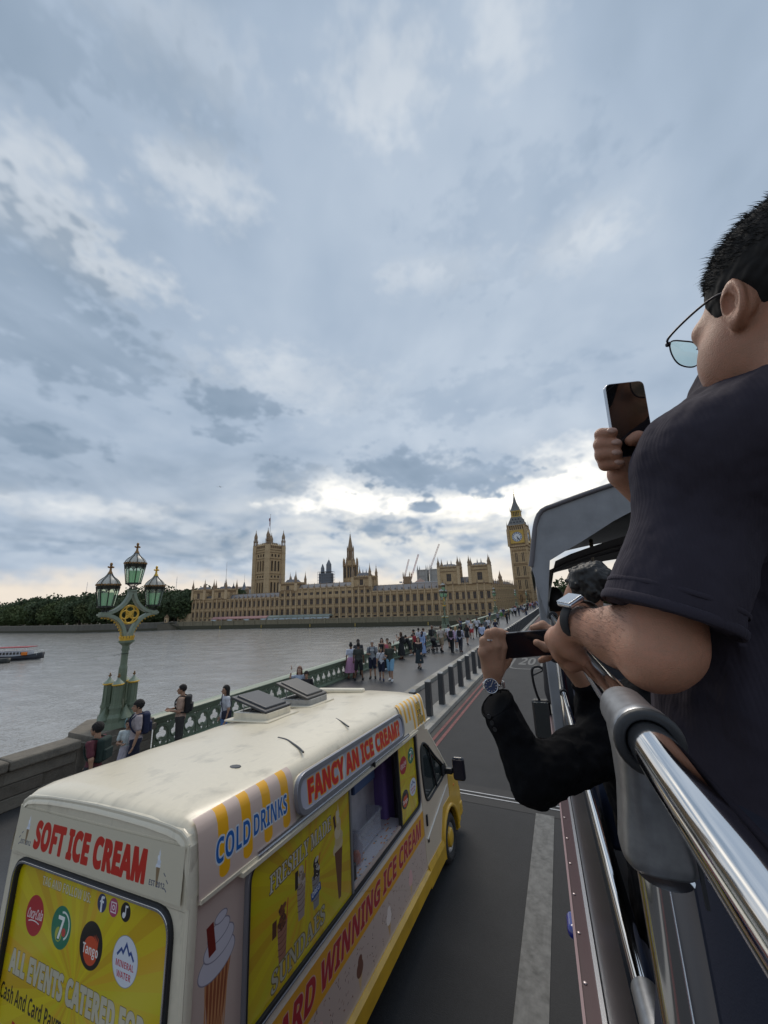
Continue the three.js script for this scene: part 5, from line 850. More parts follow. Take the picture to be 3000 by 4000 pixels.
    for (let i = 0; i < 5; i++) { const z = -0.5 - i * 0.62, x = X(z), y = Y(0.8); g.fillStyle = ['#d9b98a', '#c99f6b'][i % 2]; g.beginPath(); g.moveTo(x - 26, y); g.lineTo(x + 26, y); g.lineTo(x, y + 90); g.fill(); g.fillStyle = ['#f2e3da', '#e9b8b4', '#7a4b3a'][i % 3]; g.beginPath(); g.arc(x, y - 8, 34, 0, 7); g.fill(); g.beginPath(); g.arc(x + 4, y - 40, 22, 0, 7); g.fill(); }
    g.fillStyle = '#f1e7d6'; g.fillRect(0, Y(1.37), w, Y(1.26) - Y(1.37));
    g.fillStyle = '#e8a51c'; g.fillRect(0, Y(1.275), w, Y(1.0) - Y(1.275));
    fitText(g, 'AWARD WINNING ICE CREAM', X(-0.28), Y(1.22), X(-3.42) - X(-0.28), Y(1.05) - Y(1.22), '#b3182c', '#d8a9a0', 9, { slant: -0.18, fat: 3 });
    g.fillStyle = '#dcc9b8'; g.fillRect(0, Y(0.66), w, h);
    // cone at the rear corner
    const cxx = X(-0.12), cw = 78; g.fillStyle = '#9a5637'; g.beginPath(); g.moveTo(cxx - cw * 0.62, Y(1.87)); g.lineTo(cxx + cw * 0.8, Y(1.9)); g.lineTo(cxx + 12, Y(1.45)); g.lineTo(cxx - 14, Y(1.45)); g.fill();
    g.strokeStyle = '#c98c5d'; g.lineWidth = 4; for (let k = 0; k < 7; k++) { g.beginPath(); g.moveTo(cxx - cw * 0.6 + k * 16, Y(1.88)); g.lineTo(cxx - 30 + k * 11, Y(1.5)); g.stroke(); g.beginPath(); g.moveTo(cxx + cw * 0.7 - k * 16, Y(1.88)); g.lineTo(cxx + 26 - k * 11, Y(1.52)); g.stroke(); }
    g.fillStyle = '#d5d1da'; for (const [dx, y, r2] of [[0, 1.9, 74], [6, 1.97, 62], [2, 2.03, 46], [8, 2.09, 26]]) { g.beginPath(); g.ellipse(cxx + dx, Y(y), r2, r2 * 0.62, -0.12, 0, 7); g.fill(); g.strokeStyle = '#8c8796'; g.lineWidth = 3; g.stroke(); }
    g.fillStyle = '#7d2a22'; g.save(); g.translate(cxx - 30, Y(2.02)); g.rotate(-0.18); g.fillRect(-13, -46, 28, 92); g.restore();
  });
  const side = shapeOf([[0.1, 0.42], [0.1, 2.3], [-3.55, 2.3], [-3.55, 0.42]], [[[-1.66, 1.41], [-2.82, 1.41], [-2.82, 2.21], [-1.66, 2.21]]]);
  const sg = new THREE.ExtrudeGeometry(side, { depth: 0.03, bevelEnabled: false }); { const p = sg.attributes.position, uv = sg.attributes.uv; for (let i = 0; i < p.count; i++) { const z = p.getX(i), y = p.getY(i), d = p.getZ(i); uv.setXY(i, (0.1 - z) / 3.65, (y - 0.42) / 1.88); p.setXYZ(i, d - 0.03 - 0.006 * Math.max(0, y - 1.3), y, z); } sg.computeVertexNormals(); }
  part(van, 'side_panel', sg, flat(sideTex, 0.33, { clearcoat: 0.4, clearcoatRoughness: 0.2 }), true);
  part(van, 'left_side_panel', [box2(W, W + 0.03, 0.42, 2.3, -3.55, 0.1)], cream);
  // sill skirt in yellow
  part(van, 'sill', [ext(shapeOf([[0.004, 0.63], [0.035, 0.6], [0.04, 0.47], [-0.03, 0.42], [-0.06, 0.42], [-0.06, 0.63]]), 3.7, 0.004).translate(0, 0, -3.58)], yellow);
  // awning stripes and lettering on the eaves (printed film on the shell's flank)
  const film = (t) => new THREE.MeshPhysicalMaterial({ map: t, roughness: 0.35, clearcoat: 0.3, alphaTest: 0.5, side: THREE.DoubleSide });
  const cold = canv(1024, 512, (g, w, h) => { g.clearRect(0, 0, w, h); const X = (z) => ((0.1 - z) / 0.95) * w, Y = (y) => ((2.645 - y) / 0.385) * h; g.fillStyle = `rgb(${pink})`; g.fillRect(0, 0, w, h); g.fillStyle = '#eeae18'; for (const z of [-0.1, -0.31, -0.52, -0.735]) { const x0 = X(z + 0.045), x1 = X(z - 0.045); g.beginPath(); g.moveTo(x0, 0); g.lineTo(x1, 0); g.lineTo(x1, Y(2.33)); g.arc((x0 + x1) / 2, Y(2.33), (x1 - x0) / 2, 0, Math.PI); g.lineTo(x0, 0); g.fill(); }
    fitText(g, 'COLD', X(-0.02), Y(2.5), X(-0.34) - X(-0.02), Y(2.375) - Y(2.5), '#1d62ac', '#cfd6dc', 12, { slant: -0.08 }); fitText(g, 'DRINKS', X(-0.36), Y(2.5), X(-0.75) - X(-0.36), Y(2.385) - Y(2.5), '#1d62ac', '#cfd6dc', 12, { slant: -0.08 }); });
  const flank = (z0, z1, y1 = 2.645, y0 = 2.26) => { const n = 8, rows = [[0.016, y0], [0.01, 2.36], [-0.012, 2.51], [-0.024, 2.575], [-0.038, 2.605], [-0.054, 2.63], [-0.085, 2.648]].filter(([, y]) => y <= y1 + 0.01); const pos = [], uv = [], idx = []; rows.forEach(([x, y], j) => { for (let i = 0; i <= n; i++) { pos.push(x + 0.004, y + 0.002, lerp(z0, z1, i / n)); uv.push(i / n, (y - y0) / (y1 - y0)); } }); for (let j = 0; j < rows.length - 1; j++) for (let i = 0; i < n; i++) { const a = j * (n + 1) + i; idx.push(a, a + n + 1, a + 1, a + 1, a + n + 1, a + n + 2); } const g = new THREE.BufferGeometry(); g.setAttribute('position', new THREE.Float32BufferAttribute(pos, 3)); g.setAttribute('uv', new THREE.Float32BufferAttribute(uv, 2)); g.setIndex(idx); g.computeVertexNormals(); return g; };
  part(van, 'cold_drinks_print', flank(0.06, -0.82), film(cold), true);
  const ninety = canv(1024, 512, (g, w, h) => { g.fillStyle = '#e9dcc4'; g.fillRect(0, 0, w, h); g.fillStyle = '#f0b428'; for (let k = 0; k < 7; k++) { const x = 20 + k * 150; g.beginPath(); g.moveTo(x, 0); g.lineTo(x + 72, 0); g.lineTo(x + 72, h * (k < 3 ? 0.62 : 1)); g.lineTo(x, h * (k < 3 ? 0.62 : 1)); g.fill(); } fitText(g, '99', 690, 120, 170, 190, '#f2c21c', '#3a3226', 16, { font: 'serif' }); fitText(g, 'Flake', 640, 345, 270, 120, '#d8b02a', '#4a4136', 14, { slant: -0.2, font: 'serif' }); });
  part(van, 'flake_print', flank(-3.02, -3.93), film(ninety), true);
  part(van, 'gutter', [box2(0.0, 0.03, 2.25, 2.27, -4.1, 0.05), box2(0.005, 0.05, 2.225, 2.25, -3.5, -0.25)], cream);
  // pill shaped sign
  const fancy = canv(2048, 256, (g, w, h) => { g.fillStyle = '#b9b9c6'; g.fillRect(0, 0, w, h); g.fillStyle = '#d6d9d8'; for (const x of [620, 1290, 1720]) { g.beginPath(); g.ellipse(x, 120, 60, 130, 0, 0, 7); g.fill(); } fitText(g, 'FANCY AN ICE CREAM?', 110, 52, 1830, 158, '#d8261f', '#e8a32a', 15, { fat: 7 }); });
  const pill = (w, h, r) => rrect(w, h, r);
  const sgn = new THREE.Group(); sgn.name = 'fancy_sign'; sgn.position.set(0.028, 2.442, -1.9); sgn.rotation.set(0, Math.PI / 2, 0); van.add(sgn);
  { const s = pill(2.16, 0.25, 0.12), f = new THREE.ShapeGeometry(s, 10), p = f.attributes.position, uv = f.attributes.uv; for (let i = 0; i < p.count; i++) uv.setXY(i, p.getX(i) / 2.16 + 0.5, p.getY(i) / 0.25 + 0.5); const q = part(sgn, 'lettered_board', f.translate(0, 0, 0.012), flat(fancy, 0.3, { clearcoat: 0.6 }), true); const rim = pill(2.2, 0.285, 0.14); rim.holes.push(new THREE.Path(pill(2.13, 0.22, 0.105).getPoints(10))); part(sgn, 'rim', [ext(rim, 0.03, 0.004, 10).translate(0, 0, -0.01)], grey); sgn.children.forEach((c) => (c.rotation.x = -0.1)); part(sgn, 'backing', [ext(rim.clone ? pill(2.18, 0.27, 0.13) : s, 0.04, 0, 8).translate(0, 0, -0.05)], cream); }
  // window gasket and glazing on the side
  const ring = (z0, z1, y0, y1, r, t, d) => { const s = rrect(Math.abs(z1 - z0) + 2 * t, y1 - y0 + 2 * t, r + t); s.holes.push(new THREE.Path(rrect(Math.abs(z1 - z0), y1 - y0, r).getPoints(8))); return ext(s, d, 0.003, 8).rotateY(Math.PI / 2).translate(0, (y0 + y1) / 2, (z0 + z1) / 2); };
  part(van, 'window_gasket', [ring(-0.35, -3.42, 1.39, 2.22, 0.09, 0.024, 0.02).translate(0, 0, 0)], rubber);
  part(van, 'window_trim', [ring(-0.328, -3.442, 1.368, 2.242, 0.11, 0.008, 0.026)], grey);
  part(van, 'awning_rail', [box2(0.006, 0.03, 2.252, 2.29, -3.2, -0.4), box2(0.03, 0.038, 2.26, 2.268, -3.2, -0.4)], chrome); part(van, 'awning_hook', [rbox(0.03, 0.05, 0.03, 0.008, 0.045, 2.265, -2.12)], black);
  const sunburst = (g, w, h, cxx, cyy) => { g.fillStyle = '#d6bd12'; g.fillRect(0, 0, w, h); for (let k = 0; k < 28; k++) { g.fillStyle = ['#dcc80e', '#d0aa12', '#dab018', '#d3c412'][k % 4]; const a = k * Math.PI / 14; g.beginPath(); g.moveTo(cxx, cyy); g.lineTo(cxx + 3000 * Math.cos(a), cyy + 3000 * Math.sin(a)); g.lineTo(cxx + 3000 * Math.cos(a + 0.115), cyy + 3000 * Math.sin(a + 0.115)); g.fill(); } };
  const swirl = (g, x, y, s, cols, coneC, flake) => { if (flake) { g.fillStyle = '#4b2418'; g.save(); g.translate(x - 0.28 * s, y - 1.0 * s); g.rotate(-0.22); g.fillRect(-0.09 * s, -0.42 * s, 0.18 * s, 0.85 * s); g.restore(); } cols.forEach((c, k) => { g.fillStyle = c; const t = k / (cols.length - 1); g.beginPath(); g.ellipse(x + (k % 2 ? 0.06 : -0.04) * s, y - t * 1.25 * s, s * (0.46 - 0.33 * t), s * 0.3, -0.2, 0, 7); g.fill(); }); g.beginPath(); g.moveTo(x - 0.06 * s, y - 1.25 * s); g.quadraticCurveTo(x + 0.05 * s, y - 1.75 * s, x + 0.02 * s, y - 1.9 * s); g.lineTo(x + 0.16 * s, y - 1.25 * s); g.fill(); g.fillStyle = coneC; g.beginPath(); g.moveTo(x - 0.36 * s, y + 0.15 * s); g.lineTo(x + 0.36 * s, y + 0.15 * s); g.lineTo(x + 0.12 * s, y + 2.1 * s); g.lineTo(x - 0.1 * s, y + 2.1 * s); g.fill(); };
  const menu = canv(1280, 836, (g, w, h) => {
    sunburst(g, w, h, 640, 420);
    fitText(g, 'FRESHLY MADE', 190, 150, 780, 105, '#d8d3c2', '#6b5a2a', 10, { font: 'serif', rise: -0.06 });
    const cup = (x, y, s, top, body, straw) => { g.fillStyle = straw; g.save(); g.translate(x + 0.34 * s, y - 0.95 * s); g.rotate(0.12); g.fillRect(-5, -0.5 * s, 10, s * 0.75); g.restore(); g.fillStyle = body; g.beginPath(); g.moveTo(x - 0.36 * s, y - 0.7 * s); g.lineTo(x + 0.36 * s, y - 0.7 * s); g.lineTo(x + 0.24 * s, y + 0.75 * s); g.lineTo(x - 0.22 * s, y + 0.75 * s); g.fill(); const r = rng(Math.round(x)); for (let k = 0; k < 26; k++) { g.fillStyle = top[k % top.length]; g.beginPath(); g.ellipse(x + (r() - 0.5) * 0.62 * s * (1 - k / 40), y - 0.62 * s - k * 0.027 * s, 0.17 * s, 0.11 * s, r() * 3, 0, 7); g.fill(); } g.strokeStyle = 'rgba(80,40,30,.6)'; g.lineWidth = 5; for (let k = 0; k < 5; k++) { g.beginPath(); g.moveTo(x - 0.32 * s, y - 0.55 * s + k * 0.22 * s); g.quadraticCurveTo(x, y - 0.4 * s + k * 0.22 * s, x + 0.28 * s, y - 0.62 * s + k * 0.24 * s); g.stroke(); } };
    cup(330, 590, 150, ['#6b3a1e', '#824a26', '#5a2f1a'], '#a5705a', '#c5502c'); g.fillStyle = '#5d3018'; g.fillRect(225, 430, 44, 90);
    cup(545, 470, 150, ['#b9a697', '#c9bcb0', '#8d776a'], '#a8958c', '#c0502a'); g.fillStyle = '#2c1d18'; g.fillRect(470, 270, 36, 110);
    cup(735, 510, 150, ['#2a2320', '#c8c2ba', '#1d1816', '#3a302b'], '#8d8d90', '#c5502c'); g.fillStyle = '#1d4b93'; g.save(); g.translate(735, 520); g.rotate(-0.14); g.fillRect(-66, -26, 132, 54); g.restore(); fitText(g, 'OREO', 678, 505, 112, 34, '#e9edf2', null, 0, { rise: -0.14 });
    swirl(g, 1080, 380, 175, ['#d6c39c', '#cdb88c', '#dccba8', '#d2bd92', '#e0d2b2'], '#6f4326', true);
    fitText(g, 'SUNDAES', 220, 690, 640, 110, '#b9b49f', '#7a6a32', 10, { font: 'serif', rise: -0.05 });
  });
  part(van, 'menu_panel', quadZ(-0.36, -1.64, 1.385, 2.225, 0.001), flat(menu, 0.25, { clearcoat: 0.8, clearcoatRoughness: 0.08 }), true);
  const roundel = (g, x, y, rx, ry, c) => { g.fillStyle = c; g.beginPath(); g.ellipse(x, y, rx, ry, 0, 0, 7); g.fill(); };
  const logos = {
    coke: (g, x, y, s) => { roundel(g, x, y, s, s, '#b51f28'); fitText(g, 'Coca·Cola', x - 0.86 * s, y - 0.28 * s, 1.7 * s, 0.5 * s, '#f1e9e6', null, 0, { font: 'serif', slant: -0.25, rise: -0.05 }); g.strokeStyle = '#f1e9e6'; g.lineWidth = s * 0.06; g.beginPath(); g.moveTo(x - 0.6 * s, y + 0.36 * s); g.quadraticCurveTo(x, y + 0.18 * s, x + 0.6 * s, y + 0.34 * s); g.stroke(); },
    seven: (g, x, y, s) => { roundel(g, x, y, s, s, '#17785a'); g.strokeStyle = '#e6efe8'; g.lineWidth = s * 0.1; g.beginPath(); g.arc(x + 0.15 * s, y - 0.1 * s, 0.62 * s, -1.9, 1.2); g.stroke(); roundel(g, x - 0.2 * s, y + 0.35 * s, 0.34 * s, 0.34 * s, '#b7b83e'); fitText(g, '7', x - 0.42 * s, y - 0.55 * s, 0.72 * s, 1.1 * s, '#f4f6f2', '#17785a', 10); roundel(g, x + 0.3 * s, y + 0.18 * s, 0.2 * s, 0.2 * s, '#c23a3a'); },
    tango: (g, x, y, s) => { roundel(g, x, y, s, s, '#191414'); roundel(g, x, y + 0.22 * s, 0.62 * s, 0.6 * s, '#d2502b'); g.fillStyle = '#d2502b'; for (let k = -4; k < 5; k++) { g.beginPath(); g.moveTo(x + k * 0.12 * s - 0.08 * s, y); g.lineTo(x + k * 0.12 * s + 0.12 * s, y - (0.55 - Math.abs(k - 2) * 0.05) * s); g.lineTo(x + k * 0.12 * s + 0.12 * s, y); g.fill(); } fitText(g, 'Tango', x - 0.7 * s, y - 0.02 * s, 1.4 * s, 0.42 * s, '#f3eee8', null, 0); },
    water: (g, x, y, s) => { roundel(g, x, y, s, s, '#8a93a6'); roundel(g, x, y, s * 0.97, s * 0.97, '#dfe4ee'); g.strokeStyle = '#2d4a8c'; g.lineWidth = s * 0.11; g.beginPath(); g.moveTo(x - 0.66 * s, y - 0.14 * s); g.lineTo(x - 0.35 * s, y - 0.42 * s); g.lineTo(x - 0.2 * s, y - 0.28 * s); g.lineTo(x + 0.02 * s, y - 0.66 * s); g.lineTo(x + 0.28 * s, y - 0.3 * s); g.lineTo(x + 0.4 * s, y - 0.4 * s); g.lineTo(x + 0.66 * s, y - 0.12 * s); g.stroke(); fitText(g, 'MINERAL', x - 0.72 * s, y + 0.02 * s, 1.44 * s, 0.26 * s, '#c23448', null, 0); fitText(g, 'WATER', x - 0.56 * s, y + 0.42 * s, 1.12 * s, 0.26 * s, '#c23448', null, 0); },
  };
  const drinks = canv(512, 720, (g, w, h) => { sunburst(g, w, h, 250, 360); g.save(); g.scale(1, 0.8); logos.coke(g, 140, 260, 105); logos.seven(g, 390, 230, 100); logos.tango(g, 130, 660, 105); logos.water(g, 385, 620, 105); g.restore(); });
  part(van, 'drinks_panel', quadZ(-2.84, -3.4, 1.395, 2.215, 0.001), flat(drinks, 0.25, { clearcoat: 0.8, clearcoatRoughness: 0.08 }), true);
  part(van, 'hatch_jamb', [box2(-0.03, 0.012, 1.39, 2.22, -1.672, -1.645)], grey); part(van, 'hatch_jamb', [box2(-0.03, 0.012, 1.39, 2.22, -2.84, -2.812)], rubber);
  // ---- inside the serving hatch
  const inner = M([0.33, 0.31, 0.34], 0.6), printed = (() => { const t = canv(512, 512, (g, w, h) => { g.fillStyle = '#cfcad0'; g.fillRect(0, 0, w, h); const r = rng(4); for (let i = 0; i < 60; i++) { const x = r() * w, y = r() * h; g.fillStyle = ['#c8452e', '#2f7fa8', '#e08a3a', '#7a5aa8'][i % 4]; g.beginPath(); g.arc(x, y, 9, 0, 7); g.fill(); g.fillStyle = '#caa06a'; g.beginPath(); g.moveTo(x - 8, y + 4); g.lineTo(x + 8, y + 4); g.lineTo(x, y + 26); g.fill(); } for (let i = 0; i < 300; i++) { g.fillStyle = '#777'; g.fillRect(r() * w, r() * h, 3, 3); } }); t.wrapS = t.wrapT = THREE.RepeatWrapping; const m = flat(t, 0.5); m.map.repeat.set(1.6, 1.6); return m; })();
  part(van, 'interior_lining', [box2(W + 0.05, -0.05, 1.0, 1.02, -3.5, -0.1), box2(W + 0.04, W + 0.06, 1.0, 2.6, -3.5, -0.1), box2(W + 0.05, -0.05, 1.02, 2.5, -3.52, -3.5), box2(W + 0.05, -0.05, 1.02, 2.5, -1.3, -1.28)], inner);
  part(van, 'counter', [box2(-0.36, -0.035, 1.3, 1.395, -3.0, -1.5), box2(-0.38, -0.35, 1.36, 1.41, -3.0, -1.5)], printed);
  part(van, 'service_box', [box2(-0.95, -0.4, 1.02, 1.9, -3.45, -2.35)], M([0.62, 0.6, 0.63], 0.5, { tex: T.mottle, size: 1 }));
  part(van, 'purple_post', [rbox(0.26, 1.1, 0.26, 0.05, -0.36, 1.75, -3.05)], M([0.16, 0.1, 0.3], 0.4));
  const clear = M([0.85, 0.86, 0.9], 0.1, { phys: true, transmission: 0.8, thickness: 0 });
  const inGroup = (name, label, cat, pos, build) => { const t = thing(name, label, cat); t.position.copy(V(...pos).applyEuler(van.rotation).add(van.position)); t.rotation.order = 'ZXY'; t.rotation.copy(van.rotation); build(t); return t; };
  inGroup('plastic_tub', 'clear plastic tub standing on the van counter', 'tub', [-0.34, 1.415, -2.42], (t) => { const s = rrect(0.3, 0.55, 0.04); s.holes.push(new THREE.Path(rrect(0.286, 0.536, 0.036).getPoints(5))); part(t, 'walls', [ext(s, 0.2, 0, 5).rotateX(-Math.PI / 2)], clear); const rim = rrect(0.33, 0.58, 0.05); rim.holes.push(new THREE.Path(rrect(0.29, 0.54, 0.036).getPoints(5))); part(t, 'rim', [ext(rim, 0.015, 0, 5).rotateX(-Math.PI / 2).translate(0, 0.2, 0)], clear); part(t, 'floor', [box(0.28, 0.006, 0.53, 0, 0.005, 0)], clear); part(t, 'sticker', [new THREE.CylinderGeometry(0.03, 0.03, 0.003, 12).translate(0.02, 0.012, -0.05)], M([0.8, 0.8, 0.8], 0.5)); });
  inGroup('cookie_tray', 'blue tray of brown cones on the box inside the serving hatch', 'tray', [-0.5, 1.9, -2.5], (t) => { part(t, 'tray', [box(0.4, 0.02, 0.5, 0, 0.01, 0), box(0.02, 0.12, 0.5, 0.2, 0.06, 0), box(0.02, 0.12, 0.5, -0.2, 0.06, 0), box(0.4, 0.12, 0.02, 0, 0.06, 0.25)], M([0.1, 0.16, 0.32], 0.4)); const r = rng(6), gs = []; for (let i = 0; i < 24; i++) gs.push(new THREE.SphereGeometry(0.045, 6, 5).scale(1.3, 0.6, 0.8).rotateY(r() * 3).translate((r() - 0.5) * 0.3, 0.1 + r() * 0.05, (r() - 0.5) * 0.42)); const q = part(t, 'cones', gs, M([0.36, 0.2, 0.08], 0.8)); q.userData.kind = 'stuff'; });
  inGroup('cardboard_box', 'white printed cardboard box high up inside the serving hatch', 'box', [-0.6, 2.04, -3.0], (t) => { part(t, 'carton', [rbox(0.5, 0.4, 0.5, 0.008, 0, 0.2, 0)], M([0.6, 0.58, 0.6], 0.6, { tex: T.mottle, size: 0.5 })); part(t, 'flap', [box(0.5, 0.006, 0.24, 0, 0.404, 0.13, 0, 0.05)], M([0.62, 0.6, 0.6], 0.6)); });
  inGroup('brown_box', 'open brown carton at the left end of the van counter', 'box', [-0.36, 1.415, -1.86], (t) => { part(t, 'carton', [box(0.3, 0.2, 0.02, 0, 0.1, 0.16), box(0.3, 0.2, 0.02, 0, 0.1, -0.16), box(0.02, 0.2, 0.34, 0.15, 0.1, 0), box(0.02, 0.2, 0.34, -0.15, 0.1, 0), box(0.3, 0.01, 0.34, 0, 0.006, 0)], M([0.16, 0.11, 0.075], 0.8)); });
  inGroup('sweet_bag', 'crinkled cellophane bag of orange sweets on the van counter', 'bag', [-0.16, 1.4, -2.02], (t) => { part(t, 'sweets', [new THREE.IcosahedronGeometry(0.05, 1).scale(0.9, 1.3, 0.9).translate(0, 0.06, 0)], M([0.6, 0.14, 0.05], 0.35)); const g = new THREE.IcosahedronGeometry(0.075, 2), p = g.attributes.position; for (let i = 0; i < p.count; i++) { const k = 1 + 0.25 * n3(p.getX(i) * 40, p.getY(i) * 40, p.getZ(i) * 40); p.setXYZ(i, p.getX(i) * k, p.getY(i) * k * 1.8, p.getZ(i) * k); } g.computeVertexNormals(); part(t, 'wrapper', [g.translate(0, 0.12, 0)], clear); });
  inGroup('black_label_pack', 'dark packet with white lettering at the counter edge of the van', 'packet', [-0.1, 1.4, -1.75], (t) => { part(t, 'packet', [rbox(0.1, 0.13, 0.16, 0.01, 0, 0.065, 0)], M([0.03, 0.03, 0.035], 0.5)); });

  // ---- rear face
  const rz = 0.1;
  part(van, 'rear_panel', [ext(shapeOf([[0.0, 0.42], [-0.005, 2.3], [W + 0.005, 2.3], [W, 0.42]], [(() => { const q = rrect(1.72, 1.02, 0.14, cx, 1.72); return q.getPoints(6).map((p) => [p.x, p.y]); })()]), 0.03, 0.004).translate(0, 0, rz - 0.03)], cream);
  part(van, 'rear_corner', [lathe([[0.035, 0.42], [0.035, 2.3]], 16).translate(-0.022, 0, rz - 0.028)], cream); part(van, 'rear_corner', [lathe([[0.035, 0.42], [0.035, 2.3]], 16).translate(W + 0.022, 0, rz - 0.028)], cream);
  const hdr = canv(1024, 150, (g, w, h) => { g.fillStyle = '#cfc6b0'; g.fillRect(0, 0, w, h); fitText(g, 'SOFT ICE CREAM', 150, 34, 700, 86, '#bf2a1d', '#d99a3a', 8, { fat: 9 }); for (const x of [90, 905]) { swirl(g, x, 66, 26, ['#dfe3ec', '#cfd6e2', '#e6eaf2', '#dfe3ec'], '#8a7355', false); fitText(g, 'EST 2012', x - 38, 106, 78, 15, '#4a4e63', null, 0); g.strokeStyle = '#5a5e70'; g.lineWidth = 3; for (const [a, b] of [[30, 20], [44, 36], [40, 58]]) { g.beginPath(); g.moveTo(x + (x < 500 ? -a : a), 60 + b); g.lineTo(x + (x < 500 ? -a - 10 : a + 10), 68 + b); g.stroke(); } } });
  part(van, 'rear_header', new THREE.PlaneGeometry(1.86, 0.27).rotateX(-0.04).translate(cx, 2.405, rz + 0.02), flat(hdr, 0.5), true);
  part(van, 'header_backing', [box(1.9, 0.3, 0.02, cx, 2.4, rz - 0.002)], cream);
  const back = canv(1720, 1020, (g, w, h) => {
    sunburst(g, w, h, 860, 560); const X = (x) => (x - (cx - 0.86)) * 1000, Y = (y) => (2.23 - y) * 1000;
    fitText(g, 'TAG AND FOLLOW US:', X(-1.5), 70, 580, 52, '#d7cfae', '#7a6a2a', 6);
    const s = (x, c) => roundel(g, x, 98, 47, 47, c); s(X(-0.8), '#1d2c5f'); fitText(g, 'f', X(-0.825), 66, 46, 78, '#e9edf4', null, 0); s(X(-0.68), '#b3406a'); g.strokeStyle = '#f0dfe6'; g.lineWidth = 7; g.strokeRect(X(-0.68) - 24, 74, 48, 48); g.beginPath(); g.arc(X(-0.68), 98, 11, 0, 7); g.stroke(); s(X(-0.56), '#15151a'); g.fillStyle = '#eef0f2'; g.beginPath(); g.arc(X(-0.575), 116, 15, 0, 7); g.fill(); g.fillRect(X(-0.565), 66, 9, 52); g.fillRect(X(-0.565), 66, 26, 10);
    logos.coke(g, X(-1.53), 300, 112); logos.seven(g, X(-1.2), 300, 112); logos.tango(g, X(-0.86), 320, 118); logos.water(g, X(-0.52), 320, 118);
    fitText(g, 'ALL EVENTS CATERED FOR', X(-1.74), 520, 1440, 118, '#c9c3ac', '#6a5a2c', 12, { fat: 8, shadow: '#8a7222' });
    fitText(g, 'Cash And Card Payments Accepted !!', X(-1.8), 706, 1330, 84, '#2a2416', null, 0); fitText(g, 'BIRTHDAYS  WEDDINGS  FETES', X(-1.6), 860, 1250, 70, '#b3281c', null, 0);
  });
  { const s = rrect(1.7, 1.0, 0.13), f = new THREE.ShapeGeometry(s, 8), p = f.attributes.position, uv = f.attributes.uv; for (let i = 0; i < p.count; i++) uv.setXY(i, p.getX(i) / 1.72 + 0.5, p.getY(i) / 1.02 + 0.5); part(van, 'rear_window_print', f.translate(cx, 1.72, rz - 0.008), flat(back, 0.3, { clearcoat: 0.5, clearcoatRoughness: 0.15 }), true); }
  const rr1 = rrect(1.74, 1.04, 0.15); rr1.holes.push(new THREE.Path(rrect(1.68, 0.98, 0.12).getPoints(8))); part(van, 'rear_window_gasket', [ext(rr1, 0.022, 0.004, 8).translate(cx, 1.72, rz - 0.005)], rubber);
  const rr2 = rrect(1.715, 1.015, 0.137); rr2.holes.push(new THREE.Path(rrect(1.695, 0.995, 0.127).getPoints(8))); part(van, 'rear_window_trim', [ext(rr2, 0.032, 0.002, 8).translate(cx, 1.72, rz - 0.004)], chrome);
  part(van, 'rear_bumper', [rbox(1.9, 0.18, 0.16, 0.05, cx, 0.45, rz + 0.06)], yellow);

  // ---- cab
  const zy = (pts, holes) => shapeOf(pts, holes);
  const across = (pts, x0, x1, bev, holes) => ext(zy(pts, holes), x1 - x0 - 2 * bev, bev, 8).rotateY(-Math.PI / 2).translate(x1 - bev, 0, 0);   // shape x = z
  const winPts = new THREE.CatmullRomCurve3([[-3.62, 1.97], [-3.72, 2.02], [-3.86, 1.97], [-4.2, 1.72], [-4.58, 1.46], [-4.62, 1.4], [-4.5, 1.35], [-4.1, 1.32], [-3.74, 1.32], [-3.66, 1.4]].map(([z, y]) => V(z, y, 0)), true, 'centripetal').getPoints(48).slice(0, -1).map((p) => [p.x, p.y]);
  part(van, 'cab_door', [across([[-3.54, 0.45], [-3.54, 2.26], [-3.7, 2.24], [-4.0, 2.1], [-4.72, 1.38], [-4.72, 0.95], [-4.4, 0.85], [-4.2, 0.6], [-4.15, 0.45]], -0.05, 0.005, 0.006, [winPts])], flat(canv(64, 64, (g) => { g.fillStyle = '#d8c6ae'; g.fillRect(0, 0, 64, 64); }), 0.3, { clearcoat: 0.5, clearcoatRoughness: 0.15 }));
  part(van, 'left_cab_door', [across([[-3.54, 0.45], [-3.54, 2.26], [-3.7, 2.24], [-4.0, 2.1], [-4.72, 1.38], [-4.72, 0.95], [-4.15, 0.45]], W, W + 0.05, 0.006)], cream);
  part(van, 'cab_roof', [box2(W + 0.06, -0.06, 2.1, 2.2, -4.05, -3.5)], cream);
  part(van, 'door_window', [across(winPts.map(([z, y]) => [z, y]), -0.03, -0.018, 0)], M([0.1, 0.13, 0.13], 0.03, { phys: true, transmission: 0.7, thickness: 0 }));
  part(van, 'window_seal', [tube(winPts.map(([z, y]) => V(0.006, y, z)), 0.016, 6, 96, true), rbox(0.03, 0.16, 0.16, 0.012, 0.004, 1.42, -4.56)], rubber); part(van, 'quarter_pillar', [bar([0.002, 1.93, -3.95], [0.002, 1.34, -4.18], 0.014, 6)], rubber);
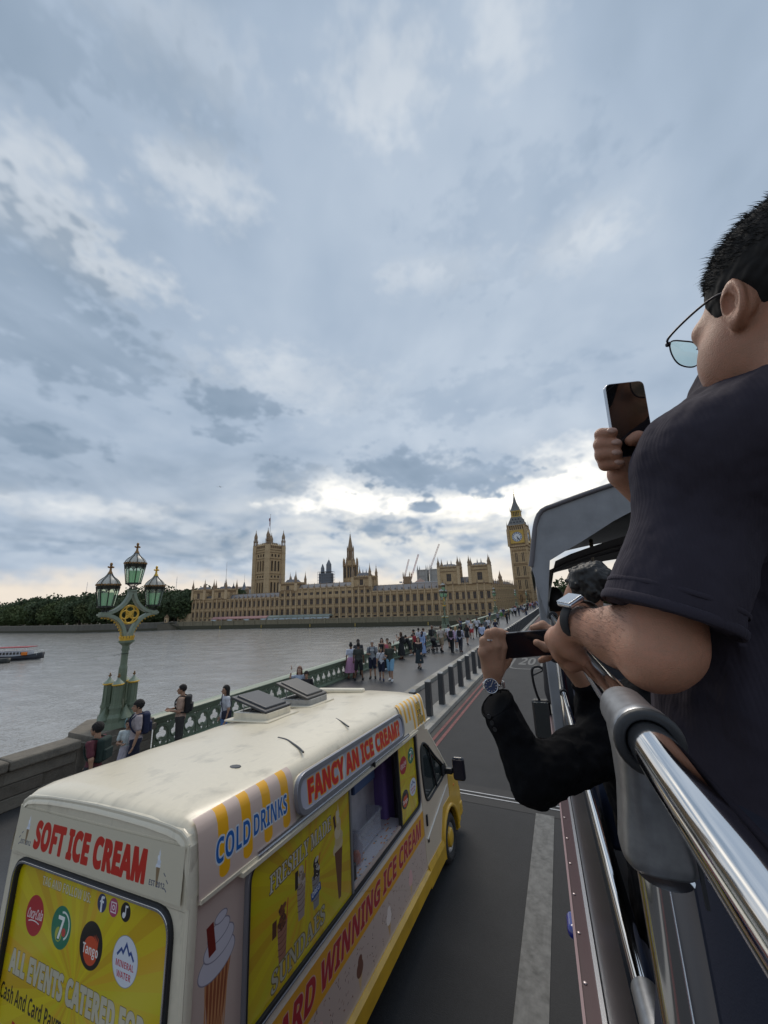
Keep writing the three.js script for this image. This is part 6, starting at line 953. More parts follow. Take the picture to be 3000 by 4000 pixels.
  part(van, 'cab_interior', [box2(W + 0.1, -0.1, 0.8, 1.2, -4.6, -3.56), box2(W + 0.1, -0.1, 1.2, 2.0, -3.62, -3.57)], M([0.05, 0.05, 0.055], 0.8)); part(van, 'seat', [rbox(0.5, 0.7, 0.14, 0.05, -0.45, 1.5, -3.75), rbox(0.26, 0.2, 0.1, 0.04, -0.45, 1.93, -3.76)], M([0.08, 0.08, 0.09], 0.8)); part(van, 'paper_cup_stack', [cyl(0.09, 0.06, 0.22, 12, -0.2, 1.62, -4.05)], M([0.75, 0.74, 0.72], 0.6)); part(van, 'sun_hat', [lathe([[0.2, 0], [0.12, 0.02], [0.11, 0.1], [0, 0.12]], 16).translate(-0.25, 1.8, -3.86)], M([0.6, 0.68, 0.66], 0.8));
  part(van, 'windscreen', [loft([[-3.98, 2.12], [-4.2, 1.93], [-4.74, 1.4]].map(([z, y]) => Array.from({ length: 9 }, (_, i) => [lerp(-0.04, W + 0.04, i / 8), y, z - 0.12 * (1 - ((i - 4) / 4) ** 2)])), false, true)], M([0.14, 0.18, 0.18], 0.03, { phys: true, transmission: 0.6, thickness: 0, side: THREE.DoubleSide }));
  part(van, 'windscreen_pillar', [bar([-0.02, 2.12, -3.98], [-0.01, 1.4, -4.74], 0.028, 8)], cream); part(van, 'windscreen_pillar', [bar([W + 0.02, 2.12, -3.98], [W + 0.01, 1.4, -4.74], 0.028, 8)], cream);
  part(van, 'bonnet', [across([[-4.7, 1.0], [-4.7, 1.38], [-4.85, 1.33], [-5.15, 1.18], [-5.42, 0.98], [-5.5, 0.8], [-5.5, 0.62], [-5.1, 0.62], [-5.06, 0.75], [-4.92, 0.92]], W + 0.05, -0.045, 0.045)], yellow);
  // front wing with a flared arch round the wheel
  const wc = [-4.62, 0.5], arch = (r, a0, a1, n) => Array.from({ length: n + 1 }, (_, i) => { const a = lerp(a0, a1, i / n); return [wc[0] + r * Math.cos(a), wc[1] + r * Math.sin(a)]; });
  part(van, 'front_wing', [across([...arch(0.39, -0.15, Math.PI + 0.15, 14), [-5.2, 0.5], [-5.25, 0.95], [-4.95, 1.2], [-4.73, 1.3], [-4.73, 1.0], [-4.36, 1.0], [-4.18, 0.7], [-4.16, 0.45]], -0.05, 0.012, 0.01)], yellow);
  part(van, 'wheel_arch', [tube(arch(0.4, -0.2, Math.PI + 0.1, 14).map(([z, y]) => V(0.012, y, z)), 0.03, 7, 40)], yellow);
  part(van, 'wing_lip', [rbox(0.05, 0.28, 0.12, 0.02, -0.01, 0.6, -5.08)], yellow); part(van, 'indicator', [rbox(0.012, 0.03, 0.05, 0.005, 0.012, 1.07, -4.98)], M([0.75, 0.2, 0.03], 0.3));
  part(van, 'front_bumper', [rbox(1.9, 0.26, 0.22, 0.07, cx, 0.55, -5.46)], yellow);
  part(van, 'door_sill', [ext(shapeOf([[0.012, 0.66], [0.035, 0.6], [0.03, 0.43], [-0.05, 0.42], [-0.05, 0.66]]), 0.64, 0.004).translate(0, 0, -4.2)], yellow);
  part(van, 'door_handle', [rbox(0.02, 0.13, 0.035, 0.008, 0.016, 1.13, -3.63)], black); part(van, 'door_lock', [rbox(0.014, 0.04, 0.03, 0.006, 0.014, 0.9, -3.64)], black);
  part(van, 'door_trim', [bar([0.012, 0.93, -3.6], [0.012, 1.2, -4.62], 0.011, 6)], M([0.8, 0.78, 0.72], 0.4));
  const mir = new THREE.Group(); mir.name = 'door_mirror'; mir.position.set(0.06, 1.42, -4.63); van.add(mir);
  part(mir, 'arm', [rbox(0.16, 0.09, 0.1, 0.03, 0.0, -0.03, 0.0)], black); part(mir, 'shell', [rbox(0.2, 0.33, 0.1, 0.048, 0.17, 0.0, -0.03, 4)], M([0.012, 0.012, 0.02], 0.12)); part(mir, 'glass', [rbox(0.16, 0.27, 0.008, 0.004, 0.17, 0.0, 0.022)], M([0.02, 0.02, 0.035], 0.15));
  const wheel = (x, z, y, s) => { const w = new THREE.Group(); w.name = 'wheel'; w.position.set(x, y, z); w.rotation.y = Math.PI / 2 * s; van.add(w); part(w, 'tyre', [new THREE.TorusGeometry(0.235, 0.085, 10, 32).scale(1, 1, 1.15)], M([0.02, 0.02, 0.021], 0.75, { bump: T.rough, bumpSize: 0.15, bumpScale: 0.004 })); part(w, 'rim', [lathe([[0.19, 0.06], [0.17, 0.075], [0.12, 0.04], [0.1, 0.02]], 24).rotateX(Math.PI / 2)], M([0.5, 0.5, 0.5], 0.35, { metal: 0.7 })); part(w, 'hub_cap', [lathe([[0.125, 0.035], [0.12, 0.085], [0.09, 0.1], [0, 0.102]], 20).rotateX(Math.PI / 2)], yellow); part(w, 'disc', [new THREE.CylinderGeometry(0.17, 0.17, 0.06, 20).rotateX(Math.PI / 2)], black); };
  wheel(-0.085, -4.62, 0.5, 1); wheel(W + 0.085, -4.62, 0.5, -1); wheel(-0.1, -0.95, 0.36, 1); wheel(W + 0.1, -0.95, 0.36, -1);
  part(van, 'underbody', [box2(W + 0.06, -0.06, 0.34, 0.5, -5.3, 0.0), box2(W + 0.2, -0.2, 0.5, 1.0, -4.5, -0.1), box2(W + 0.28, -0.28, 0.36, 1.1, -5.2, -4.2)], M([0.02, 0.02, 0.02], 0.9));
}

// ---------------------------------------------------------------- pedestrians on the bridge footway
const PPL = (() => {
  // canonical head (x left, y up, z front) with face, and a relaxed hand; metres
  const headF = (() => { const b = blend([egg([0, 0.03, -0.014], [0.074, 0.088, 0.09]), egg([0, -0.03, 0.028], [0.06, 0.08, 0.062]), egg([0, -0.088, 0.05], [0.036, 0.026, 0.036]), capsule([0, 0.012, 0.086], [0, -0.026, 0.108], 0.01, 0.015), capsule([0.018, 0.026, 0.077], [0.046, 0.022, 0.066], 0.01, 0.009), capsule([-0.018, 0.026, 0.077], [-0.046, 0.022, 0.066], 0.01, 0.009), egg([0, -0.06, 0.084], [0.023, 0.009, 0.014]), egg([0.076, -0.006, -0.008], [0.012, 0.03, 0.019]), egg([-0.076, -0.006, -0.008], [0.012, 0.03, 0.019]), capsule([0, -0.05, -0.03], [0, -0.16, -0.035], 0.052, 0.056)], 0.018); return (x, y, z) => { const eye = Math.hypot(Math.abs(x) - 0.03, y - 0.006, z - 0.098) - 0.018; return -smin(-b(x, y, z), eye, 0.01); }; })();
  const HEADS = [0.0062, 0.012, 0.024].map((c) => sdfMesh(headF, [-0.12, -0.2, -0.14], [0.12, 0.14, 0.14], c));
  const handF = blend([egg([0, -0.045, 0], [0.038, 0.048, 0.016]), ...[-0.028, -0.0095, 0.0095, 0.027].map((x, i) => { const L = [0.058, 0.074, 0.079, 0.07][i]; return blend([capsule([x, -0.08, 0.002], [x * 1.1, -0.08 - L * 0.5, 0.012], 0.0095, 0.009), capsule([x * 1.1, -0.08 - L * 0.5, 0.012], [x * 1.1, -0.08 - L * 0.85, 0.034], 0.009, 0.0078)], 0.005); }), capsule([0.03, -0.03, 0.006], [0.05, -0.062, 0.02], 0.013, 0.011), capsule([0.05, -0.062, 0.02], [0.05, -0.09, 0.03], 0.011, 0.009)], 0.008);
  const HANDS = [0.0055, 0.009].map((c) => sdfMesh(handF, [-0.06, -0.19, -0.04], [0.075, 0.03, 0.06], c));
  const HANDR = HANDS.map((h) => { const g = h.clone(), p = g.attributes.position, n = g.attributes.normal, ix = g.index.array.slice(); for (let i = 0; i < p.count; i++) { p.setX(i, -p.getX(i)); n.setX(i, -n.getX(i)); } for (let i = 0; i < ix.length; i += 3) { const t = ix[i]; ix[i] = ix[i + 1]; ix[i + 1] = t; } g.setIndex(new THREE.BufferAttribute(ix, 1)); return g; });
  const LEGS = {
    stand: [[0.03, 0, 0.02, 0], [0.03, 0, -0.02, 0]], wide: [[0.1, 0, 0.0, 0], [0.1, 0, 0, 0]],
    walk: [[0.0, 0.42, 0.0, 0.06], [0.0, -0.12, 0.0, -0.62]], stroll: [[0, 0.26, 0, 0.02], [0, -0.1, 0, -0.4]],
    lean: [[0.05, -0.1, 0, -0.1], [0.05, -0.2, 0, -0.1]], ride: [[0.03, 0.9, 0, -0.25], [0.03, 0.5, 0, -0.5]],
  };
  const ARMS = { down: [[0.05, -0.285, -0.02], [0.06, -0.53, 0.05]], fwd: [[0.045, -0.275, 0.08], [0.03, -0.48, 0.21]], back: [[0.05, -0.27, -0.1], [0.055, -0.52, -0.13]], photo: [[0.04, -0.22, 0.17], [-0.1, -0.02, 0.3]], raise: [[0.13, 0.0, 0.16], [0.08, 0.26, 0.2]], waist: [[0.06, -0.28, 0.0], [-0.08, -0.27, 0.23]], strap: [[0.09, -0.26, 0.02], [-0.02, -0.12, 0.18]], rail: [[0.07, -0.2, 0.2], [-0.02, -0.24, 0.42]], bars: [[0.08, -0.2, 0.22], [0.08, -0.22, 0.48]], hip: [[0.18, -0.24, -0.06], [0.03, -0.42, 0.04]] };
  function skel(legs, aL, aR, lean = 0, fem = false) {
    const S = { lean }, sh = fem ? 0.165 : 0.19, hp = 0.09, foot = [];
    [1, -1].forEach((s, i) => { const [ab, a, , b] = LEGS[legs][i], hip = [s * hp, 0.92, 0], kn = [s * (hp + ab * 0.5), 0.92 - 0.44 * Math.cos(a), 0.44 * Math.sin(a)], an = [s * (hp + ab), kn[1] - 0.4 * Math.cos(b), kn[2] + 0.4 * Math.sin(b)]; S['leg' + i] = [hip, kn, an, [an[0] + s * 0.02, an[1] - 0.05 + (b < -0.3 ? -0.05 : 0), an[2] + 0.15]]; foot.push(an[1]); });
    const drop = Math.min(...foot) - 0.08, up = (p) => [p[0], p[1] - drop, p[2]];
    for (const k of ['leg0', 'leg1']) S[k] = S[k].map(up);
    S.drop = drop; const tilt = (p) => { const y = p[1] - 0.92, c = Math.cos(lean), n = Math.sin(lean); return up([p[0], 0.92 + y * c - p[2] * n, p[2] * c + y * n]); };
    S.tilt = tilt; S.pel = up([0, 0.95, 0]); S.waist = tilt([0, 1.08, 0]); S.chest = tilt([0, 1.28, 0.0]); S.neck = tilt([0, 1.48, -0.015]); S.head = tilt([0, 1.625, 0.02]);
    [aL, aR].forEach((nm, i) => { const s = i ? -1 : 1, A = ARMS[nm], so = [s * sh, 1.42, 0]; S['arm' + i] = [so, [so[0] + s * A[0][0], so[1] + A[0][1], A[0][2]], [so[0] + s * A[1][0], so[1] + A[1][1], A[1][2]]].map(tilt); });
    S.fem = fem; return S;
  }
  const legF = (S, g, from = 0, to = 1) => { const L = []; for (const k of ['leg0', 'leg1']) { const [h, n, a] = S[k]; if (to <= 0.5) { const t = to * 2, e = h.map((v, i) => v + (n[i] - v) * t); L.push(capsule(h, e, 0.085 + g, lerp(0.085, 0.055, t) + g * 1.3)); } else { L.push(capsule(h, n, 0.082 + g, 0.055 + g)); const t = (to - 0.5) * 2, e = n.map((v, i) => v + (a[i] - v) * t); L.push(capsule(n, e, 0.055 + g, lerp(0.052, 0.038, t) + g)); } } return L; };
  const armF = (S, g, to) => { const L = []; for (const k of ['arm0', 'arm1']) { const [s, e, w] = S[k], f = S.fem ? 0.86 : 1; if (to <= 0.5) { const t = to * 2, q = s.map((v, i) => v + (e[i] - v) * t); L.push(capsule(s, q, 0.052 * f + g, lerp(0.05, 0.042, t) * f + g * 1.4)); } else { L.push(capsule(s, e, 0.05 * f + g, 0.04 * f + g)); const t = (to - 0.5) * 2, q = e.map((v, i) => v + (w[i] - v) * t); L.push(capsule(e, q, 0.04 * f + g, lerp(0.038, 0.027, t) * f + g)); } } return L; };
  const torsoF = (S, g, b = 1) => { const f = S.fem ? 0.88 : 1, s0 = S.arm0[0], s1 = S.arm1[0]; return [capsule([s0[0] * 0.82, s0[1] - 0.02, s0[2]], [s1[0] * 0.82, s1[1] - 0.02, s1[2]], 0.06 + g, 0.06 + g), egg(S.chest, [0.155 * f * b + g, 0.19 + g, 0.112 * b + g], 0, -S.lean), egg(S.waist, [0.132 * f * b + g, 0.17 + g, 0.1 * b + g], 0, -S.lean), egg(S.pel, [0.158 * b + g, 0.12 + g, 0.118 * b + g]), capsule(S.chest, S.neck, 0.07, 0.05)]; };
  const cache = new Map(), memo = (k, f) => { if (!cache.has(k)) cache.set(k, f()); return cache.get(k); };
  const put = (g, m) => g.clone().applyMatrix4(m);
  const LO = [-0.5, -0.02, -0.5], HI = [0.5, 1.75, 0.62];
  function bodyGeo(key, S, lod) { return memo('b' + key + lod, () => {
    const cell = [0.015, 0.021, 0.034][lod], f = blend([...torsoF(S, -0.004), ...armF(S, 0, 1), ...legF(S, 0)], 0.035);
    const g = [sdfMesh(f, LO, [0.5, 1.56, 0.62], cell), put(HEADS[lod], new THREE.Matrix4().makeRotationX(S.lean * 0.4).setPosition(...S.head))];
    if (lod < 2) ['arm0', 'arm1'].forEach((k, i) => { const e = V(...S[k][1]), w = V(...S[k][2]), d = w.clone().sub(e).normalize(), q = new THREE.Quaternion().setFromUnitVectors(V(0, -1, 0), d); g.push(put(i ? HANDR[lod] : HANDS[lod], new THREE.Matrix4().compose(w, q, V(1, 1, 1)))); });
    return metric(join(g)); }); }
  const cloth = (key, lod, f, lo = LO, hi = HI) => memo(key + lod, () => metric(sdfMesh(f, lo, hi, [0.014, 0.02, 0.032][lod]).toNonIndexed()));
  const wr = (x, y, z, a) => a * (n3(x * 11, y * 7, z * 11) + 0.5 * n3(x * 24, y * 16, z * 24));
  const mats = new Map(), fab = (rgb, o) => { const k = rgb.join(); if (!mats.has(k)) mats.set(k, M(rgb, 0.88, { bump: T.cloth, bumpSize: 0.04, bumpScale: 0.0015, tex: T.mottle, size: 0.4 })); return mats.get(k); };
  const skins = { tan: M([0.42, 0.235, 0.15], 0.5, { tex: T.mottle, size: 0.1 }), pale: M([0.56, 0.35, 0.25], 0.5, { tex: T.mottle, size: 0.1 }), brown: M([0.2, 0.1, 0.06], 0.5, { tex: T.mottle, size: 0.1 }), dark: M([0.075, 0.04, 0.028], 0.45, { tex: T.mottle, size: 0.1 }) };
  const hairs = { black: M([0.012, 0.01, 0.009], 0.85), brown: M([0.06, 0.032, 0.018], 0.8), blonde: M([0.36, 0.24, 0.11], 0.55), grey: M([0.3, 0.29, 0.28], 0.6), red: M([0.12, 0.045, 0.02], 0.55) };
  const packG = metric(join([rbox(0.3, 0.44, 0.15, 0.06, 0, 0, 0, 3), rbox(0.24, 0.2, 0.06, 0.025, 0, -0.08, -0.09, 2)]));
  return function person(x, z, o) {
    const turn = (o.turn ?? 0) * RAD, h = o.h ?? 1.72, lod = o.lod ?? 1, fem = !!o.fem, legs = o.legs ?? 'stand', aL = o.aL ?? 'down', aR = o.aR ?? 'down', key = [legs, aL, aR, o.lean ?? 0, fem].join(), S = skel(legs, aL, aR, o.lean ?? 0, fem), k = h / 1.735, b = o.broad ?? 1;
    const t = thing('person', o.label, 'person', [x, PAVE + 0.002, z], turn, o.group ?? 'people walking on the bridge'); t.scale.set(k * (o.broad ? 1 + (o.broad - 1) * 0.7 : 1), k, k);
    piece(t, 'body', bodyGeo(key, S, lod), skins[o.skin ?? 'tan']);
    // eyes and brows on the nearer faces
    if (lod < 2 && !o.noface) { const m = new THREE.Matrix4().makeRotationX(S.lean * 0.4).setPosition(...S.head); const e = memo('eyes', () => join([-1, 1].flatMap((s) => [new THREE.SphereGeometry(0.009, 6, 5).scale(1.4, 0.7, 0.6).translate(s * 0.031, 0.004, 0.081), box(0.034, 0.006, 0.008, s * 0.033, 0.026, 0.083)]))); const q = piece(t, 'eyes', e, M([0.02, 0.015, 0.013], 0.4)); q.applyMatrix4(m); const l = piece(t, 'mouth', memo('mouth', () => new THREE.SphereGeometry(0.02, 8, 5).scale(1, 0.28, 0.35).translate(0, -0.06, 0.093)), M([0.28, 0.09, 0.08], 0.5)); l.applyMatrix4(m); }
    // hair
    const st = o.hairCut ?? 'short';
    if (st !== 'bald') {
      const H = S.head, f = (x0, y0, z0) => { const X = x0 - H[0], Y = y0 - H[1], Z = z0 - H[2]; let d = egg([0, 0.036, -0.02], st === 'mop' ? [0.096, 0.11, 0.113] : [0.088, 0.103, 0.105])(X, Y, Z) + 0.006 * n3(X * 30, Y * 30, Z * 30); const line = -0.0 + 0.07 * sstep(0.015, 0.05, Z) - (st === 'short' ? 0.055 : 0.1) * sstep(-0.01, -0.05, Z) - (st === 'mop' ? 0.03 : 0.004); d = Math.max(d, line - Y); if (st === 'long') { d = smin(d, Math.max(capsule([0, -0.02, -0.07], [0, -0.34, -0.1], 0.075, 0.055)(X, Y, Z * 1.15), -Z - 0.35), 0.05); d = smin(d, Math.min(capsule([0.075, 0, -0.03], [0.1, -0.26, -0.02], 0.028, 0.024)(X, Y, Z), capsule([-0.075, 0, -0.03], [-0.1, -0.26, -0.02], 0.028, 0.024)(X, Y, Z)), 0.03); } if (st === 'tail') d = smin(d, capsule([0, 0.05, -0.11], [0, -0.2, -0.14], 0.03, 0.02)(X, Y, Z), 0.02); if (st === 'bun') d = smin(d, egg([0, 0.13, -0.02], [0.06, 0.07, 0.06])(X, Y, Z), 0.03); if (st === 'flat') d = smin(d, Math.max(egg([0, 0.1, -0.01], [0.07, 0.07, 0.08])(X, Y, Z), 0.03 - Y), 0.02); return d; };
      piece(t, 'hair', memo('h' + st + key + lod, () => metric(sdfMesh(f, [H[0] - 0.18, H[1] - 0.42, H[2] - 0.22], [H[0] + 0.18, H[1] + 0.24, H[2] + 0.15], [0.0085, 0.013, 0.025][lod]).toNonIndexed())), hairs[o.hair ?? 'black']);
    }
    if (o.scarf) { const H = S.head; piece(t, 'headscarf', memo('sc' + key + lod, () => metric(sdfMesh((x0, y0, z0) => { const X = x0 - H[0], Y = y0 - H[1], Z = z0 - H[2]; const d = blend([egg([0, 0.02, -0.015], [0.094, 0.12, 0.112]), capsule([0, -0.1, 0], [0, -0.2, 0], 0.085, 0.12)], 0.05)(X, Y, Z); return Math.max(d, -(Math.hypot(X * 1.25, Y + 0.01, Z - 0.12) - 0.085)); }, [H[0] - 0.2, H[1] - 0.35, H[2] - 0.2], [H[0] + 0.2, H[1] + 0.18, H[2] + 0.2], [0.01, 0.014, 0.025][lod]).toNonIndexed())), fab(o.scarf)); }
    // clothes
    const low = (o.long ?? 0.86) , slv = o.sleeve ?? 0.36;
    if (o.top) { const f = blend([...torsoF(S, 0.014), ...(slv > 0 ? armF(S, 0.014, slv) : [])], 0.03); const hemY = low - S.drop; piece(t, o.topName ?? 't_shirt', cloth('t' + key + slv + low + (o.vneck ? 1 : 0), lod, (x0, y0, z0) => Math.max(f(x0, y0, z0) + wr(x0, y0, z0, 0.004), hemY - y0, y0 - (S.neck[1] - 0.012 - (o.vneck ? 0.09 * clamp(z0 * 12) : 0) + (slv > 0 ? 0 : -0.06 * clamp(1 - Math.abs(x0) * 0)))), LO, [0.5, 1.58, 0.62]), fab(o.top)); }
    if (o.bottom === 'trousers' || o.bottom === 'shorts') { const to = o.bottom === 'shorts' ? (o.shortTo ?? 0.46) : 0.97, g = o.bottom === 'shorts' ? 0.024 : 0.017, f = blend([egg(S.pel, [0.172, 0.13, 0.132]), ...legF(S, g, 0, to)], 0.025), top = 1.0 - S.drop; piece(t, o.bottom, cloth('p' + key + to, lod, (x0, y0, z0) => Math.max(f(x0, y0, z0) + wr(x0, y0, z0, 0.004), y0 - top), LO, [0.5, 1.1, 0.6]), fab(o.bot)); }
    if (o.bottom === 'skirt') { const y1 = 1.06 - S.drop, y0s = (o.hem ?? 0.34), wide = o.flare ?? 0.27; piece(t, 'skirt', cloth('s' + key + y0s + wide, lod, (x0, yy, z0) => { const tt = clamp((y1 - yy) / (y1 - y0s)), a = Math.atan2(z0, x0), R = lerp(0.145, wide, Math.pow(tt, 0.75)) + 0.014 * tt * Math.sin(a * 13 + 2 * n3(x0 * 3, yy * 2, z0 * 3)); const d = (Math.hypot(x0, z0 * 1.15) - R) * 0.8; return Math.max(d, yy - y1, y0s - yy, ); }, LO, [0.5, 1.2, 0.6]), fab(o.bot)); }
    // shoes
    const shoe = o.shoe ?? [0.03, 0.03, 0.032];
    ['leg0', 'leg1'].forEach((n) => { const [, , a, toe] = S[n]; const g = memo('sh' + key + n + (lod > 1), () => sdfMesh(blend([capsule([a[0], Math.max(a[1] - 0.03, 0.035), a[2] - 0.03], [toe[0], Math.max(toe[1], 0.035), toe[2]], 0.05, 0.04), capsule(a, [a[0], a[1] - 0.03, a[2]], 0.045, 0.045)], 0.02), [a[0] - 0.12, Math.min(a[1], toe[1]) - 0.12, a[2] - 0.14], [a[0] + 0.12, a[1] + 0.08, a[2] + 0.24], lod > 1 ? 0.028 : 0.014)); piece(t, 'shoe', g, fab(shoe)); });
    if (o.print) { const c = o.print; const q = part(t, 'chest_print', new THREE.PlaneGeometry(c.w ?? 0.2, c.hh ?? 0.07), flat(c.tex, 0.8), true); const p = S.chest; q.position.set(0, p[1] + (c.dy ?? 0.0), p[2] + 0.131); q.rotation.x = -0.06; }
    t.updateMatrixWorld(true);
    const at = (p) => t.localToWorld(V(...p));
    if (o.pack) { const c = S.chest, q = thing('backpack', o.packLabel ?? `backpack worn by the ${o.label}`.split(' ').slice(0, 15).join(' '), 'backpack', [0, 0, 0], turn, 'backpacks'); q.position.copy(at([c[0], c[1] - 0.02, c[2] - 0.165])); q.scale.setScalar(k); q.rotation.set(S.lean, turn, 0, 'YXZ'); piece(q, 'bag', packG, fab(o.pack)); for (const s of [-1, 1]) piece(q, 'strap', memo('strap' + s, () => tube([[s * 0.09, 0.19, 0.04], [s * 0.11, 0.22, 0.13], [s * 0.115, 0.14, 0.285], [s * 0.12, -0.02, 0.29], [s * 0.145, -0.16, 0.18], [s * 0.13, -0.18, 0.05]], 0.016, 5, 24)), fab(o.pack)); }
    if (o.bag) { const q = thing('shoulder_bag', o.bag.label, 'bag', [0, 0, 0], turn); q.position.copy(at([o.bag.x ?? 0.2, 0.98, o.bag.z ?? 0.02])); part(q, 'pouch', [rbox(0.1, o.bag.h ?? 0.24, 0.26, 0.035, 0, 0, 0)], fab(o.bag.rgb)); const dx = -(o.bag.x ?? 0.2) * 1.1; part(q, 'strap', [tube([[0, 0.1, 0.1], [dx * 0.3, 0.28, 0.13], [dx * 1.2, 0.5, 0.02], [dx * 0.4, 0.32, -0.13], [0, 0.1, -0.1]], 0.012, 5, 24)], fab(o.bag.rgb)); }
    if (o.phone) { const w = S.arm1[2], q = thing('smartphone', o.phone, 'phone', [0, 0, 0], turn); q.position.copy(at([w[0] * 0.6, w[1] + 0.13, w[2] + 0.04])); part(q, 'case', [rbox(0.075, 0.15, 0.009, 0.004)], M([0.02, 0.02, 0.022], 0.3)); part(q, 'screen', [box(0.068, 0.14, 0.001, 0, 0, -0.0052)], M([0.06, 0.07, 0.08], 0.1)); }
    return t;
  };
})();
{
  const wht = [0.66, 0.66, 0.7], blk = [0.02, 0.02, 0.022], nav = [0.018, 0.022, 0.05], wshoe = [0.6, 0.6, 0.6];
  const P = PPL, txt = (s, bg, fg, w = 256, h = 96) => canv(w, h, (g) => { g.fillStyle = bg; g.fillRect(0, 0, w, h); fitText(g, s, w * 0.08, h * 0.2, w * 0.84, h * 0.6, fg, null, 0); });
  // nearest, half hidden by the van
  P(-8.52, -4.84, { h: 1.66, lod: 0, turn: -62, label: 'black haired youth in a maroon T-shirt with a dark green backpack, nearest walker', top: [0.12, 0.028, 0.04], bottom: 'trousers', bot: [0.03, 0.03, 0.035], legs: 'walk', aL: 'back', aR: 'fwd', hairCut: 'mop', skin: 'tan', pack: [0.018, 0.035, 0.03], packLabel: 'dark green backpack on the youth in maroon' });
  P(-9.33, -5.95, { h: 1.32, lod: 0, turn: 55, fem: true, label: 'girl in a pale top walking beside the man in the grey polo', top: [0.62, 0.68, 0.68], bottom: 'skirt', bot: [0.55, 0.5, 0.55], hem: 0.45, flare: 0.22, legs: 'stroll', aL: 'down', aR: 'waist', hairCut: 'short', skin: 'tan', sleeve: 0.3 });
  P(-9.05, -5.96, { h: 1.74, lod: 0, turn: -28, label: 'man in a pale grey polo with a navy backpack, walking left', top: [0.42, 0.36, 0.37], topName: 'polo_shirt', bottom: 'trousers', bot: nav, legs: 'stroll', aL: 'down', aR: 'fwd', hairCut: 'mop', skin: 'tan', pack: [0.02, 0.026, 0.07], packLabel: 'navy backpack on the man in the grey polo' });
  P(-9.59, -7.47, { h: 1.72, lod: 0, turn: -48, label: 'man in a tan printed T-shirt with a black backpack by the green parapet', top: [0.46, 0.31, 0.23], bottom: 'trousers', bot: [0.05, 0.047, 0.045], legs: 'stand', aL: 'waist', aR: 'waist', skin: 'tan', pack: blk, packLabel: 'black backpack on the man in the tan T-shirt', print: { tex: txt('TOMMY', '#b9957c', '#4a3328'), w: 0.16, hh: 0.05 } });
  P(-8.75, -8.18, { h: 1.62, lod: 0, turn: -22, fem: true, label: 'woman in a white T-shirt and black cap with a black shoulder bag', top: wht, bottom: 'trousers', bot: [0.12, 0.22, 0.45], legs: 'stroll', hairCut: 'long', skin: 'tan', bag: { label: 'black shoulder bag of the woman in the white T-shirt', rgb: [0.025, 0.027, 0.05], x: 0.18, h: 0.2 }, print: { tex: txt('YORK', '#c9c9cc', '#5a5c66'), w: 0.16, hh: 0.07 } });
  P(-8.45, -11.05, { h: 1.64, lod: 0, turn: 25, fem: true, label: 'woman with red brown hair in a pale checked shirt behind the roof hatch', top: [0.4, 0.46, 0.56], topName: 'checked_shirt', bottom: 'trousers', bot: blk, aR: 'raise', aL: 'down', legs: 'stand', hairCut: 'long', hair: 'red', skin: 'pale' });
  P(-8.2, -11.1, { h: 1.5, lod: 0, turn: 35, label: 'boy in a black T-shirt with an orange print behind the van', top: blk, bottom: 'trousers', bot: blk, skin: 'tan', legs: 'stroll', aL: 'down', aR: 'fwd', hairCut: 'mop', print: { tex: canv(128, 128, (g) => { g.fillStyle = '#14141a'; g.fillRect(0, 0, 128, 128); g.fillStyle = '#c8642c'; g.beginPath(); g.ellipse(64, 88, 40, 26, 0, 0, 7); g.fill(); g.fillStyle = '#d8d2c8'; for (let i = 0; i < 4; i++) g.fillRect(22 + i * 22, 18, 14, 22); }), w: 0.17, hh: 0.17, dy: -0.04 } });
  // group by the parapet
  P(-10.09, -17.39, { h: 1.66, turn: -140, fem: true, broad: 1.12, label: 'woman in a white top and long pink skirt at the parapet', top: [0.6, 0.62, 0.72], bottom: 'skirt', bot: [0.58, 0.3, 0.46], hem: 0.3, flare: 0.33, hairCut: 'bun', skin: 'brown', aL: 'down', aR: 'waist', shoe: [0.2, 0.1, 0.06] });
  P(-10.2, -18.36, { h: 1.76, turn: 40, label: 'bearded man in dark grey behind the woman in pink', top: [0.06, 0.06, 0.066], bottom: 'trousers', bot: blk, skin: 'dark', aR: 'waist' });
  P(-9.49, -17.1, { h: 1.72, turn: -155, label: 'man in a dark olive T-shirt and black shorts, back turned', top: [0.055, 0.058, 0.05], bottom: 'shorts', bot: blk, skin: 'brown', hairCut: 'flat', legs: 'wide', shoe: blk });
  P(-9.0, -17.66, { h: 1.76, turn: 22, label: 'man in a grey lettered T-shirt and navy shorts with a backpack', top: [0.27, 0.29, 0.31], bottom: 'shorts', bot: nav, skin: 'tan', hair: 'grey', aR: 'waist', aL: 'down', legs: 'stand', shoe: blk, pack: nav, packLabel: 'navy backpack on the man in the grey lettered shirt', print: { tex: txt('NICCE', '#8f979c', '#f2f2f2', 256, 80), w: 0.26, hh: 0.075, dy: 0.05 } });
  P(-8.38, -17.39, { h: 1.5, turn: 25, label: 'boy in a white T-shirt and navy shorts with a waist bag', top: wht, bottom: 'shorts', bot: nav, skin: 'tan', legs: 'stroll', aL: 'waist', aR: 'down', shoe: [0.03, 0.04, 0.1], long: 0.8, bag: { label: 'small navy waist bag of the boy in white', rgb: nav, x: -0.14, z: 0.1, h: 0.12 } });
  P(-9.6, -20.05, { h: 1.66, turn: 25, fem: true, label: 'woman with long dark hair in a black vest top', top: blk, sleeve: 0, bottom: 'trousers', bot: blk, hairCut: 'long', skin: 'pale', aL: 'fwd' });
  P(-9.22, -19.99, { h: 1.64, turn: 15, fem: true, label: 'woman in a coral vest top behind the boy in white', top: [0.6, 0.13, 0.17], sleeve: 0, bottom: 'trousers', bot: blk, hairCut: 'tail', skin: 'tan', shoe: wshoe });
